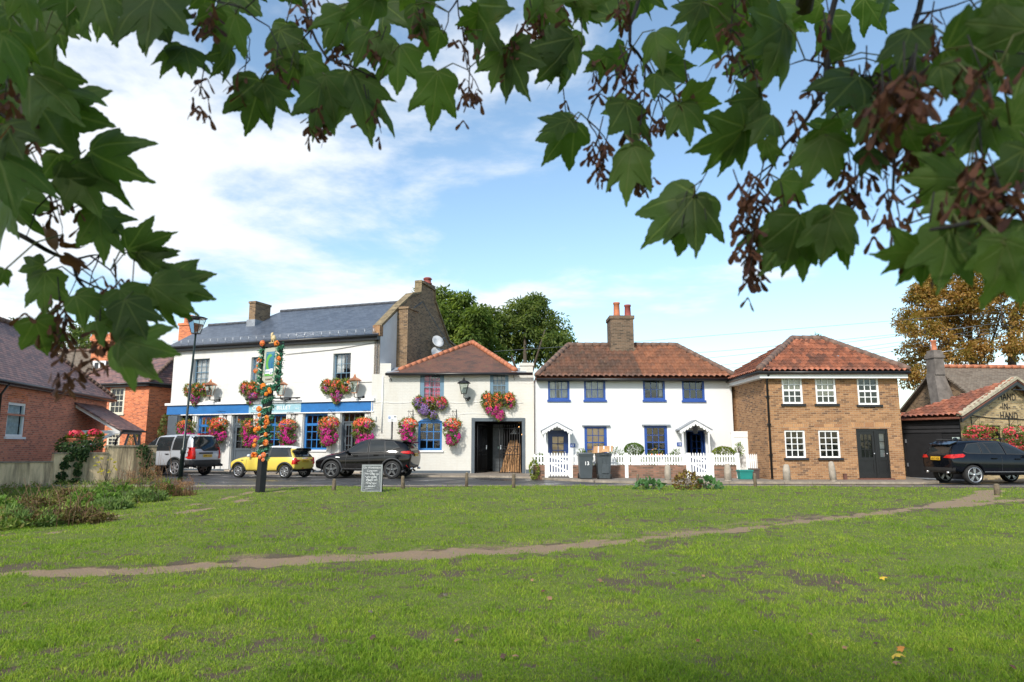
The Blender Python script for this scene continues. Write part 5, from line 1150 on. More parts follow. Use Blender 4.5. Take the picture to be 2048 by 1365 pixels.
    for P in rearwin: w_ = patch('rear_window', P, 'x', -1, M['carglass'], .016); patch('window_rim', grow(P, .025), 'x', -1, M['trim'], .006, par=w_)
    if screen: patch('windscreen', screen, 'x', 1, M['carglass'], .01)
    for P, ax, m in tails:
        for sg in ((1, -1) if ax == 'y' else (1,)):
            patch('tail_light', P, ax, sg if ax == 'y' else -1, m, .016)
    # wheels
    def wheel(ax, sg):
        y0 = sg * (W / 2 - .135); w2 = .11
        t_ = MB(); t_.lathe([(rw * .72, -w2), (rw * .93, -w2), (rw, -w2 * .72), (rw, w2 * .72), (rw * .93, w2), (rw * .72, w2)], (ax, y0, rw), 32, axis='y', caps=False); wh = t_.build('wheel', M['tyre'], o)
        r_ = MB(); rr = rw * rim_f
        for s2 in (-1, 1):
            r_.lathe([(rr, s2 * (w2 - .005)), (rr * 1.03, s2 * (w2 + .006)), (rr * .94, s2 * (w2 + .004)), (rr * .9, s2 * (w2 - .04)), (rr * .93, s2 * (w2 - .06))], (ax, y0, rw), 32, axis='y', caps=False)
            r_.lathe([(rr * .001, s2 * (w2 - .0)), (rr * .2, s2 * (w2 - .0)), (rr * .2, s2 * (w2 - .05))], (ax, y0, rw), 16, axis='y')
            for k in range(spokes):
                for dd in ((-.13, .13) if double else (0,)):
                    a = 2 * math.pi * k / spokes + .3 + dd; d = Vector((math.cos(a), 0, math.sin(a))); pn = Vector((-d.z, 0, d.x)); c = Vector((ax, y0 + s2 * (w2 - .035), rw))
                    wa_, wb = spoke_w * 1.05, spoke_w * .75
                    r_.prism([tuple(c + d * rr * .12 + pn * wa_), tuple(c + d * rr * .12 - pn * wa_), tuple(c + d * rr * .95 - pn * wb), tuple(c + d * rr * .95 + pn * wb)], (0, s2 * .03, 0))
        r_.build('rim', rim_m, wh)
        d_ = MB(); d_.lathe([(rr * .97, -w2 + .055), (rr * .97, w2 - .055)], (ax, y0, rw), 24, axis='y'); d_.build('brake_disc', M['dark'], wh)
    for ax in axles:
        for sg in (1, -1): wheel(ax, sg)
    if arch_trim:
        for ax in axles:
            for sg in (1, -1):
                pts = []
                for k in range(17):
                    a = math.pi * (-.06 + 1.12 * k / 16); x, z = ax + (rw + .095) * math.cos(a), rw + (rw + .095) * math.sin(a)
                    h = bvh.ray_cast(Vector((x, sg * 6, z)), Vector((0, -sg, 0))); pts.append(Vector((x, (h[0].y if h[0] else sg * W / 2), z)))
                m_ = MB(); m_.tube(pts, .042, 6); m_.build('wheel_arch', M['trim'], o)
    # plate, mirrors, handles, door seams
    pz, ph = plate
    patch('number_plate', [(-.26, pz), (.26, pz), (.26, pz + .12), (-.26, pz + .12)], 'x', -1, M['plate'], .03)
    h = bvh.ray_cast(Vector((-6, 0, pz + .06)), Vector((1, 0, 0)))[0]
    text_mesh(ph, .1, Matrix.Translation((h.x - .034, 0, pz + .025)) @ Matrix.Rotation(R(-90), 4, 'Z') @ Matrix.Rotation(R(90), 4, 'X'), M['black'], 'plate_characters', o.children[-1], ext=.001)
    if extras: extras(o, patch, bvh)
    return o
def seams(lines, patch, o):
    for sg in (1, -1):
        for (x0, z0), (x1, z1) in lines: patch('door_seam', [(x0 - .006, z0), (x0 + .006, z0), (x1 + .006, z1), (x1 - .006, z1)], 'y', sg, M['trim'], .004, 5)
def mirror(o, x, y, z, m):
    for sg in (1, -1):
        b = MB(); b.ball((x, sg * (y + .13), z), .1, 10, 6, (.75, 1.1, .75)); b.tube([(x + .02, sg * (y - .06), z - .06), (x + .02, sg * (y + .06), z - .02)], .03, 6); b.build('wing_mirror', m, o)
def handles(o, bvh, pts, m):
    for sg in (1, -1):
        for x, z in pts:
            h = bvh.ray_cast(Vector((x, sg * 6, z)), Vector((0, -sg, 0)))[0]; b = MB(); b.box(x - .1, h.y + sg * .005, z - .018, x + .1, h.y + sg * .045, z + .018); b.build('door_handle', m, o)
def place(o, loc, deg): o.location = loc; o.rotation_euler = (0, 0, R(deg))
# silver boxy four by four
st = [(-2.34, -2.40, -2.20, .52, 1.08, 1.80, .66), (-2.30, -2.36, -2.16, .46, 1.09, 1.87, .72), (-2.05, -2.05, -1.95, .42, 1.10, 1.90, .75), (-1.45, -1.45, -1.45, .38, 1.11, 1.91, .76), (-.6, -.6, -.6, .36, 1.11, 1.91, .76), (-.1, -.1, -.1, .36, 1.10, 1.87, .76),
      (.45, .42, .12, .36, 1.09, 1.83, .73), (.85, .88, .82, .36, 1.09, 1.26, .80), (1.5, 1.5, 1.5, .40, 1.06, 1.19, .80), (2.15, 2.15, 2.1, .42, 1.0, 1.12, .76), (2.32, 2.34, 2.28, .46, .95, 1.06, .74), (2.38, 2.4, 2.34, .5, .9, 1.0, .70)]
def ex(o, patch, bvh):
    seams([((-.06, .5), (-.08, 1.78)), ((.76, .5), (.74, 1.1)), ((-1.12, .95), (-1.14, 1.78))], patch, o); mirror(o, .62, .93, 1.2, M['trim']); handles(o, bvh, [(-.92, 1.0), (.10, 1.0)], M['trim'])
    patch('bumper', [(-.93, .42), (.93, .42), (.93, .74), (-.93, .74)], 'x', -1, M['trim'], .05); patch('bumper_side', [(-2.38, .42), (-1.98, .42), (-1.98, .74), (-2.38, .74)], 'y', 1, M['trim'], .02); patch('bumper_side', [(-2.38, .42), (-1.98, .42), (-1.98, .74), (-2.38, .74)], 'y', -1, M['trim'], .02)
    patch('plate_recess', [(-.3, 1.0), (.5, 1.0), (.5, 1.07), (-.3, 1.07)], 'x', -1, M['trim'], .03)
    b = MB(); b.box(-2.12, -.25, 1.88, -1.95, .25, 1.93); b.build('brake_light', M['red_lens'], o)
car1 = car('silver_estate', 'silver boxy four by four parked behind the street lamp by the garden wall', st, 4.84, 1.92, (-1.42, 1.46), .375, paint('silver_paint', (.50, .53, .57), .35), M['alloy'], 6, (.86, 'LR05 CCO'), trim_z=.50,
    sidewin=[[(-1.98, 1.2), (-1.2, 1.2), (-1.2, 1.80), (-1.9, 1.80)], [(-1.02, 1.17), (-.52, 1.17), (-.56, 1.72), (-1.0, 1.72)], [(-.44, 1.17), (.42, 1.17), (.22, 1.72), (-.47, 1.72)], [(.55, 1.17), (.95, 1.17), (.62, 1.6), (.45, 1.72), (.34, 1.72)]][:1] + [[(-1.06, 1.17), (-.14, 1.17), (-.16, 1.74), (-1.06, 1.75)], [(-.02, 1.17), (.66, 1.17), (.22, 1.70), (-.04, 1.74)]],
    rearwin=[[(-.78, 1.16), (.2, 1.16), (.35, 1.26), (.78, 1.26), (.66, 1.78), (-.66, 1.78)]], screen=[(-.75, 1.3), (.75, 1.3), (.66, 1.74), (-.66, 1.74)],
    tails=[([(-2.36, .78), (-2.12, .78), (-2.12, 1.3), (-2.33, 1.3)], 'y', M['red_lens']), ([(.66, .78), (.90, .78), (.88, 1.3), (.70, 1.3)], 'x', M['red_lens']), ([(-.90, .78), (-.66, .78), (-.70, 1.3), (-.88, 1.3)], 'x', M['red_lens'])], extras=ex)
# little yellow hatchback
st = [(-1.70, -1.74, -1.42, .42, .84, 1.24, .50), (-1.67, -1.70, -1.33, .36, .86, 1.33, .57), (-1.5, -1.5, -1.12, .30, .88, 1.39, .61), (-1.2, -1.2, -.9, .27, .89, 1.425, .63), (-.5, -.5, -.5, .25, .90, 1.43, .63), (0, 0, .0, .25, .90, 1.42, .62),
      (.5, .5, .32, .25, .89, 1.37, .60), (.85, .85, .86, .25, .88, 1.0, .66), (1.15, 1.15, 1.15, .28, .86, .97, .66), (1.5, 1.52, 1.47, .3, .81, .92, .62), (1.70, 1.73, 1.68, .34, .72, .84, .57), (1.77, 1.80, 1.74, .38, .66, .76, .50)]
def ex(o, patch, bvh):
    patch('pillar', [(-1.54, .93), (.72, .91), (.30, 1.335), (-1.24, 1.335)], 'y', 1, M['trim'], .01, 14); patch('pillar', [(-1.54, .93), (.72, .91), (.30, 1.335), (-1.24, 1.335)], 'y', -1, M['trim'], .01, 14); patch('pillar', [(-.68, .92), (.68, .92), (.55, 1.31), (-.55, 1.31)], 'x', -1, M['trim'], .004)
    seams([((-.36, .32), (-.33, .92)), ((.82, .4), (.80, .90))], patch, o); mirror(o, .62, .78, .98, M['gloss_white']); handles(o, bvh, [(-.12, .82)], M['chrome'])
    patch('bumper_insert', [(-.78, .30), (.78, .30), (.78, .40), (-.78, .40)], 'x', -1, M['trim'], .02); patch('boot_chrome', [(-.24, .83), (.24, .83), (.2, .88), (-.2, .88)], 'x', -1, M['chrome'], .03); patch('fog_light', [(.1, .42), (.22, .42), (.22, .46), (.1, .46)], 'x', -1, M['red_lens'], .02)
    patch('side_vent', [(.98, .76), (1.12, .76), (1.12, .80), (.98, .80)], 'y', 1, M['trim'], .008)
yel = paint('yellow_paint', (.72, .54, .085), .0, .35)
car2 = car('yellow_hatchback', 'small yellow hatchback with white roof parked behind the decorated sign post', st, 3.63, 1.69, (-1.22, 1.25), .295, yel, M['alloy'], 8, (.70, 'EX06 GDL'), roof_m=M['gloss_white'], trim_z=.305,
    sidewin=[[(-1.40, .97), (-.42, .95), (-.40, 1.32), (-1.14, 1.31)], [(-.30, .94), (.62, .94), (.26, 1.30), (-.30, 1.33)]], rearwin=[[(-.60, .95), (.60, .95), (.48, 1.30), (-.48, 1.30)]], screen=[(-.62, 1.0), (.62, 1.0), (.52, 1.32), (-.52, 1.32)],
    tails=[([(-1.74, .62), (-1.56, .62), (-1.60, .90), (-1.70, .90)], 'y', M['red_lens']), ([(.60, .62), (.72, .62), (.68, .9), (.60, .88)], 'x', M['red_lens']), ([(-.72, .62), (-.60, .62), (-.60, .88), (-.68, .9)], 'x', M['red_lens'])], extras=ex, spoke_w=.032)
# black coupe like crossover
st = [(-2.06, -2.14, -1.98, .50, 1.02, 1.32, .60), (-2.02, -2.10, -1.92, .42, 1.04, 1.47, .64), (-1.85, -1.88, -1.76, .36, 1.07, 1.59, .65), (-1.35, -1.35, -1.25, .32, 1.10, 1.66, .66), (-.7, -.7, -.6, .30, 1.08, 1.695, .66), (-.1, -.1, -.1, .29, 1.05, 1.69, .65),
      (.45, .45, .22, .29, 1.03, 1.61, .63), (.95, .98, .98, .30, 1.01, 1.14, .72), (1.35, 1.35, 1.35, .32, .98, 1.08, .72), (1.8, 1.82, 1.75, .34, .90, 1.0, .68), (2.04, 2.08, 1.98, .38, .80, .90, .62), (2.12, 2.16, 2.06, .44, .72, .82, .56)]
blk = paint('black_metallic', (.003, .003, .0035), .0, .07)
def ex(o, patch, bvh):
    seams([((-.36, .40), (-.30, 1.1)), ((.72, .40), (.68, 1.02)), ((-1.02, .9), (-.95, 1.14))], patch, o); mirror(o, .62, .88, 1.12, blk); handles(o, bvh, [(-.62, .99), (.28, .96)], blk)
    patch('side_vent', [(.97, .87), (1.18, .885), (1.15, .915), (.99, .905)], 'y', 1, M['alloy'], .012)
    patch('sill_strip', [(-.95, .40), (.9, .40), (.9, .43), (-.95, .43)], 'y', 1, M['chrome'], .008)
    b = MB(); b.prism([(-2.06, -.58, 1.49), (-2.06, .58, 1.49), (-1.66, .60, 1.58), (-1.66, -.60, 1.58)], (0, 0, .04)); b.build('roof_spoiler', blk, o)
    for sg in (1, -1):
        b = MB(); b.lathe([(.05, 0), (.055, .12), (.04, .12)], (-2.14, sg * .6, .42), 10, axis='x'); b.build('exhaust', M['chrome'], o)
    patch('reflector', [(-2.02, .46), (-1.94, .58), (-1.92, .58), (-2.0, .46)], 'y', 1, M['red_lens'], .012)
car3 = car('black_crossover', 'glossy black crossover with sloping roof parked behind the chalkboard', st, 4.40, 1.90, (-1.33, 1.35), .375, blk, M['darkalloy'], 5, (.93, 'LB18 EPX'), trim_z=.40,
    sidewin=[[(-1.60, 1.33), (-1.05, 1.17), (-.95, 1.54), (-1.28, 1.53)], [(-.97, 1.15), (-.32, 1.12), (-.28, 1.58), (-.89, 1.56)], [(-.22, 1.12), (.75, 1.09), (.17, 1.53), (-.20, 1.58)]], rearwin=[[(-.60, 1.16), (.60, 1.16), (.50, 1.44), (-.50, 1.44)]], screen=[(-.66, 1.16), (.66, 1.16), (.56, 1.5), (-.56, 1.5)],
    tails=[([(-2.06, 1.05), (-1.68, 1.09), (-1.70, 1.13), (-2.04, 1.16)], 'y', M['red_lens']), ([(.45, 1.04), (.86, 1.04), (.82, 1.15), (.45, 1.12)], 'x', M['red_lens']), ([(-.86, 1.04), (-.45, 1.04), (-.45, 1.12), (-.82, 1.15)], 'x', M['red_lens'])], extras=ex, spoke_w=.045)
# dark blue estate on the right
st = [(-2.08, -2.15, -1.92, .50, 1.0, 1.36, .58), (-2.04, -2.11, -1.86, .42, 1.01, 1.46, .62), (-1.85, -1.88, -1.65, .36, 1.02, 1.56, .64), (-1.35, -1.35, -1.25, .32, 1.03, 1.60, .65), (-.7, -.7, -.7, .30, 1.02, 1.615, .65), (-.05, -.05, -.05, .29, 1.01, 1.60, .64),
      (.55, .55, .38, .29, 1.0, 1.52, .61), (1.0, 1.02, 1.0, .30, .98, 1.12, .70), (1.4, 1.4, 1.4, .32, .96, 1.06, .70), (1.85, 1.88, 1.8, .34, .9, 1.0, .66), (2.08, 2.12, 2.02, .38, .82, .92, .60), (2.16, 2.19, 2.1, .44, .74, .84, .54)]
dkb = paint('dark_blue_black_paint', (.003, .0045, .008), .0, .07)
def ex(o, patch, bvh):
    seams([((-.30, .40), (-.24, 1.02)), ((.80, .40), (.76, 1.0))], patch, o); mirror(o, .72, .84, 1.08, dkb); handles(o, bvh, [(-.55, .93), (.35, .91)], dkb)
    b = MB(); b.prism([(-1.98, -.56, 1.40), (-1.98, .56, 1.40), (-1.66, .58, 1.515), (-1.66, -.58, 1.515)], (0, 0, .035)); b.build('roof_spoiler', dkb, o)
    for sg in (1, -1):
        b = MB(); b.tube([(-1.6, sg * .62, 1.62), (.2, sg * .60, 1.64)], .016, 5); b.build('roof_rail', M['trim'], o); b = MB(); b.lathe([(.045, 0), (.05, .12), (.04, .12)], (-2.16, sg * .55, .42), 10, axis='x'); b.build('exhaust', M['chrome'], o)
    b = MB(); b.ball((-1.3, 0, 1.62), .07, 8, 6, (1.6, .5, 1)); b.build('roof_aerial', dkb, o)
    patch('bumper', [(-.86, .42), (.86, .42), (.86, .60), (-.86, .60)], 'x', -1, M['trim'], .02); patch('sill_strip', [(-.95, .44), (.95, .44), (.95, .47), (-.95, .47)], 'y', -1, M['alloy'], .006)
car4 = car('dark_blue_estate', 'dark blue black estate car facing right outside the yellow brick gable', st, 4.44, 1.82, (-1.34, 1.33), .345, dkb, M['alloy'], 5, (.86, 'LG17 HZK'), trim_z=.39, arch_trim=False,
    sidewin=[[(-1.62, 1.20), (-1.5, 1.13), (-1.0, 1.11), (-1.0, 1.46), (-1.35, 1.42)], [(-.93, 1.11), (-.66, 1.11), (-.78, 1.47), (-.93, 1.47)], [(-.60, 1.11), (-.12, 1.10), (-.16, 1.48), (-.72, 1.48)], [(-.02, 1.10), (.88, 1.08), (.34, 1.44), (-.05, 1.48)]], rearwin=[[(-.60, 1.08), (.60, 1.08), (.50, 1.42), (-.50, 1.42)]], screen=[(-.64, 1.15), (.64, 1.15), (.54, 1.46), (-.54, 1.46)],
    tails=[([(-2.1, .93), (-1.68, .97), (-1.60, 1.04), (-1.68, 1.09), (-2.06, 1.06)], 'y', M['red_lens']), ([(.40, .95), (.84, .93), (.82, 1.06), (.55, 1.05)], 'x', M['red_lens']), ([(-.84, .93), (-.40, .95), (-.55, 1.05), (-.82, 1.06)], 'x', M['red_lens'])], extras=ex, double=True, spoke_w=.02, rim_f=.76)
place(car1, (-16.3, 32.9, .0), 180 - 22); place(car2, (-10.6, 30.75, 0), 180 - 18); car2.scale = (.965, .965, .965); place(car3, (-6.25, 30.3, 0), 180 - 8); place(car4, (17.95, 26.0, 0), 4)

# ------------------------------------------------------------------ street things
def lantern(parent, c, h, cap_m, w0=.11, w1=.21, arm=None, frame_m=None, flat=False):
    """four sided tapering lantern: c = bottom centre"""
    fm = frame_m or M['black']; cx, cy, cz = c
    g = MB(); k = math.sqrt(2)
    g.lathe([(w0 * k * .96, .02), (w1 * k * .96, h * .62)], c, 4, smooth=False, a0=math.pi / 4); g.build('lantern_glass', M['lampglass'], parent)
    f = MB()
    for sx in (-1, 1):
        for sy in (-1, 1): f.tube([(cx + sx * w0, cy + sy * w0, cz), (cx + sx * w1, cy + sy * w1, cz + h * .63)], .012, 5)
    f.lathe([(w0 * k * 1.1, 0), (w0 * k * 1.1, .03)], c, 4, smooth=False, a0=math.pi / 4); f.build('lantern_frame', cap_m, parent)
    r = MB(); r.lathe([(w1 * k * 1.12, h * .62), (w1 * k * 1.15, h * .65), (w1 * k * .8, h * .74), (.07, h * .82), (.075, h * .85), (.035, h * .88), (.05, h * .92), (.012, h)] if not flat else [(w1 * k * 1.1, h * .62), (w1 * k * 1.12, h * .65), (w1 * k * .7, h * .69), (.09, h * .71), (.07, h * .78), (.02, h * .80)], c, 8, smooth=False, a0=math.pi / 8); r.build('lantern_cap', cap_m, parent)
for fc, u, v0, v1, cm, lab in ((PF, 422, 758, 804, M['copper'], 'copper topped wall lantern right of the leftmost upstairs pub window'), (PF, 563, 757, 803, M['copper'], 'copper topped wall lantern partly behind the decorated sign post'), (PF, 710, 748, 799, M['copper'], 'copper topped wall lantern right of the upstairs flower box by the open sash'), (WF, 928, 755, 799, M['black'], 'all black wall lantern between the two wing windows')):
    yo = -.5; s, zt = fc.px(u, v0, yo); zb = fc.px(u, v1, -.1)[1]; lo = thing('wall_lantern', fc.w(s + .25, 0, zb), lab, 'lantern', 'lanterns on the pub walls')
    h = (zt - zb) * .78; zc = zt - h; c = fc.w(s, yo, zc); lantern(lo, tuple(c), h, cm)
    b = MB(fc.M); b.tube([(s, yo, zc), (s, yo, zc - .18), (s + .05, yo + .1, zc - .2), (s + .22, -.05, zc - .16)], .022, 6); b.tube([(s + .1, yo + .22, zc - .19), (s + .2, -.2, zc - .3), (s + .23, -.04, zb + .02)], .02, 5)
    b.tube([(s + .12 + .07 * math.cos(t), -.2 + .05 * math.cos(t), zc - .24 + .06 * math.sin(t)) for t in [i * .6 for i in range(11)]], .012, 4); b.box(s + .18, -.05, zb, s + .28, -.003, zc - .1); b.build('bracket', M['black'], lo)
# street lamp
b0 = gnd(360, 964); tp = at(394, 645, b0.y); lamp = thing('street_lamp', b0, 'tall slim dark green street lamp with glass lantern in front of the silver car', 'street lamp')
b = MB(); ax = (tp - b0); P = lambda f: tuple(b0 + ax * f); b.tube([P(0), P(.17), P(.172), P(.2), P(.21), P(.93)], [.085, .08, .105, .1, .05, .038], 12); b.build('pole', mat('dark_green_paint', (.012, .022, .02), .35), lamp)
lantern(lamp, P(.925), 1.0, M['black'], .12, .26, flat=True)
# hand painted chalkboard
g0 = gnd(743, 989); ab = thing('chalkboard', g0, 'grey A-board with chalk writing standing on the grass before the black crossover', 'sign'); ab.rotation_euler = (0, 0, 0)
A = Fac((g0.x - .30, g0.y - .05), (g0.x + .29, g0.y + .02)); h = A.px(745, 932)[1]; tilt = Matrix.Rotation(R(-9), 4, 'X'); T = A.M @ Matrix.Translation((0, 0, .04)) @ tilt; wd = A.len
b = MB(T); b.box(0, 0, 0, wd, .02, h); b.build('front_panel', mat('slate_board', (.10, .11, .115), .75, .15, 5), ab); fp = ab.children[-1]
b = MB(T); 
for q in ((0, 0, .045, h), (wd - .045, 0, wd, h), (.045, 0, wd - .045, .06), (.045, h - .045, wd - .045, h)): b.box(q[0], -.012, q[1], q[2], -.002, q[3])
b.build('frame', mat('greyed_frame', (.23, .25, .25), .7, .2), fp)
b = MB(A.M @ Matrix.Translation((0, .46, .02)) @ Matrix.Rotation(R(17), 4, 'X')); b.box(0, 0, 0, wd, .02, h * .98); b.build('back_panel', M['blackmatt'], ab)
chalk = mat('chalk', (.68, .70, .70), .9)
for i, (tx, sz, sp) in enumerate((('On Wimbledon', .078, .9), ('Common', .078, 1), ('No Glass on', .078, 1), ('the grass', .078, 1), ('Please use', .078, 1), ('bring your', .07, 1), ('drinks!', .075, 1))):
    text_mesh(tx, sz, T @ Matrix.Translation((wd / 2, -.014, h - .115 - i * .088)) @ Matrix.Rotation(R(90), 4, 'X') @ Matrix.Rotation(R(2.5 * math.sin(i * 2.1)), 4, 'Z'), chalk, 'chalk_line', fp, ext=.001)
b = MB(T); y = -.014
for (x0, z0), (x1, z1) in (((.07, .08), (.07, h - .22)), ((wd - .07, .08), (wd - .07, h - .2)), ((.1, h - .33), (wd - .1, .12)), ((.28, h - .2), (wd - .08, h - .52)), ((.1, h - .55), (wd - .12, h - .3)), ((.1, .17), (wd - .18, .175)), ((.12, .125), (wd - .2, .13)), ((.07, .085), (.2, .085))): b.tube([(x0, y, z0), (x1, y, z1)], .004, 4)
b.build('chalk_line', chalk, fp)
# parking sign
s, z = PF.px(785, 838, -1.0) ; s, z = WF.px(785, 838, -1.0); ps = thing('parking_sign', WF.w(s, -1.0, PZ), 'small white parking notice on a slim black pole by the pub wall', 'sign')
b = MB(WF.M); b.tube([(s - .01, -1, PZ), (s - .01, -1, z + .1)], .04, 8); b.build('pole', M['black'], ps); b = MB(WF.M); b.box(s - .2, -1.05, z - .13, s + .2, -1.03, z + .15); b.build('notice', M['gloss_white'], ps); n_ = ps.children[-1]
b = MB(WF.M); b.box(s - .18, -1.056, z + .0, s - .08, -1.051, z + .11); b.build('blue_square', M['blue'], n_)
text_mesh('P', .1, WF.M @ Matrix.Translation((s - .13, -1.057, z + .02)) @ Matrix.Rotation(R(90), 4, 'X'), M['gloss_white'], 'letter', n_, ext=.001)
b = MB(WF.M); b.box(s + .07, -1.056, z + .06, s + .12, -1.051, z + .12); b.box(s + .13, -1.056, z + .06, s + .18, -1.051, z + .12)
for k in range(3): b.box(s - .05, -1.055, z - .02 - k * .035, s + .07, -1.051, z - .007 - k * .035)
b.build('small_print', M['grey_paint'], n_)
# timber verge posts and concrete bollards
wp = [(667, 959, 986, .10, 2, 'leftmost stubby timber post, in front of the black car\'s front wheel'), (806, 953, 981, .10, -2, 'timber post just right of the chalkboard'), (933, 946, 975, .09, 1, 'mossy timber post in front of the plain white wall left of the arch'), (1027, 948, 979, .10, 1, 'timber post in front of the planks in the carriage arch'), (1276, 949, 973, .08, 0, 'weathered timber post beside the squash leaves, before the cottage wall'), (1511, 948, 977, .09, -1, 'dark timber post in front of the brown caddy'), (1995, 969, 993, .13, 0, 'short thick timber stump in front of the dark blue car')]
base = None
for u, v0, v1, r, lean, lab in wp:
    r *= .66; g = gnd(u, v1); hh_ = at(u, v0, g.y).z
    o = thing('timber_post', g, lab, 'post', 'timber posts along the verge')
    b = MB(); b.lathe([(r * .9, -.1), (r * .92, hh_ * .5), (r * .86, hh_ - .02), (r * .7, hh_)], (g.x, g.y, 0), 9); b.build('stump', M['wood'], o); o.rotation_euler = (0, R(lean), 0)
    b = MB(); b.lathe([(r * .68, hh_ + .001), (r * .6, hh_ + .012), (r * .1, hh_ + .014)], (g.x, g.y, 0), 9); b.build('sawn_top', mat('sawn_wood', (.26, .22, .15), .9, .3, 18), o)
for u, v0, v1, r, lean, lab in ((1336, 930, 963, .125, 0, 'tapered concrete bollard in front of the cottage brick wall'), (1456, 928, 962, .135, 0, 'mottled concrete bollard nearest the teal recycling box'), (1574, 929, 963, .135, 0, 'lichened concrete bollard under the left ground window of the brick house'), (1667, 923, 963, .12, -4, 'leaning concrete bollard under the right ground window of the brick house')):
    d = ray(u, v1); k = (PZ - EYE) / d.z; g = Vector((d.x * k, d.y * k, PZ)); hh_ = at(u, v0, g.y).z - PZ
    o = thing('concrete_bollard', g, lab, 'bollard', 'concrete bollards on the pavement'); b = MB(); b.lathe([(r, -.05), (r * .98, hh_ * .6), (r * .8, hh_ * .9), (r * .62, hh_ * .97), (r * .3, hh_)], (g.x, g.y, PZ), 14); b.build('shaft', M['conc'], o); o.rotation_euler = (0, R(lean), 0)
    b = MB(); b.lathe([(r * 1.04, 0), (r * 1.06, .015), (r * 1.03, .03)], (g.x, g.y, PZ), 14); b.build('foot', M['conc'], o)
# wheelie bins, box, recycling
M['bin'] = mat('grey_bin_plastic', (.055, .068, .076), .45, .12)
def bin_(u, v1, lab, back):
    d = ray(u, v1); k = (PZ - EYE) / d.z; x, y = d.x * k, d.y * k; o = thing('wheelie_bin', (x, y, PZ), lab, 'bin', 'grey wheelie bins before the picket fence'); o['group'] = 'grey wheelie bins before the picket fence'
    b = MB(Matrix.Translation((x, y, PZ))); w0, w1, d0, d1, h = .23, .28, .26, .34, .96
    vs = [(-w0, -d0, .03), (w0, -d0, .03), (w0, d0, .03), (-w0, d0, .03)]; vt = [(-w1, -d1, h), (w1, -d1, h), (w1, d1, h), (-w1, d1, h)]
    A_ = [b.p(*q) for q in vs]; B_ = [b.p(*q) for q in vt]; b.face(A_[::-1]); b.face(B_)
    for i in range(4): b.face((A_[i], A_[(i + 1) % 4], B_[(i + 1) % 4], B_[i]))
    b.box(-w1 - .015, -d1 - .015, h - .06, w1 + .015, d1 + .015, h - .001)
    if back:
        for sx in (-.08, .08): b.prism([(sx - .012, -d0 - .03, .1), (sx + .012, -d0 - .03, .1), (sx + .012, -d1 - .01, h - .1), (sx - .012, -d1 - .01, h - .1)], (0, .02, 0))
        b.box(-.1, -d0 - .06, .24, .18, -d0 + .0, .6)
    b.build('tub', M['bin'], o)
    b = MB(Matrix.Translation((x, y, PZ))); b.prism([(-w1 - .03, -d1 - .05, h + .001), (w1 + .03, -d1 - .05, h + .001), (w1 + .03, d1 + .05, h + .04), (-w1 - .03, d1 + .05, h + .04)], (0, 0, .035)); b.tube([(-.2, d1 + .06 if not back else -d1 - .06, h + .01), (.2, d1 + .06 if not back else -d1 - .06, h + .01)], .018, 6); b.build('lid', M['bin'], o)
    for sx in (-1, 1):
        b = MB(); b.lathe([(.05, -.025), (.11, -.02), (.11, .02), (.05, .025)], (x + sx * (w0 + .03), y + (d0 if not back else -d0) , PZ + .11), 14, axis='x'); b.build('wheel', M['tyre'], o)
    return x, y, o
x, y, o = bin_(1171, 958, 'grey wheelie bin turned sideways with white recycling marking', False)
text_mesh('13', .2, Matrix.Translation((x + .03, y - .317, PZ + .55)) @ Matrix.Rotation(R(90), 4, 'X'), M['gloss_white'], 'white_number', o, ext=.002, bold=True)
x, y, o = bin_(1207, 958, 'grey wheelie bin seen from the back with a flattened cardboard box on its lid', True)
bx = thing('cardboard_box', (x, y, PZ + 1.04), 'squashed brown cardboard box with white tape lying on a bin lid', 'box')
b = MB(Matrix.Translation((x, y, PZ + 1.05)) @ Matrix.Rotation(R(-5), 4, 'Y')); b.prism([(-.42, -.2, 0), (.36, -.2, -.0), (.40, -.2, .22), (-.33, -.2, .27)], (0, .4, 0)); b.build('carton', M['card'], bx)
b = MB(Matrix.Translation((x, y, PZ + 1.05)) @ Matrix.Rotation(R(-5), 4, 'Y'))
for a in (-.24, -.02, .24): b.prism([(a, -.204, .01), (a + .05, -.204, .01), (a + .08, -.204, .25), (a + .03, -.204, .25)], (0, -.003, 0))
b.build('tape', M['gloss_white'], bx); b = MB(Matrix.Translation((x, y, PZ + 1.05))); b.prism([(-.1, -.28, .02), (.2, -.28, .02), (.18, -.21, .14), (-.05, -.21, .12)], (0, -.01, 0)); b.build('flap', M['card'], bx)
for u, v1, w_, h_, col, nm, lab in ((1490, 959, .26, .36, (.012, .20, .17), 'recycling_box', 'teal plastic recycling box standing by the white side gate'), (1509, 958, .15, .4, (.09, .06, .05), 'food_caddy', 'small brown food waste caddy beside the teal recycling box')):
    d = ray(u, v1); k = (PZ - EYE) / d.z; x, y = d.x * k, d.y * k; o = thing(nm, (x, y, PZ), lab, 'box'); m_ = mat(nm + '_plastic', col, .5)
    b = MB(Matrix.Translation((x, y, PZ))); A_ = [b.p(sx * w_ * .88, sy * .17, .01) for sx, sy in ((-1, -1), (1, -1), (1, 1), (-1, 1))]; B_ = [b.p(sx * w_, sy * .2, h_) for sx, sy in ((-1, -1), (1, -1), (1, 1), (-1, 1))]
    b.face(A_[::-1]); [b.face((A_[i], A_[(i + 1) % 4], B_[(i + 1) % 4], B_[i])) for i in range(4)]; b.build('tub', m_, o)
    b = MB(Matrix.Translation((x, y, PZ))); b.box(-w_ - .02, -.22, h_ - .05, w_ + .02, .22, h_ + .01); b.build('rim', m_, o)
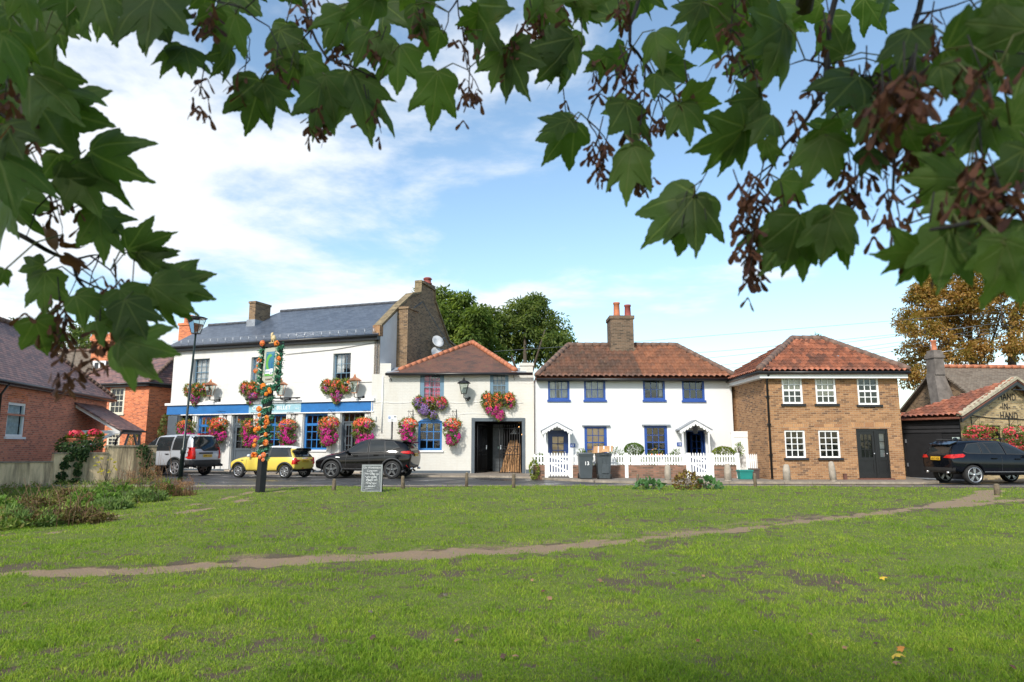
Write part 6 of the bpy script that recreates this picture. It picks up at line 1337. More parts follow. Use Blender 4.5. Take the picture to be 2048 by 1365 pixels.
# satellite dishes
def dish(c, dirv, r, lab):
    o = thing('satellite_dish', c, lab, 'dish', 'satellite dishes'); q = Vector(dirv).to_track_quat('Z', 'X').to_matrix().to_4x4(); T = Matrix.Translation(c) @ q
    b = MB(T); b.lathe([(.01, .0), (r * .5, .03), (r * .85, .085), (r, .13), (r, .14), (r * .5, .04), (.01, .012)], n=20); b.build('reflector', M['dish'], o)
    b = MB(T); b.tube([(0, -r * .9, .1), (0, -r * .5, .5)], .012, 5); b.box(-.03, -r * .5 - .04, .46, .03, -r * .5 + .05, .54); b.tube([(0, 0, 0), (0, -.1, -.2), (0, -.25, -.3)], .025, 5); b.build('feed_arm', M['grey_paint'], o)
for u, v, lab in ((874, 685, 'upper pale satellite dish on the brown brick gable'), (872, 708, 'lower pale satellite dish just above the red hip tiles')):
    # on the gable wall, which faces right
    d = ray(u, v); n_ = PF.e; o0 = PF.w(SL + .4, 0, 0); k = (o0 - Vector((0, 0, EYE))).dot(n_) / d.dot(n_); dish(Vector((0, 0, EYE)) + d * k, (.5, -.75, .35), .36, lab)
dish(at(1511, 735, 31.5), (-.3, -.85, .3), .26, 'grey satellite dish peeping over the left hip of the brick house roof')
dish(QF.w(.1, -.4, QF.px(1797, 798)[1]), (-.6, -.7, .3), .33, 'satellite dish low on the small brown roofed back building')
# overhead wires
for i, (u0, v0, u1, v1) in enumerate(((1150, 690, 1830, 634), (1380, 705, 1830, 661), (1400, 716, 1830, 664), (1430, 730, 1830, 676), (1440, 737, 1830, 683), (1440, 748, 1830, 692))):
    a, c = at(u0, v0, 46), at(u1, v1, 44); a = a + (a - c) * .25; c = c + (c - a) * .5
    b = MB(); m_ = (a + c) / 2 - Vector((0, 0, .15)); b.tube([tuple(a), tuple((a + m_) / 2 - Vector((0, 0, .06))), tuple(m_), tuple((c + m_) / 2 - Vector((0, 0, .06))), tuple(c)], .011, 4)
    tag(b.build('overhead_wire', mat('wire', (.14, .16, .19), .6)), 'thin overhead wire sagging across the sky behind the cottages and brick house', 'wire', 'overhead wires')
# decorated pub sign post
b0 = gnd(520, 987); P0 = Vector((b0.x, b0.y, 0)); tp = at(545, 692, b0.y); ax = (tp - P0); hgt = ax.length
sp = thing('pub_sign_post', P0, 'square black post wrapped in green garland with orange flowers carrying the pub sign', 'sign post')
Tz = Matrix.Translation(P0) @ Vector((ax.x, ax.y, ax.z)).to_track_quat('Z', 'X').to_matrix().to_4x4(); Tz = Matrix.Translation(P0) @ Matrix.Shear('XY', 4, (ax.x / ax.z, 0)) if False else Matrix.Translation(P0) @ Matrix(((1, 0, ax.x / ax.z, 0), (0, 1, ax.y / ax.z, 0), (0, 0, 1, 0), (0, 0, 0, 1))) @ Matrix.Rotation(R(-33), 4, 'Z')
sz0, sz1 = 3.28, 4.36
b = MB(Tz); b.box(-.1, -.1, -.1, .1, .1, 1.0); b.prism([(-.1, -.1, 1.001), (.1, -.1, 1.001), (.1, .1, 1.001), (-.1, .1, 1.001)], (0, 0, sz0 - 1.25)); b.build('post', M['blackmatt'], sp)
b = MB(Tz); b.box(-.44, -.07, sz0 - .26, .44, .07, sz0 - .12); b.box(-.44, -.06, sz0 - .12, -.34, .06, sz1 + .02); b.box(.34, -.06, sz0 - .12, .44, .06, sz1 + .02); b.box(-.46, -.08, sz1 + .02, .46, .08, sz1 + .12); b.build('sign_frame', M['blackmatt'], sp)
b = MB(Tz); pts = [(-.31, -.035, sz0 + .1), (-.18, -.035, sz0), (.18, -.035, sz0), (.31, -.035, sz0 + .1), (.31, -.035, sz1 - .02), (-.31, -.035, sz1 - .02)]; b.prism(pts, (0, .07, 0)); sb = b.build('sign_board', mat('sage_board', (.40, .41, .34), .6, .06), sp)
b = MB(Tz); b.box(-.2, -.044, sz0 + .2, .2, -.037, sz1 - .14); b.build('picture', mat('sign_blue', (.035, .16, .26), .5, .1), sb)
b = MB(Tz); zc, xc = (sz0 + sz1) / 2 + .07, .04; o1 = [(xc - .05 + .17 * math.cos(t), -.0475, zc + .26 * math.sin(t)) for t in [R(50 + 10 * k) for k in range(23)]]; o2 = [(xc + .03 + .14 * math.cos(t), -.0475, zc - .02 + .2 * math.sin(t)) for t in [R(262 - 8.5 * k) for k in range(20)]]
b.prism(o1 + o2, (0, .003, 0)); b.box(-.2, -.0475, sz0 + .2, .2, -.0445, sz0 + .27); b.build('crescent', mat('sign_green', (.12, .36, .07), .5, .1), sb)
b = MB(Tz); b.box(-.17, -.0485, sz0 + .27, .04, -.0455, sz0 + .40); b.box(.04, -.0485, sz0 + .24, .17, -.0455, sz0 + .42); b.build('painted_house', M['gloss_white'], sb)
b = MB(Tz)
for k in range(4): b.box(-.15 + k * .05, -.05, sz0 + .3, -.125 + k * .05, -.0488, sz0 + .36)
b.box(.08, -.05, sz0 + .25, .12, -.0488, sz0 + .33); b.box(.1, -.0485, sz0 + .42, .12, -.0455, sz0 + .62); b.build('painted_windows', M['navy'], sb)
text_mesh('CROOKED BILLET', .045, Tz @ Matrix.Translation((0, -.046, sz1 - .2)) @ Matrix.Rotation(R(90), 4, 'X'), M['palesign'], 'lettering', sb, ext=.001); text_mesh("YOUNG'S", .075, Tz @ Matrix.Translation((0, -.038, sz0 + .07)) @ Matrix.Rotation(R(90), 4, 'X'), mat('bronze_letter', (.08, .045, .015), .6), 'lettering', sb, ext=.003, bold=True)
b = MB(Tz); zt = sz1 + .12; b.box(-.12, -.05, zt, .12, .05, zt + .03); b.lathe([(.06, .0), (.085, .06), (.06, .13), (.03, .17)], (.03, 0, zt + .08), 8); b.tube([(-.03, 0, zt + .16), (-.06, 0, zt + .26), (-.05, 0, zt + .32), (-.1, 0, zt + .31)], [.05, .04, .045, .02], 7)
for sx in (-.02, .08):
    for sy in (-.03, .03): b.tube([(sx, sy, zt + .02), (sx, sy, zt + .1)], .017, 5)
b.build('ram_figure', mat('gilt_cream', (.55, .42, .22), .5, .3, 14), sp)
SIGN_T = Tz
# ------------------------------------------------------------------ foliage helpers
def unit(a): return a / np.maximum(1e-9, np.linalg.norm(a, axis=1))[:, None]
def rand_dirs(n): return unit(rng.normal(size=(n, 3)))
def leaves(name, c, d, nrm, ln, wd, m, parent=None, fold=.25):
    """c base points, d directions, nrm approx normals: one folded four cornered leaf each"""
    n = len(c); d = unit(d); s = unit(np.cross(d, nrm)); nn = np.cross(s, d)
    ln = np.broadcast_to(np.asarray(ln, float), n)[:, None]; wd = np.broadcast_to(np.asarray(wd, float), n)[:, None]
    mid = c + d * ln * .45
    V = np.stack([c, mid + s * wd / 2 + nn * wd * fold, c + d * ln - nn * ln * .12, mid - s * wd / 2 + nn * wd * fold], 1).reshape(-1, 3)
    return fast_mesh(name, V, np.arange(n * 4).reshape(n, 4), m, parent)
def discs(name, c, nrm, r, m, parent=None, k=5, cup=.35):
    n = len(c); nrm = unit(nrm); t = unit(np.cross(nrm, rand_dirs(n))); b = np.cross(nrm, t); r = np.broadcast_to(np.asarray(r, float), n)[:, None]
    V = [c]; a0 = rng.uniform(0, 6, n)
    for i in range(k):
        a = a0 + 2 * math.pi * i / k; rr = r * rng.uniform(.8, 1.15, (n, 1)); V.append(c + (t * np.cos(a)[:, None] + b * np.sin(a)[:, None]) * rr + nrm * r * cup)
    V = np.stack(V, 1).reshape(-1, 3); F = []
    for i in range(k): F.append(np.stack([np.arange(n) * (k + 1), np.arange(n) * (k + 1) + 1 + i, np.arange(n) * (k + 1) + 1 + (i + 1) % k], 1))
    return fast_mesh(name, V, np.concatenate(F), m, parent)
def shell(n, c, r, inner=.55):
    d = rand_dirs(n); return np.array(c) + d * np.array(r) * (inner + (1 - inner) * rng.random((n, 1)) ** .5), d
def cloud(clumps, per, inner=.5):
    P, D = [], []
    for c, r in clumps:
        p, d = shell(per, c, r, inner); P.append(p); D.append(d)
    return np.concatenate(P), np.concatenate(D)
G = lambda *h: [srgb(x) for x in h]
FM = {
 'basket_leaf': leaf_mat('basket_leaf', [(.06, .10, .02), (.13, .19, .04), (.25, .29, .07), (.27, .21, .08)]),
 'orange': leaf_mat('orange_bloom', [(.80, .13, .05), (.88, .24, .07), (.9, .36, .12)], .3), 'red': leaf_mat('red_bloom', [(.72, .03, .07), (.82, .07, .14), (.85, .16, .18)], .3),
 'magenta': leaf_mat('magenta_bloom', [(.50, .012, .22), (.68, .03, .33), (.78, .12, .44)], .3), 'purple': leaf_mat('purple_bloom', [(.20, .10, .40), (.32, .19, .52), (.42, .3, .55)], .25),
 'pink': leaf_mat('pink_begonia', [(.62, .04, .08), (.75, .10, .13), (.78, .2, .2)], .25),
 'marigold': leaf_mat('marigold', [(.80, .18, .02), (.88, .36, .03), (.86, .20, .10), (.88, .52, .30)], .2),
 'garland': leaf_mat('garland_tinsel', [(.03, .15, .09), (.08, .30, .19), (.24, .46, .34)], .2, .4)}
# ------------------------------------------------------------------ hanging baskets
def basket(fc, u0, v0, u1, v1, lab, top='orange', low='magenta', hang=True, box=False, extra=None, grp=None, split=.72, dens=1.0, name=None, wire=True, thr=.39):
    uc = (u0 + u1) / 2; yo = -.42 if not box else -.2; s, zt = fc.px(uc, v0, yo); zb = fc.px(uc, v1, yo)[1]; hw = (fc.px(u1, (v0 + v1) / 2, yo)[0] - fc.px(u0, (v0 + v1) / 2, yo)[0]) / 2
    H = zt - zb; dp = min(.36, hw * .8) if not box else .2
    o = thing(name or ('flower_box' if box else 'hanging_basket'), fc.w(s, 0, zb), lab, 'flowers', grp or ('window boxes on the pub' if box else 'hanging baskets on the pub'))
    Mx = np.array(fc.M)[:3, :3]; org = np.array(fc.M)[:3, 3]; W_ = lambda p: p @ Mx.T + org
    n = int(900 * dens * max(.25, hw * H)); 
    if box:
        cl = [((s + q * hw * .75, yo, zt - H * .28), (hw * .36, dp, H * .28)) for q in (-1, 0, 1)] + [((s + hw * random.uniform(-.4, .4), yo - .05, zt - H * .55), (hw * .5, dp * .8, H * .3)), ((s + hw * random.uniform(-.2, .5), yo, zb + H * .2), (hw * .3, dp * .6, H * .2))]
    else:
        cl = [((s, yo, zt - H * .22), (hw, dp, H * .22)), ((s - hw * .2, yo, zt - H * .48), (hw * .8, dp * .9, H * .25)), ((s + hw * .15, yo, zb + H * .3), (hw * .85, dp * .8, H * .25)), ((s - hw * .1, yo, zb + H * .14), (hw * .6, dp * .7, H * .14))]
    P, D = cloud(cl, n // 3, .6); D = D + np.array([0, -.3, -.1])
    h_ = len(P) // 2; P = np.concatenate([P, P[:h_] + D[:h_] * .05]); D = np.concatenate([D, D[:h_] + rand_dirs(h_)]); leaves('foliage', W_(P), W_(D + rand_dirs(len(P)) * .8) - org, rand_dirs(len(P)), rng.uniform(.06, .14, len(P)), .05, FM['basket_leaf'], o)
    P, D = cloud(cl, int(n * 1.1), .85); k = (P[:, 1] < yo + dp * .5); P, D = P[k], D[k]; f = (P[:, 2] - zb) / H + rng.normal(0, .07, len(P)); side = (P[:, 0] - s) / hw
    D = D + np.array([0, -.5, .15]); keep = vnoise(P[:, 0] * 1.0, P[:, 2], .16, int(abs(u0)), 2) > (thr + .17 * np.exp(-((f - .52) / .14) ** 2)); f = f + .16 * side * math.sin(u0) + rng.normal(0, .07, len(P))
    mixk = rng.random(len(P)); sel_t = keep & (f > split); sel_l = keep & (f <= split)
    put = lambda nm, m, sl: discs(nm, W_(P[sl]), W_(D[sl]) - org, rng.uniform(.026, .042, int(sl.sum())), FM[m], o) if sl.sum() > 2 else None
    t2 = 'red' if top == 'orange' else top
    put('top_flowers', top, sel_t & (mixk < .7)); put('red_flowers', t2, sel_t & (mixk >= .7)); put('trailing_flowers', low, sel_l & (mixk < .93))
    if extra: put('purple_flowers', extra, sel_l & (vnoise(P[:, 0], P[:, 2], .2, 99, 2) > .52))
    if box:
        b = MB(fc.M); b.box(s - hw * .7, yo - .1, zt - H * .42, s + hw * .7, -.004, zt - H * .2); b.build('planter', M['blackmatt'], o)
    else:
        b = MB(fc.M); b.lathe([(.02, -.2), (.14, -.16), (.2, -.0), (.2, .01)], (s, yo, zt - H * .3), 12); b.build('bowl', mat('moss_liner', (.09, .07, .035), .9), o)
        if wire:
            b = MB(fc.M); zh = zt + .34; b.box(s + .12, -.03, zt - .1, s + .15, -.003, zh + .1); b.tube([(s + .13, -.03, zh), (s + .05, yo + .05, zh), (s, yo, zh + .02), (s - .03, yo - .06, zh - .03)], .012, 5); b.tube([(s + .13, -.03, zt + .02), (s + .02, yo + .08, zh - .02)], .01, 4); b.tube([(s, yo, zh), (s, yo, zt - .05)], .007, 4); b.build('bracket', M['black'], o)
    return o
for q in (((358, 841, 389, 880), 'leftmost hanging basket, orange red over pink, in the dark passage opening'), ((421, 836, 454, 888), 'hanging basket with a bright orange dome right of the first blue pub window'), ((486, 839, 519, 894), 'hanging basket on the pub partly behind the garlanded post'), ((558, 839, 593, 893), 'tall magenta hanging basket just right of the garlanded post'), ((638, 834, 677, 892), 'hanging basket in front of the third blue pub window'), ((708, 836, 748, 893), 'hanging basket right of the open pub doorway'), ((799, 837, 835, 889), 'hanging basket just left of the arched blue window', 1), ((888, 837, 922, 891), 'hanging basket just right of the arched blue window', 1)):
    basket(WF if len(q) > 2 else PF, *q[0], q[1], split=.70 if q[0][0] not in (421,) else .55)
basket(PF, 374, 768, 415, 811, 'flower box under the leftmost upstairs pub window', box=True, extra='purple', split=.6)
basket(PF, 486, 764, 526, 809, 'flower box at the upstairs window behind the pub sign', box=True, extra='purple', split=.6)
basket(PF, 648, 759, 700, 807, 'flower box under the half open upstairs sash', box=True, extra='purple', split=.6)
basket(WF, 831, 794, 890, 838, 'mostly purple flower box under the pink curtained window', box=True, extra='purple', top='red', low='purple', split=.75)
basket(WF, 967, 786, 1026, 841, 'big orange and magenta flower box above the carriage arch', box=True, split=.55)
basket(GF, 1930, 852, 1990, 886, 'pink hanging basket left of the black gable window', top='pink', low='pink', grp='pink baskets on the brick gable', dens=.8, split=.5, thr=.5)
basket(GF, 2010, 853, 2062, 900, 'pink hanging basket at the photo\'s right edge', top='pink', low='pink', grp='pink baskets on the brick gable', dens=.6, split=.5, thr=.52)
# garland on the sign post
def warp(p): A_ = np.array(SIGN_T); return p @ A_[:3, :3].T + A_[:3, 3]
t_ = np.linspace(0, 1, 800); a = t_ * 2 * math.pi * 7; z = 1.0 + t_ * 2.1; pts = np.stack([.14 * np.cos(a), .14 * np.sin(a), z], 1)
fr = np.concatenate([np.stack([np.full(400, sx * .40) + .06 * np.cos(t), .06 * np.sin(t) - .02, np.linspace(3.05, 4.4, 400)], 1) for sx in (-1, 1) for t in [np.linspace(0, 40, 400)]] + [np.stack([np.linspace(-.4, .4, 200), np.full(200, -.05), np.full(200, 3.12)], 1)])
pts = np.concatenate([pts, fr]); pts = np.repeat(pts, 2, 0); pts += rng.normal(0, .028, pts.shape)
leaves('garland', warp(pts), rand_dirs(len(pts)), rand_dirs(len(pts)), rng.uniform(.06, .12, len(pts)), .03, FM['garland'], sp)
rib = MB(SIGN_T)
for k in range(7): z = 1.15 + k * .28; rib.tube([(.125 * math.cos(t), .125 * math.sin(t), z + .09 * t / 3) for t in [q * .5 - 2.6 for q in range(9)]], .022, 4)
for sx in (-1, 1):
    for k in range(5): rib.tube([(sx * .4 - .07, -.07, 3.3 + k * .22), (sx * .4 + .07, -.075, 3.22 + k * .22)], .022, 4)
rib.build('cream_ribbon', mat('cream_ribbon', (.62, .55, .42), .7), sp)
fl = [(-.33, -.13, 4.5, .1), (.34, -.12, 4.44, .1), (-.42, -.12, 3.98, .085), (-.5, -.1, 3.82, .05), (-.58, -.1, 3.66, .085), (.47, -.1, 3.98, .08), (.46, -.1, 3.82, .05), (-.1, -.14, 3.16, .11), (.2, -.14, 3.06, .07), (.26, -.16, 2.98, .07), (.1, -.16, 2.92, .07), (-.12, -.2, 2.48, .1), (-.06, -.22, 2.3, .07), (.22, -.16, 2.22, .08), (.24, -.16, 2.08, .1), (-.18, -.2, 1.86, .1), (-.05, -.2, 1.9, .08), (.22, -.15, 1.72, .07), (.24, -.14, 1.48, .1), (-.2, -.18, 1.55, .07), (-.26, -.16, 1.12, .09), (-.12, -.2, 1.12, .09), (.1, -.2, 1.05, .06), (.22, -.16, 1.12, .09), (.22, -.16, .98, .06), (-.22, -.18, 1.4, .07), (.18, -.16, 1.95, .06), (-.2, -.17, 2.15, .05)]
for x, y, z, r in fl:
    r *= .78; c = np.array([[x, y, z]]) + rand_dirs(60) * r * np.array([1, .7, 1]); d = c - np.array([[x, y + .02, z]])
    discs('artificial_flower', warp(c), d @ np.array(SIGN_T)[:3, :3].T, r * .36, FM['marigold'], sp)
# ------------------------------------------------------------------ trees
M['bark'] = mat('bark', (.075, .058, .042), .95, .4, 9, .01)
def tree(name, lab, base, clumps, per, m, ln, wd, trunk_r, limbs, cat='tree', grp=None, inner=.35, droop=.3):
    o = thing(name, base, lab, cat, grp)
    b = MB(); bz = Vector(base)
    for pts, r0, r1 in limbs: n = len(pts); b.tube(pts, [r0 + (r1 - r0) * i / (n - 1) for i in range(n)], 7)
    b.build('trunk', M['bark'], o)
    P, D = cloud(clumps, per, inner); D = D + rand_dirs(len(P)) * .9 + np.array([0, 0, -droop])
    up_ = rand_dirs(len(P)) * .7 + np.array([0, 0, 1.0])
    leaves('crown', P, D, up_, rng.uniform(.7, 1.3, len(P)) * ln, rng.uniform(.7, 1.3, len(P)) * wd, m, o)
    return o
def px_clumps(lst, Y, dy=2.0, seed=1):
    rr = random.Random(seed); out = []
    for u, v, ru, rv in lst:
        y = Y + rr.uniform(-dy, dy); c = at(u, v, y); k = y / FPX; out.append((tuple(c), (ru * k, (ru + rv) / 2 * k * .9, rv * k)))
    return out
def sub_clumps(cl, n, sz, seed=2):
    """break big lobes into many small leaf sprays"""
    r2 = np.random.default_rng(seed); out = []
    for c, r in cl:
        for _ in range(n):
            d = r2.normal(size=3); d /= np.linalg.norm(d); f = r2.uniform(.35, 1.0) ** .6; q = np.array(c) + d * np.array(r) * f; s = r2.uniform(.6, 1.25) * sz; out.append((tuple(q), (s, s, s * .55)))
    return out
gm = leaf_mat('robinia_leaf', [(.055, .09, .028), (.11, .17, .045), (.2, .27, .065), (.34, .39, .10)], .5, pscale=.8)
gm2 = leaf_mat('robinia_leaf_dark', [(.05, .08, .028), (.10, .15, .045), (.18, .23, .065), (.30, .33, .10)], .5, pscale=.8)
c1 = px_clumps([(882, 640, 30, 38), (905, 690, 40, 30), (925, 640, 28, 28), (880, 600, 20, 22), (850, 595, 14, 14), (940, 680, 26, 30), (955, 630, 12, 16), (962, 672, 24, 26), (972, 655, 16, 16), (905, 660, 40, 30), (985, 712, 28, 18), (920, 610, 24, 20), (840, 640, 20, 24)], 52, 2, 3)
B = at(900, 900, 52); B.z = 0; T_ = at(905, 640, 52)
tree('leafy_tree', 'bushy green tree directly behind the brown brick gable', tuple(B), sub_clumps(c1, 26, .62, 4), 46, gm, .34, .14, .3, [([tuple(B), tuple(B.lerp(T_, .6)), tuple(T_)], .3, .08), ([tuple(B.lerp(T_, .5)), tuple(at(935, 650, 51))], .14, .04), ([tuple(B.lerp(T_, .5)), tuple(at(870, 640, 53))], .14, .04)], grp='trees behind the pub')
c1 = px_clumps([(1000, 660, 38, 38), (1045, 630, 42, 28), (1080, 640, 36, 38), (1110, 660, 32, 40), (1060, 690, 50, 36), (1010, 700, 44, 26), (1120, 690, 26, 26), (980, 640, 18, 22), (1070, 605, 22, 12), (1035, 665, 46, 36), (1090, 715, 46, 20)], 56, 2.5, 5)
B = at(1050, 900, 56); B.z = 0; T_ = at(1050, 660, 56)
tree('spreading_tree', 'broad round crowned green tree above the hipped tile roof', tuple(B), sub_clumps(c1, 27, .72, 6), 46, gm2, .40, .15, .3, [([tuple(B), tuple(B.lerp(T_, .55)), tuple(T_)], .35, .1), ([tuple(B.lerp(T_, .5)), tuple(at(1090, 660, 55))], .15, .05), ([tuple(B.lerp(T_, .5)), tuple(at(1005, 660, 57))], .15, .05)], grp='trees behind the pub')
# horse chestnuts turning brown
cm = leaf_mat('rusty_chestnut_leaf', [(.13, .13, .03), (.25, .20, .05), (.38, .235, .07), (.47, .275, .10), (.31, .15, .055)], .45, pscale=.7)
c1 = px_clumps([(1850, 610, 30, 40), (1835, 660, 32, 40), (1825, 710, 26, 36), (1870, 680, 34, 36), (1900, 610, 30, 36), (1935, 660, 30, 40), (1905, 710, 30, 24), (1880, 640, 28, 30), (1950, 590, 30, 40), (1990, 640, 30, 46), (1965, 700, 30, 24), (1935, 550, 26, 36), (1990, 560, 30, 40), (1870, 580, 18, 24), (1825, 755, 26, 20), (1960, 500, 40, 36), (2010, 495, 40, 40), (1815, 640, 22, 30), (1860, 560, 20, 22), (1915, 640, 34, 40), (1975, 600, 34, 40), (1935, 600, 34, 40), (1882, 545, 26, 26), (1842, 592, 24, 26), (1930, 495, 38, 32), (1990, 520, 40, 40)], 46, 2.2, 7)
B = at(1950, 900, 46); B.z = 0
L_ = lambda *q: [tuple(at(*x)) for x in q]
tree('horse_chestnut', 'rust brown horse chestnut spreading above the rear chimney', tuple(B), sub_clumps(c1, 28, .5, 8), 46, cm, .21, .11, .3,
     [(L_((1950, 900, 46), (1950, 740, 46), (1935, 690, 46)), .35, .2), (L_((1935, 700, 46), (1900, 650, 46), (1870, 600, 45.5), (1850, 570, 45)), .15, .03), (L_((1940, 700, 46), (1940, 640, 46), (1945, 570, 46), (1950, 500, 46)), .17, .03), (L_((1930, 700, 46), (1885, 680, 45), (1840, 650, 45)), .12, .03), (L_((1945, 700, 46), (1975, 640, 46), (1990, 570, 46)), .14, .03), (L_((1960, 720, 46), (1985, 680, 46.5), (2010, 600, 46)), .12, .03), (L_((1905, 655, 46), (1880, 660, 45), (1850, 690, 45)), .07, .02), (L_((1935, 650, 46), (1910, 600, 46.5), (1900, 560, 46)), .07, .02)], grp='horse chestnuts at the right', inner=.2)
c1 = px_clumps([(2035, 560, 32, 44), (2050, 640, 30, 50), (2030, 690, 22, 30), (2080, 600, 40, 60), (2040, 510, 30, 30), (2090, 520, 40, 50), (2120, 640, 40, 60)], 43, 2, 9)
B = at(2022, 900, 43); B.z = 0
tree('horse_chestnut', 'second browning horse chestnut with dark upright trunk at the right edge', tuple(B), sub_clumps(c1, 27, .48, 10), 42, cm, .22, .11, .3,
     [(L_((2022, 900, 43), (2024, 740, 43), (2022, 680, 43), (2025, 620, 43)), .3, .16), (L_((2022, 680, 43), (2035, 600, 43), (2040, 520, 43)), .14, .03), (L_((2022, 670, 43), (2005, 640, 43), (2000, 590, 43)), .1, .03), (L_((2024, 650, 43), (2060, 610, 43), (2090, 560, 43)), .12, .03)], grp='horse chestnuts at the right', inner=.2)
ym = leaf_mat('far_leaf', [(.035, .055, .015), (.08, .11, .025), (.15, .15, .035)], .3)
for lst, u, lab in (([(60, 665, 22, 18), (90, 680, 26, 22), (40, 655, 14, 12), (105, 700, 20, 20)], 75, 'yellowish tree peeping over the purple tile roof'), ([(150, 680, 26, 28), (180, 700, 26, 24), (165, 660, 16, 14), (200, 690, 14, 20)], 165, 'green tree behind the brick chimney at the left')):
    c1 = px_clumps(lst, 58, 2, u); B = at(u, 900, 58); B.z = 0; T_ = at(u, 690, 58)
    tree('far_tree', lab, tuple(B), sub_clumps(c1, 10, .6, u), 40, ym if u < 100 else gm2, .36, .16, .3, [([tuple(B), tuple(T_)], .3, .1)], grp='trees behind the left houses')
c1 = px_clumps([(1467, 805, 9, 12), (1475, 820, 10, 14)], 48, 1, 3); B = at(1468, 900, 48); B.z = 0
tree('far_tree', 'scrap of dark green tree in the gap between cottage and brick house', tuple(B), sub_clumps(c1, 8, .4, 3), 30, gm2, .3, .14, .2, [([tuple(B), tuple(at(1469, 820, 48))], .15, .08)])
c1 = px_clumps([(1633, 675, 8, 8)], 40, .5, 3); B = at(1633, 800, 40); B.z = 0
tree('far_tree', 'little tree top just showing above the brick house ridge', tuple(B), sub_clumps(c1, 7, .16, 3), 16, gm2, .2, .07, .1, [([tuple(B), tuple(at(1634, 672, 40))], .06, .02)])
# ------------------------------------------------------------------ garden plants and bushes
def bush(name, lab, c, r, n, m, ln, wd, cat='bush', grp=None, stems=6, inner=.75, flat=0, flowers=None, up_=.1):
    o = thing(name, (c[0], c[1], max(-.9, c[2] - r[2])), lab, cat, grp); P, D = shell(n, c, r, inner); 
    if flat: P[:, 2] = np.maximum(P[:, 2], c[2] - r[2] * flat)
    leaves('foliage', P, D + rand_dirs(n) * .8 + np.array([0, 0, up_]), rand_dirs(n), rng.uniform(.7, 1.3, n) * ln, rng.uniform(.7, 1.3, n) * wd, m, o)
    b = MB(); rr = random.Random(n)
    for k in range(stems):
        a = rr.uniform(0, 6.28); q = rr.uniform(.2, .8); b.tube([(c[0], c[1], c[2] - r[2] - .05), (c[0] + r[0] * q * .6 * math.cos(a), c[1] + r[1] * q * .6 * math.sin(a), c[2]), (c[0] + r[0] * q * math.cos(a), c[1] + r[1] * q * math.sin(a), c[2] + r[2] * .5)], [.012, .009, .004], 4)
    b.build('stems', M['bark'], o)
    if flowers:
        fm, k, rr_ = flowers; P, D = shell(k, c, (r[0], r[1], r[2]), .9); sl = (D[:, 1] < .3) & (D[:, 2] > -.2); discs('flowers', P[sl], D[sl], rr_, FM[fm], o)
    return o
bm1 = leaf_mat('box_leaf', [(.06, .11, .015), (.13, .22, .03), (.25, .36, .06)], .3); bm2 = leaf_mat('lime_leaf', [(.06, .10, .012), (.16, .22, .03), (.34, .36, .06)], .3)
c = FF.w(*[FF.px(1268, 900, .75)[0], .75, FF.px(1268, 900, .75)[1]]); bush('clipped_bush', 'round clipped green bush above the fence between the cottage windows', (c.x, c.y, c.z), (.40, .36, .27), 2600, bm1, .05, .03, inner=.9)
c = FF.w(*[FF.px(1447, 906, .7)[0], .7, FF.px(1447, 906, .7)[1] - .02]); bush('lime_bush', 'yellow green bush behind the fence right of the open door', (c.x, c.y, c.z), (.46, .36, .26), 1700, bm2, .06, .045, inner=.85)
for u, v, rx, lab, fl_ in ((1312, 908, .28, 'low plants with yellow flowers under the right cottage window', ('marigold', 40, .05)), (1165, 906, .2, 'thin pale garden plants behind the first bin', None), (1232, 905, .3, 'wispy garden plants behind the fence right of the box', None), (1352, 908, .2, 'upright green iris leaves behind the fence by the porch', None), (1478, 895, .16, 'thin stemmed plant against the side gate', None), (1080, 918, .3, 'leafy plants behind the leftmost fence panel', None), (1190, 918, .35, 'dark leafy plants behind the fence by the bins', None), (1248, 918, .3, 'low dark shrub behind the middle fence post', None), (1300, 918, .4, 'leafy border plants below the right cottage window', None), (1345, 918, .3, 'low plants behind the fence left of the right gate', None), (1450, 920, .45, 'dark foliage under the lime bush behind the fence', None)):
    p_ = FF.px(u, v, .6); c = FF.w(p_[0], .6, p_[1] - .1); bush('garden_plant', lab, (c.x, c.y, c.z), (rx, .2, .3), 130 if v < 915 else 420, bm1 if not fl_ else FM['basket_leaf'], .11, .03, 'plant', 'plants in the cottage garden', 8, .3, flowers=fl_, up_=.8)
c = FF.w(fpx(1068), -.1, .4); bush('wall_plant', 'bright green self sown plant at the foot of the white arch pier', (c.x, c.y, c.z), (.17, .15, .38), 260, bm2, .09, .06, 'plant')
dkl = leaf_mat('dark_ivy', [(.012, .03, .01), (.03, .06, .015), (.07, .11, .03)], .2)
c = PF.w(-.35, .4, 1.9); bush('climbing_shrub', 'pale leaved climber between the red brick house and the pub', (c.x, c.y, c.z), (.55, .5, 1.35), 900, leaf_mat('climber_leaf', [(.05, .08, .02), (.13, .17, .05), (.26, .28, .10)], .3), .13, .08, 'plant')
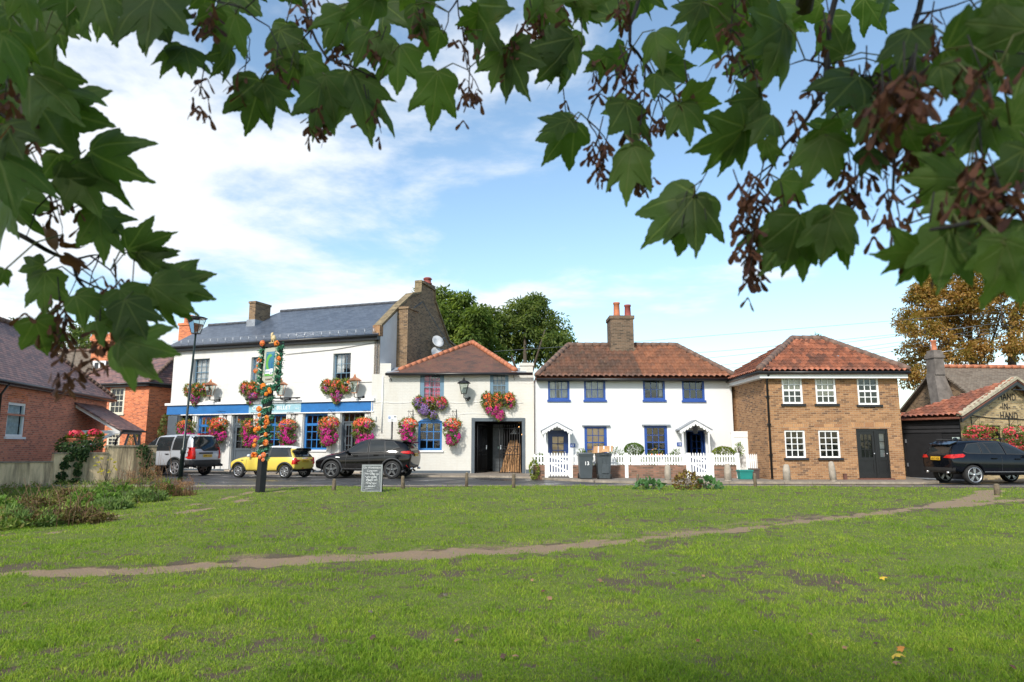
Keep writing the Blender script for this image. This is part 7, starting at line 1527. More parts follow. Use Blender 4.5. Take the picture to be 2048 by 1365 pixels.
# verge plants
sq = leaf_mat('squash_leaf', [(.05, .12, .035), (.09, .2, .07), (.15, .28, .10)], .25); dead = leaf_mat('dead_leaf', [(.05, .03, .018), (.13, .075, .04), (.2, .12, .06), (.42, .36, .03)], .25)
def gplant(name, u0, u1, v0, v1, lab, m, n, ln, wd, cat='plant', grp=None, up_=.3):
    g = gnd((u0 + u1) / 2, v1); hz_ = at((u0 + u1) / 2, v0, g.y).z; hw_ = (u1 - u0) / 2 * g.y / FPX; return bush(name, lab, (g.x, g.y, hz_ * .42), (hw_, hw_ * .6, hz_ * .58), n, m, ln, wd, cat, grp, 9, .55, flat=.7, up_=up_)
gplant('squash_plant', 1274, 1324, 962, 984, 'low squash plant with broad grey green leaves right of the timber post', sq, 75, .17, .17, grp='squash plants on the verge')
gplant('squash_plant', 1396, 1440, 958, 984, 'squash plant with dark leaves right of the withered clump', sq, 65, .18, .17, grp='squash plants on the verge')
gplant('withered_plant', 1348, 1402, 944, 984, 'tall withered brown clump with a few yellow leaves on the verge', dead, 420, .10, .06)
# ------------------------------------------------------------------ left bank: weeds, shrubs, ivy, planters
def hz(x, y): return float(height(x, y))
wild = [leaf_mat('weed_green', [(.05, .10, .015), (.13, .24, .04), (.25, .36, .07)], .35), leaf_mat('bramble_brown', [(.06, .05, .02), (.14, .09, .045), (.17, .15, .05), (.09, .14, .03)], .3), leaf_mat('dry_heads', [(.2, .10, .06), (.36, .2, .11), (.48, .32, .18)], .35), leaf_mat('sage_weed', [(.08, .14, .04), (.17, .26, .08), (.3, .38, .12)], .35)]
M['dry_stem'] = mat('dry_stem', (.17, .095, .055), .9, .4, 20)
defs = [(20, 985, 80, 60, 0, 'leafy green weeds at the wall foot on the far left'), (110, 1000, 85, 90, 1, 'dark brown bramble mound below the lowest wall'), (60, 1030, 80, 45, 3, 'grey green nettles at the bottom left of the bank'), (160, 1030, 60, 35, 1, 'brown seeded weeds in front of the bramble mound'), (190, 985, 45, 50, 0, 'ivy dark clump at the foot of the ivy strands'), (230, 970, 55, 55, 0, 'fresh green weeds before the middle wall'), (225, 1005, 40, 25, 3, 'low mixed weeds in the middle of the bank'), (290, 938, 50, 100, 2, 'tall dry reddish seed heads against the end wall'), (285, 985, 45, 35, 3, 'pale feathery weeds below the dry seed heads'), (330, 975, 32, 32, 0, 'yellow green weeds by the street lamp'), (362, 970, 28, 42, 2, 'withered brown shrub at the foot of the street lamp'), (150, 975, 40, 34, 1, 'reddish brown weeds under the step in the wall')]
for i, (u, v, ru, rv, k, lab) in enumerate(defs):
    g = gnd(u, v + rv * .6, -.12); y = min(g.y, 27.2); c = at(u, v, y); s_ = y / FPX; c.z = max(c.z, hz(c.x, y) + .1); rz = max(.2, rv * s_ * .75)
    o = thing(['weed_clump', 'bramble', 'dry_weed', 'nettle_clump'][k], (c.x, c.y, hz(c.x, y)), lab, 'weeds', 'weeds on the left bank')
    cl = sub_clumps([((c.x, c.y, hz(c.x, y) + rz * .3), (ru * s_ * .95, ru * s_ * .75, rz * .62))], 26, [.17, .15, .16, .15][k], 40 + i); cl = [q for q in cl if q[0][2] > hz(c.x, y) - .05]
    P, D = cloud(cl, [48, 75, 70, 52][k], .2); n = len(P)
    leaves('foliage', P, D * .7 + rand_dirs(n) * .8 + np.array([0, 0, .9 if k in (2, 3) else .35]), rand_dirs(n), rng.uniform(.6, 1.4, n) * [.10, .055, .055, .11][k], rng.uniform(.7, 1.3, n) * [.06, .035, .014, .028][k], wild[k], o)
    b = MB(); rr = random.Random(i)
    for q in range([10, 22, 34, 14][k]):
        x_, y_ = c.x + rr.uniform(-.9, .9) * ru * s_, y + rr.uniform(-.6, .6) * ru * s_; h_ = rz * rr.uniform(.7, 1.35); z_ = hz(x_, y_); b.tube([(x_, y_, z_ - .03), (x_ + rr.uniform(-.08, .08), y_, z_ + h_ * .6), (x_ + rr.uniform(-.2, .2), y_ + rr.uniform(-.1, .1), z_ + h_)], [.008, .006, .003], 4)
    b.build('stems', M['dry_stem'] if k in (1, 2) else M['bark'], o)
n = 9000; ux, uv_ = rng.uniform(-80, 420, n), rng.uniform(968, 1085, n); gp_ = np.array([tuple(gnd(a, b, -.2)) for a, b in zip(ux, uv_)]); lim = 1078 - np.clip(ux, 0, 400) * .245 + 16 * (vnoise(gp_[:, 0], gp_[:, 1], .7, 77, 3) - .5) * 2
wl = np.array([WW.M.inverted() @ Vector(q) for q in gp_]); k = (uv_ < lim) & (wl[:, 1] < -.02) & (gp_[:, 1] < np.where(gp_[:, 0] > -12.6, 24.1, 27)) & (rng.random(n) < .4 + .6 * sstep(.3, .55, vnoise(gp_[:, 0], gp_[:, 1], .5, 78, 3))); gp_ = gp_[k]; gp_[:, 2] = height(gp_[:, 0], gp_[:, 1]) + rng.uniform(0, .16, len(gp_)) * vnoise(gp_[:, 0], gp_[:, 1], .6, 79, 3) * 1.6
gp_ = np.repeat(gp_, 4, 0) + rng.normal(0, .05, (len(gp_) * 4, 3)) * np.array([1, 1, .6]); n = len(gp_)
tag(leaves('undergrowth', gp_, rand_dirs(n) * .8 + np.array([0, 0, .7]), rand_dirs(n), rng.uniform(.05, .12, n), rng.uniform(.02, .05, n), leaf_mat('undergrowth_leaf', [(.05, .07, .02), (.10, .16, .03), (.17, .26, .05), (.26, .30, .08), (.22, .14, .07), (.12, .18, .08)], .35, pscale=1.6)), 'mixed low green and brown undergrowth on the left bank', 'undergrowth', kind='stuff')
t_ = thing('yellow_sapling', WW.w(WW.px(200, 960)[0], -.3, hz(-15.5, 25)), 'young sapling with bright yellow leaves against the stained wall', 'plant'); P = []
for u, v in ((193, 912), (205, 917), (198, 925), (190, 932), (222, 918), (230, 925), (228, 935), (208, 940), (220, 943), (232, 940), (200, 945)): s, z = WW.px(u, v, -.3); P += [tuple(WW.w(s + random.uniform(-.06, .06), -.3 + random.uniform(-.1, .1), z + random.uniform(-.03, .03))) for _ in range(5)]
leaves('leaves', np.array(P), rand_dirs(len(P)) * np.array([1, 1, .4]), rand_dirs(len(P)) + np.array([0, -1, .6]), .10, .07, leaf_mat('yellow_leaf', [(.42, .38, .03), (.6, .52, .06)], .35), t_)
b = MB(); s0 = WW.px(212, 975, -.3); 
for u, v in ((193, 912), (222, 918), (230, 930), (208, 940)): s, z = WW.px(u, v, -.3); b.tube([tuple(WW.w(s0[0], -.3, hz(-15.5, 25))), tuple(WW.w((s + s0[0]) / 2, -.3, z * .6)), tuple(WW.w(s, -.3, z))], [.012, .008, .004], 4)
b.build('stem', M['bark'], t_)
for i, (pts, lab) in enumerate((([(150, 902, 14), (140, 915, 9), (130, 930, 8), (125, 950, 9), (122, 970, 12), (105, 985, 14)], 'long ivy strand hanging down the middle of the stained wall'), ([(168, 902, 10), (165, 915, 9), (158, 930, 7), (155, 945, 7), (150, 962, 8), (146, 978, 10)], 'second ivy strand right beside the long one'), ([(285, 898, 12), (292, 910, 16), (295, 925, 13), (290, 940, 10), (300, 950, 10)], 'ivy patch on the end pier of the stained wall'), ([(135, 893, 12), (155, 893, 16), (178, 890, 16), (198, 888, 14)], 'ivy mat spilling over the wall top below the planters'))):
    P = []
    for u, v, r in pts:
        s, z = WW.px(u, v, -.1); k = WW.w(s, 0, 0).y / FPX * r
        for _ in range(75): a_ = random.uniform(0, 6.28); q = random.random() ** .5; P.append(tuple(WW.w(s + k * q * math.cos(a_), -.06 - random.random() * .08 if i < 3 else random.uniform(-.1, .5), z + k * .8 * q * math.sin(a_))))
    P = np.array(P); o = thing('ivy', tuple(P[0]), lab, 'ivy', 'ivy on the garden wall'); leaves('leaves', P, rand_dirs(len(P)) * .6 + np.array([0, -.3, -.5]), rand_dirs(len(P)) * .5 + np.array([.3, -1, .3]), .10, .085, dkl, o)
    b = MB(); b.tube([tuple(WW.w(WW.px(u, v, -.03)[0], -.03, WW.px(u, v, -.03)[1])) for u, v, r in pts], .012, 4); b.build('stem', M['bark'], o)
for k, (u, v, lab) in enumerate(((153, 883, 'left terracotta window planter with red geraniums on the porch wall'), (190, 880, 'right terracotta window planter with red geraniums under the porch roof'))):
    s, z = LF.px(u, v, -1.95); o = thing('flower_planter', LF.w(s, -1.9, z - .12), lab, 'planter', 'terracotta planters at the left porch'); b = MB(LF.M); b.box(s - .42, -2.08, z - .12, s + .42, -1.78, z + .1); b.box(s - .45, -2.1, z + .06, s + .45, -1.76, z + .12); b.build('trough', M['terra'], o)
    c = LF.w(s, -1.93, z + .18); P, D = shell(220, tuple(c), (.22, .5, .16), .3); leaves('foliage', P, D + np.array([0, 0, .3]), rand_dirs(220), .1, .08, bm2, o); P, D = shell(120, tuple(c + Vector((.05, -.1, .1))), (.2, .38, .16), .6); sl = P[:, 2] > c.z + .02; discs('red_flowers', P[sl], D[sl], .045, FM['red'], o)
s, z = LF.px(145, 888, -1.7); c = LF.w(s, -1.7, z - .1); bush('trailing_shrub', 'ivy and yellowing shrub below the left planter', (c.x, c.y, c.z), (.4, .8, .35), 500, leaf_mat('mixed_ivy', [(.02, .045, .012), (.06, .10, .02), (.2, .2, .04)], .25), .1, .07, 'plant')
s, z = HF.px(268, 880, -.2); c = HF.w(s, -.2, z - .3); bush('conifer', 'small upright evergreen against the red brick house', (c.x, c.y, c.z), (.28, .25, .75), 500, dkl if False else bm1, .12, .03, 'plant', up_=1.0)
# straggly bushes in front of the wing plinth and kerb weeds
gw_m = leaf_mat('kerb_weed', [(.05, .09, .015), (.12, .2, .03), (.2, .26, .06)], .3)
# ------------------------------------------------------------------ grass
def grass_field(n, y0, y1, seed):
    r = np.random.default_rng(seed); a = .75
    u = r.random(n); y = (y0 ** -a + u * (y1 ** -a - y0 ** -a)) ** (-1 / a); x = r.uniform(-1, 1, n) * (y * .88 + 2.2)
    so, pa, ve = masks(x, y); dens = (1 - so * .94) * (1 - pa * .97) * (1 - ve * .93)
    k = (r.random(n) < dens) & (y < road_edge(x) - .1) & (x > -28) & (x < 30)
    # keep the worn turf patchy
    k &= r.random(n) < (.6 + .4 * sstep(.28, .5, vnoise(x, y, .30, 51, 4)))
    return x[k], y[k]
gx, gy = grass_field(980000, 3.3, 26.5, 5); n = len(gx); gz_ = height(gx, gy)
far = np.clip(gy / 12, .6, 1.4); tuft = vnoise(gx, gy, .42, 61, 3); edge_ = sstep(2.2, .3, road_edge(gx) - gy)
hgt = rng.uniform(.018, .046, n) * (.6 + .6 * sstep(.35, .75, tuft)) * (.85 + .25 * far) * (1 + .9 * edge_ * vnoise(gx, gy, .6, 71, 2))
wid = rng.uniform(.003, .0058, n) * np.maximum(1, gy / 6.5); az_ = rng.uniform(0, 2 * math.pi, n); lean = rng.uniform(.2, 1.25, n) * hgt
lx, ly = np.cos(az_), np.sin(az_); wa2 = rng.uniform(0, 2 * math.pi, n); wx, wy = np.cos(wa2) * wid / 2, np.sin(wa2) * wid / 2
b_ = np.stack([gx, gy, gz_ - .006], 1); m1 = b_ + np.stack([lx * lean * .35, ly * lean * .35, hgt * .62], 1); tp_ = b_ + np.stack([lx * lean, ly * lean, hgt * (1.0 - .25 * rng.random(n))], 1)
wv = np.stack([wx, wy, np.zeros(n)], 1); V = np.stack([b_ - wv, b_ + wv, m1 + wv * .8, tp_, m1 - wv * .8], 1).reshape(-1, 3); i5 = np.arange(n) * 5
F = np.concatenate([np.stack([i5, i5 + 1, i5 + 2, i5 + 4], 1), np.stack([i5 + 4, i5 + 2, i5 + 3, i5 + 3], 1)])
t = NT('grass_blades'); isl = t.isl(); p = t.pos(); dr = t.step(t.noise(p, .45, 5, .62), .32, .68)
c = t.ramp(t.math('ADD', t.math('ADD', t.math('MULTIPLY', isl, .5), t.math('MULTIPLY', dr, .3)), t.math('MULTIPLY', t.step(t.noise(p, 3.2, 4, .65), .32, .68), .2)), [(0, (.06, .135, .012)), (.3, (.14, .25, .022)), (.6, (.245, .355, .036)), (.82, (.37, .42, .06)), (.93, (.54, .46, .17)), (1, (.55, .42, .22))])
t.fin(c, .6, Specular_IOR_Level=.15); tr = t.n('ShaderNodeBsdfTranslucent', {'Color': t.mix(1.0, c, (1.2, 1.25, .6), 'MULTIPLY')}); mm = t.n('ShaderNodeMixShader', {0: .35, 1: t.b.outputs[0], 2: tr.outputs[0]}); t.t.links.new(mm.outputs[0], t.o.inputs[0]); M['grass'] = t.m
# two meshes worth of faces (quad + tip triangle) in one object
me = bpy.data.meshes.new('grass'); me.vertices.add(len(V)); me.vertices.foreach_set('co', V.astype(np.float32).ravel())
q = np.stack([i5, i5 + 1, i5 + 2, i5 + 4], 1); tri = np.stack([i5 + 4, i5 + 2, i5 + 3], 1)
me.loops.add(q.size + tri.size); me.loops.foreach_set('vertex_index', np.concatenate([q.ravel(), tri.ravel()]).astype(np.int32)); me.polygons.add(2 * n)
me.polygons.foreach_set('loop_start', np.concatenate([np.arange(n) * 4, n * 4 + np.arange(n) * 3]).astype(np.int32)); me.polygons.foreach_set('loop_total', np.concatenate([np.full(n, 4), np.full(n, 3)]).astype(np.int32)); me.update(calc_edges=True)
me.materials.append(M['grass']); tag(link(bpy.data.objects.new('grass', me)), 'short worn green grass growing over the lawn', 'grass', kind='stuff')

# ------------------------------------------------------------------ sycamore leaf
half = [(0, 1.0), (.04, .905), (.10, .80), (.165, .70), (.185, .60), (.265, .625), (.37, .66), (.53, .72), (.51, .59), (.475, .46), (.425, .33), (.43, .235), (.48, .11), (.41, .01), (.29, -.065), (.16, -.09), (.06, -.05)]
def outline(seed):
    r = random.Random(seed); H = []
    for sgn in (1, -1):
        pts = [(x * sgn * (1 + r.uniform(-.06, .06)), y * (1 + r.uniform(-.03, .03))) for x, y in half]; o = []
        for (x0, y0), (x1, y1) in zip(pts, pts[1:] + [(0, 0)]):
            dx, dy = x1 - x0, y1 - y0; l = math.hypot(dx, dy); nx_, ny_ = (dy / l * -sgn, -dx / l * -sgn); k = max(2, int(l / .045))
            for i in range(k):
                f = i / k; tooth = (.014 if i % 2 else -.004) * (1 if i else .3); o.append((x0 + dx * f + nx_ * tooth, y0 + dy * f + ny_ * tooth))
        H.append(o)
    return H[0] + [(0, 0)] + H[1][::-1][:-1] if True else None
LEAFS = [np.array(outline(s)) for s in range(6)]
def add_leaf(acc, B, T, nrm, k, curl=.12, widen=1.0):
    O = LEAFS[k % 6]; d = T - B; L_ = d.length; d.normalize(); s = d.cross(nrm).normalized(); nn = s.cross(d).normalized()
    c = np.array([0, .36]); rings = [c[None, :], c + (O - c) * .34, c + (O - c) * .68, O]; P2 = np.concatenate(rings); m = len(O); base = len(acc['v'])
    x, y = P2[:, 0] * widen, P2[:, 1]; r = random.Random(k * 7 + int(L_ * 1e4)); ph = r.uniform(0, 6); tw = r.uniform(-.22, .22)
    z = -curl * (x * x * 1.6 + .5 * (y - .3) ** 2) + .02 * np.sin(x * 11 + ph) * np.abs(x) + .018 * np.sin(y * 13 + ph) + tw * x * y
    B_, d_, s_, n_ = (np.array(q) for q in (B, d, s, nn))
    W = B_ + (d_[None] * y[:, None] + s_[None] * x[:, None] + n_[None] * z[:, None]) * L_
    acc['v'] += list(W); acc['uv'] += list(P2)
    for i in range(m): acc['f'].append((base, base + 1 + i, base + 1 + (i + 1) % m))
    for rr in (0, 1):
        a, b = base + 1 + rr * m, base + 1 + (rr + 1) * m
        for i in range(m): j = (i + 1) % m; acc['f'].append((a + i, b + i, b + j)); acc['f'].append((a + i, b + j, a + j))
def leaf_shader(name, cols, under, trans=.42):
    t = NT(name); uv = t.n('ShaderNodeUVMap').outputs[0]; sx = t.n('ShaderNodeSeparateXYZ', {0: uv}); X_, Y_ = sx.outputs[0], sx.outputs[1]; isl = t.isl()
    vein = None
    for a, ln in ((0, 1.0), (39, .78), (-39, .78), (82, .46), (-82, .46)):
        dx, dy = math.sin(R(a)), math.cos(R(a)); al = t.math('ADD', t.math('MULTIPLY', X_, dx), t.math('MULTIPLY', Y_, dy)); pe = t.math('ABSOLUTE', t.math('SUBTRACT', t.math('MULTIPLY', X_, dy), t.math('MULTIPLY', Y_, dx)))
        wv_ = t.math('MULTIPLY', t.step(pe, .022, .006), t.math('MULTIPLY', t.step(al, 0, .02), t.step(al, ln, ln - .2))); vein = wv_ if vein is None else t.math('MAXIMUM', vein, wv_)
        sd = t.math('ABSOLUTE', t.math('SUBTRACT', t.math('FRACT', t.math('MULTIPLY', t.math('SUBTRACT', al, t.math('MULTIPLY', pe, .75)), 9.0)), .5))      # side veins
        vein = t.math('MAXIMUM', vein, t.math('MULTIPLY', t.math('MULTIPLY', t.step(sd, .06, .0), t.step(pe, .16, .1)), .28))
    col = t.ramp(isl, [(i / (len(cols) - 1), c) for i, c in enumerate(cols)])
    loc = t.noise(t.pos(), 16, 4, .6); col = t.mix(t.math('MULTIPLY', loc, .7), col, mul(cols[0], .75))
    spots = t.step(t.noise(t.pos(), 60, 2, .5), .70, .76); col = t.mix(t.math('MULTIPLY', spots, .8), col, (.03, .02, .008))
    edge = t.step(t.noise(t.pos(), 9, 4, .6), .66, .76); col = t.mix(t.math('MULTIPLY', edge, .6), col, (.16, .14, .02))
    back = t.n('ShaderNodeNewGeometry').outputs['Backfacing']; colb = t.mix(.4, col, under); col = t.mix(back, col, colb)
    col = t.mix(t.math('MULTIPLY', vein, .75), col, (.20, .25, .085)); t.bump(t.math('ADD', vein, t.math('MULTIPLY', loc, .3)), .002, .6); t.fin(col, .5, Specular_IOR_Level=.22)
    tr = t.n('ShaderNodeBsdfTranslucent', {'Color': t.mix(1.0, col, (1.05, 1.25, .35), 'MULTIPLY')}); m = t.n('ShaderNodeMixShader', {0: trans, 1: t.b.outputs[0], 2: tr.outputs[0]}); t.t.links.new(m.outputs[0], t.o.inputs[0]); return t.m
M['syc'] = leaf_shader('sycamore_leaf', [(.018, .050, .006), (.05, .12, .012), (.11, .22, .022), (.20, .31, .06), (.04, .10, .018), (.13, .21, .06)], (.13, .18, .07), .55)
syc = thing('sycamore_tree', (-2.4, -3.2, 0), 'sycamore overhanging the lawn with dark lobed leaves and brown winged seeds framing the top', 'tree')
acc = dict(v=[], f=[], uv=[]); CAM = Vector((0, 0, EYE)); lr = random.Random(5)
PET = []
def pleaf(bu, bv, tu, tv, d, tilt=.5, dz=0.0, k=None):
    d *= 1.0; B = at(bu, bv, d); T = at(bu + (tu - bu) * .86, bv + (tv - bv) * .86, d + dz + lr.uniform(-.05, .05)); nrm = (CAM - B).normalized() + Vector((lr.uniform(-1, 1), lr.uniform(-.4, .4), lr.uniform(-1, 1))) * tilt
    add_leaf(acc, B, T, nrm, lr.randrange(1000) if k is None else k, lr.choice((.1, .2, .35, .5, .8)), lr.uniform(.68, .92)); PET.append(B)
LEAFLIST = [  # base (petiole) and tip of each leaf that shows against the sky
 (40,-30,75,78,1.2),(130,-35,140,85,1.3),(195,-30,232,100,1.3),(20,60,60,178,1.1),(60,120,190,178,1.2),(80,215,250,255,1.25),(60,270,175,180,1.3),(172,300,303,367,1.3),(150,330,208,452,1.3),(110,360,232,430,1.3),(60,150,178,250,1.2),(5,70,-20,200,1.0),(10,250,50,330,1.1),(-10,300,40,440,1.1),
 (195,425,215,545,1.35),(190,430,265,480,1.4),(85,530,20,545,1.35),(90,545,85,650,1.35),(255,500,362,463,1.35),(275,505,350,560,1.35),(330,560,456,545,1.35),(320,570,452,602,1.35),(300,570,400,640,1.3),(240,580,330,660,1.3),(250,600,300,690,1.25),(235,690,332,776,1.25),(240,680,376,712,1.25),(190,640,262,668,1.3),(70,640,100,730,1.3),(10,540,-10,585,1.2),(150,590,230,650,1.3),
 (310,-20,285,125,1.3),(300,0,350,110,1.35),(362,90,312,155,1.35),(370,95,386,162,1.35),(430,20,400,100,1.35),(470,30,440,130,1.4),(520,160,486,296,1.4),(525,165,594,243,1.4),(460,100,420,165,1.4),(560,60,600,150,1.5),(590,130,560,210,1.5),(640,170,624,302,1.45),(650,150,676,268,1.45),(610,110,650,190,1.5),(700,140,762,295,1.5),(705,150,782,257,1.5),(740,60,700,150,1.5),(690,20,660,110,1.5),(760,70,800,140,1.5),(875,143,859,280,1.45),(880,60,820,120,1.5),(800,90,790,205,1.5),(830,10,860,100,1.5),
 (950,10,1010,125,1.5),(1010,90,976,200,1.5),(1015,95,1062,217,1.5),(960,30,900,55,1.5),(1080,110,1140,170,1.5),(1140,65,1097,182,1.5),(1150,75,1066,180,1.5),(1060,-10,1150,60,1.5),(1225,36,1190,-40,1.5),(1100,-30,1060,50,1.5),(1150,245,1068,345,1.4),(1140,240,1068,268,1.4),(1250,208,1190,232,1.4),(1252,205,1275,320,1.4),(1265,290,1242,425,1.35),(1290,300,1220,345,1.35),(1215,110,1160,150,1.45),(1250,100,1200,160,1.45),(1325,130,1408,130,1.4),(1310,145,1360,190,1.4),(1362,205,1385,303,1.35),(1365,203,1460,210,1.35),(1310,60,1320,150,1.4),
 (1413,2,1446,142,1.35),(1405,5,1330,60,1.35),(1570,48,1528,202,1.25),(1572,50,1474,116,1.25),(1520,195,1440,205,1.25),(1525,200,1470,260,1.25),(1490,250,1432,372,1.25),(1490,255,1357,318,1.25),(1390,388,1262,513,1.3),(1388,392,1394,530,1.3),
 (1600,430,1558,578,1.15),(1605,435,1510,560,1.2),(1665,420,1637,553,1.1),(1668,425,1716,566,1.1),(1560,360,1625,420,1.2),(1530,280,1555,350,1.2),(1545,230,1500,290,1.25),(1650,270,1600,390,1.1),(1640,260,1700,360,1.1),(1720,150,1640,230,1.1),(1730,300,1770,360,1.1),(1690,110,1660,40,1.2),(1700,170,1730,240,1.15),
 (1850,500,1725,515,.95),(1855,505,1780,585,.95),(1900,460,1870,610,.9),(1910,470,1960,560,.9),(1975,225,1860,270,1.0),(1970,220,2010,340,1.0),(1970,225,1900,340,1.0),(1930,360,1785,350,1.0),(1940,350,1850,450,1.0),(2010,480,1960,600,.8),(2010,490,2060,640,.8),(2020,250,2060,160,.9),(1890,100,2048,80,.9),(1880,130,1960,190,.9),(2060,60,1900,40,.85),(2000,-20,2060,120,.85),(1820,60,1790,150,1.0),(1800,240,1850,330,1.0),(1760,210,1700,300,1.05),(2050,300,1990,420,.85),(1900,390,1850,470,.95),(2050,440,1990,540,.85)]
for q in LEAFLIST: pleaf(*q)
FILL = [(-40, 40, -40, 400, 12, 1.25, 125), (-30, 420, -70, 5, 12, 1.45, 130), (400, 980, -70, 15, 20, 1.6, 125), (560, 780, 20, 110, 5, 1.6, 105), (950, 1330, -70, 0, 11, 1.6, 125), (1300, 1760, -70, 40, 16, 1.5, 125), (1480, 1760, 60, 280, 9, 1.4, 105), (1740, 2080, -60, 300, 17, 1.15, 135), (1930, 2090, 300, 460, 6, 1.0, 140), (30, 130, 130, 320, 6, 1.4, 110)]
for u0, u1, v0, v1, n_, d, sz in FILL:
    for _ in range(int(n_ * .75)):
        u, v = lr.uniform(u0, u1), lr.uniform(v0, v1); a = R(lr.gauss(-90, 48)); s_ = sz * lr.uniform(.6, 1.1) * (1.3 / d) ** .3
        pleaf(u, v, u + s_ * math.cos(a), v - s_ * math.sin(a), d * lr.uniform(.93, 1.15), .6, lr.uniform(-.05, .05))
fast_mesh('foliage', np.array(acc['v']), np.array(acc['f']), M['syc'], syc, np.array(acc['uv']), smooth=True)
# twigs, each grown from the limbs above the view
M['twig'] = mat('twig_bark', (.022, .018, .017), .8, .3, 40)
TW = [([(-60, 330), (0, 399), (29, 465), (70, 487), (110, 509), (139, 520), (154, 556), (170, 575)], 1.4, 10), ([(139, 522), (180, 512), (200, 510)], 1.4, 5), ([(154, 556), (230, 590), (280, 600)], 1.38, 4), ([(-40, 200), (10, 235), (40, 255), (75, 205), (70, 130)], 1.3, 6), ([(30, 250), (38, 320), (62, 370), (105, 385)], 1.3, 5), ([(105, 385), (118, 430), (125, 470)], 1.3, 2.5),
      ([(430, -60), (440, 5), (490, 18), (520, -10)], 1.4, 5), ([(600, -40), (622, 58), (654, 117), (699, 131), (760, 160)], 1.5, 6), ([(622, 62), (590, 90), (560, 100)], 1.5, 3), ([(654, 117), (640, 170), (634, 210)], 1.5, 2.5), ([(690, 130), (735, 165), (738, 200)], 1.5, 2.5), ([(470, 20), (500, 80), (500, 120)], 1.45, 2.5), ([(905, -60), (915, 0), (925, 60), (935, 140), (960, 185)], 1.5, 3.5),
      ([(1290, -60), (1277, 0), (1260, 50), (1260, 90), (1287, 125), (1305, 150)], 1.45, 9), ([(1262, 100), (1250, 140), (1225, 152), (1195, 190), (1175, 240)], 1.42, 5), ([(1250, 140), (1252, 200), (1262, 270)], 1.4, 3.5), ([(1290, 130), (1288, 200), (1282, 250)], 1.4, 3), ([(1290, 130), (1320, 190), (1325, 220)], 1.4, 3), ([(1163, -40), (1162, 40), (1164, 95)], 1.5, 3), ([(1470, -40), (1465, 60), (1455, 110)], 1.35, 4),
      ([(1690, -60), (1660, 40), (1655, 130), (1650, 175), (1618, 232), (1570, 290), (1550, 325)], 1.25, 11), ([(1550, 325), (1515, 370), (1505, 470), (1498, 550)], 1.22, 4), ([(1655, 130), (1610, 120), (1580, 130)], 1.25, 4), ([(1850, -60), (1838, 20), (1830, 90), (1822, 130), (1795, 210), (1785, 270), (1786, 380)], 1.1, 11), ([(1825, 120), (1840, 200), (1850, 260)], 1.1, 5), ([(1790, 220), (1740, 260), (1720, 330), (1712, 390)], 1.12, 4), ([(1830, 30), (1880, 20), (1940, 0)], 1.1, 5),
      ([(2080, 330), (2000, 430), (1920, 450), (1860, 460)], .85, 12), ([(1940, 170), (1975, 200), (2000, 260)], 1.0, 5), ([(1418, 330), (1405, 360), (1390, 388)], 1.3, 2.5), ([(1830, 110), (1760, 150), (1720, 150)], 1.1, 5), ([(1905, 80), (1960, 100), (2060, 110)], .95, 6)]
for _ in range(46):
    pts_, d_, w_ = lr.choice(TW[:32]); a_ = lr.randrange(1, len(pts_)); u_, v_ = pts_[a_]; v_ = v_ if v_ < 420 or u_ < 400 else 130; l_ = lr.uniform(50, 120); s_ = lr.choice((-1, 1)) * lr.uniform(.15, .9); TW.append(([(u_, v_), (u_ + s_ * l_ * .5, v_ + l_ * .3), (u_ + s_ * l_ * .8, v_ + l_ * .8)], d_ * lr.uniform(.98, 1.02), lr.uniform(2, 4)))
for pts, d, wpx in TW:
    b = MB(); P = [at(u, v, d + .03 * math.sin(i * 1.9)) for i, (u, v) in enumerate(pts)]; Q = [P[0]]
    for a, c in zip(P, P[1:]): Q += [a.lerp(c, .5) + Vector((lr.uniform(-1, 1), 0, lr.uniform(-1, 1))) * (c - a).length * .05, c]
    r0 = wpx * 1.25 * d / FPX / 2; b.tube([tuple(q) for q in Q], [r0 * (1 - .55 * i / (len(Q) - 1)) for i in range(len(Q))], 6); b.build('twig', M['twig'], syc)
allq = [(at(u, v, d)) for pts, d, w_ in TW for u, v in pts]
b = MB()
for i, B in enumerate(PET):                       # petioles reach back to the nearest twig
    q = min(allq, key=lambda a: (a - B).length)
    if (q - B).length < .28: m_ = B.lerp(q, .5) + Vector((0, 0, .018)); b.tube([tuple(B), tuple(m_), tuple(q)], .0016, 4)
b.build('petioles', mat('petiole', (.10, .11, .03), .5), syc)['kind'] = 'stuff'
# winged seeds in hanging bunches
M['samara'] = leaf_mat('samara', [(.032, .015, .013), (.08, .034, .026), (.16, .07, .042), (.055, .025, .02), (.22, .10, .055)], .35, .5, pscale=20)
SEEDS = [(420,48,1.35,9),(399,190,1.35,7),(485,168,1.4,9),(554,141,1.45,8),(633,245,1.45,12),(10,200,1.1,8),(234,585,1.35,10),(121,622,1.35,8),(110,662,1.35,8),(128,675,1.35,8),(198,690,1.3,8),(139,757,1.3,8),(264,585,1.35,7),(227,651,1.3,5),(680,100,1.5,7),(755,107,1.5,7),(841,41,1.5,9),(930,65,1.5,6),(937,186,1.5,11),(1072,52,1.5,14),(1020,103,1.5,8),(1195,162,1.45,8),(1192,293,1.42,11),(1271,290,1.4,14),(1280,345,1.4,14),(1330,240,1.4,9),(1472,27,1.35,8),(1459,86,1.35,8),(1659,86,1.25,9),(1600,290,1.22,12),(1513,386,1.22,14),(1505,468,1.22,14),(1500,536,1.22,14),(1573,436,1.2,11),(1709,390,1.12,9),(1781,431,1.1,11),(1759,272,1.1,10),(1700,330,1.12,6),(1968,340,.9,10),(2013,409,.85,14),(1854,477,.95,8),(1940,410,.88,10),(60,250,1.25,7),(20,330,1.2,7),(740,225,1.5,5),(610,20,1.5,8)]
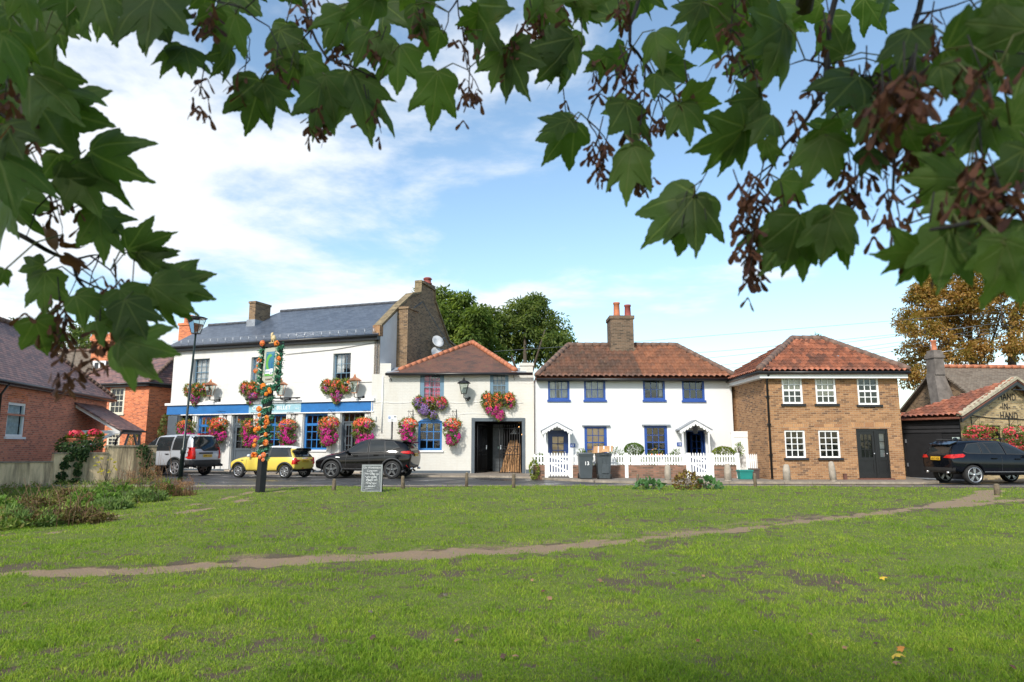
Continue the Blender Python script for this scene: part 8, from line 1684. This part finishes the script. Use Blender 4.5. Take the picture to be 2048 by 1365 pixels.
for _ in range(30): pts_, d_, w_ = lr.choice([q for q in TW if q[0][0][0] > 1200 or lr.random() < .3]); u_, v_ = lr.choice([q for q in pts_ if q[1] < 400] or [(1655, 130)]); SEEDS.append((u_ + lr.uniform(-40, 40), v_ + lr.uniform(0, 60), d_ * lr.uniform(.98, 1.04), lr.randint(5, 10)))
for u, v, d, n_ in SEEDS:
    V, F = [], []; c0 = at(u, v, d); st_ = MB(); top_ = c0 + Vector((lr.uniform(-.02, .02), 0, .07)); st_.tube([tuple(top_), tuple(c0)], .0014, 4)
    for k in range(int(n_ * 1.5)):
        o_ = c0 + Vector((lr.gauss(0, .013), lr.gauss(0, .016), lr.gauss(-.0, .024))); an = lr.uniform(0, 6.28)
        for sg in (-1, 1):
            dr_ = Vector((math.cos(an) * sg * lr.uniform(.3, .9), math.sin(an) * sg * .7, -lr.uniform(.5, 1.2))).normalized(); L_ = lr.uniform(.025, .037); sd = dr_.cross(Vector((lr.gauss(0, 1), lr.gauss(0, .4) - 1, lr.gauss(0, .5)))).normalized() * L_
            i0 = len(V)
            for f, a, bb in ((0, .05, -.05), (.16, .09, -.08), (.3, .06, -.05), (.55, .16, -.09), (.8, .20, -.10), (.97, .08, -.06)): q = o_ + dr_ * L_ * f; V += [tuple(q + sd * a), tuple(q + sd * bb)]
            for j in range(5): F.append((i0 + 2 * j, i0 + 2 * j + 2, i0 + 2 * j + 3, i0 + 2 * j + 1))
    o = fast_mesh('seed_cluster', np.array(V), np.array(F), M['samara'], syc); st_.build('stalk', M['twig'], o)
# a couple of withered leaves curled on the left twig
acc2 = dict(v=[], f=[], uv=[])
for bu, bv, tu, tv in ((125, 495, 175, 500), (110, 500, 70, 450), (130, 510, 190, 540), (1725, 420, 1750, 440)): B = at(bu, bv, 1.37); add_leaf(acc2, B, at(tu, tv, 1.4), Vector((lr.uniform(-1, 1), -.6, lr.uniform(-1, 1))), 3, .7, .7)
fast_mesh('withered_leaves', np.array(acc2['v']), np.array(acc2['f']), leaf_mat('withered', [(.09, .04, .018), (.16, .07, .03), (.3, .24, .03)], .3), syc, np.array(acc2['uv']), smooth=True)
# trunk, limbs and the crown overhead that keeps the near leaves and turf in shade
b = MB(); tk = Vector((-2.4, -3.2, 0))
b.tube([tuple(tk + Vector(q)) for q in ((0, 0, -.2), (0, 0, .3), (.05, .02, 1.5), (0, .1, 3.2), (.1, .2, 5.2), (.1, .1, 7.2))], [.42, .32, .27, .24, .16, .06], 12); b.build('trunk', M['bark'], syc)
for pts, r0 in (([(-2.4, -3.1, 2.6), (-2.0, -1.4, 3.2), (-1.7, .4, 2.95), (-1.55, 1.4, 2.35)], .09), ([(-2.4, -3.1, 3.0), (-.8, -1.6, 3.7), (.4, .3, 3.0), (.7, 1.5, 2.45)], .10), ([(-2.3, -3.0, 3.3), (.2, -2.0, 4.2), (1.4, -.2, 3.2), (1.7, 1.2, 2.3)], .10), ([(-2.4, -3.2, 3.6), (-4.4, -2.6, 4.8), (-5.8, -2.0, 5.2)], .09), ([(-2.3, -3.2, 4.2), (-.6, -3.8, 5.6), (1.2, -3.9, 6.2)], .09), ([(-2.4, -3.2, 4.4), (-3.2, -4.6, 6.0)], .08)):
    b = MB(); P = [Vector(q) for q in pts]; b.tube([tuple(q) for q in P], [r0 * (1 - .8 * i / (len(P) - 1)) for i in range(len(P))], 8); b.build('limb', M['bark'], syc)
r2 = np.random.default_rng(3); Pc = []
for c, r, k in (((-1.0, -2.2, 4.4), (3.6, 1.6, 1.0), 950), ((1.6, -2.2, 4.2), (2.2, 1.6, 1.1), 650), ((-.5, -3.6, 5.8), (4.2, 2.0, 1.3), 950), ((-3.0, -1.6, 3.8), (1.8, 1.4, 1.0), 500), ((3.0, -2.6, 4.6), (1.6, 1.5, 1.2), 500)):
    d = r2.normal(size=(k, 3)); d /= np.linalg.norm(d, axis=1)[:, None]; Pc.append(np.array(c) + d * np.array(r) * r2.uniform(.2, 1, (k, 1)) ** .5)
Pc = np.concatenate(Pc); ok = Pc[:, 2] > EYE + .85 * np.maximum(Pc[:, 1], 0) + 1.0; Pc = Pc[ok]
leaves('crown', Pc, rand_dirs(len(Pc)) + np.array([0, 0, -.4]), rand_dirs(len(Pc)) * .6 + np.array([0, 0, 1.]), r2.uniform(.14, .22, len(Pc)), .17, M['syc'], syc)
# ------------------------------------------------------------------ leaves dropped on the lawn
FL = [(1086,1198,'r'),(1066,1176,'t'),(1098,1213,'t'),(1199,1177,'t'),(891,1207,'p'),(740,1243,'p'),(1031,1330,'t'),(1008,1331,'b'),(914,1297,'t'),(746,1295,'b'),(1797,1338,'y'),(1801,1322,'o'),(1799,1352,'t'),(1757,1311,'b'),(1693,1320,'t'),(1623,1291,'t'),(1395,1302,'r'),(1674,1177,'t'),(1690,1162,'t'),(1347,1163,'p'),(1406,1168,'t'),(1514,1285,'p'),(5,1073,'t'),(168,1183,'t'),(47,1226,'r'),(333,1300,'b'),(1925,1244,'t'),(1770,1170,'y'),(1905,1325,'b'),(2030,1360,'r')]
LC = dict(r=((.17, .06, .03), 'reddish', 'fallen reddish leaf lying on the worn lawn'), t=((.34, .19, .09), 'tan', 'small dry tan leaf lying on the lawn'), p=((.22, .19, .13), 'pale', 'pale bleached leaf lying in the grass'), b=((.10, .05, .028), 'brown', 'dark brown curled leaf lying in the grass'), y=((.62, .42, .03), 'yellow', 'bright yellow fallen leaf lying in the grass at right'), o=((.58, .24, .03), 'orange', 'orange fallen leaf just above the yellow one at bottom right'))
LM = {k: mat(v[1] + '_fallen_leaf', mul(v[0], .62 if k != 'y' else .8), .7, .3, 30) for k, v in LC.items()}
for i, (u, v, k) in enumerate(FL):
    g = gnd(u, v, -.02); z = hz(g.x, g.y) + .035; a_ = dict(v=[], f=[], uv=[]); an = lr.uniform(0, 6.28); s_ = lr.uniform(.03, .055) if k != 'y' else .075; c = Vector((g.x, g.y, z))
    add_leaf(a_, c - Vector((math.cos(an), math.sin(an), -.1)) * s_ * .5, c + Vector((math.cos(an), math.sin(an), .2)) * s_ * .5, Vector((lr.uniform(-.5, .5), -.6, 1)), i, .45)
    o = fast_mesh('fallen_leaf', np.array(a_['v']), np.array(a_['f']), LM[k]); off = c; o.data.transform(Matrix.Translation(-off)); o.location = off; tag(o, LC[k][2] if not (k == 'y' and u < 1780) else 'small yellow fallen leaf higher up the right side of the lawn', 'leaf', 'fallen leaves on the lawn')
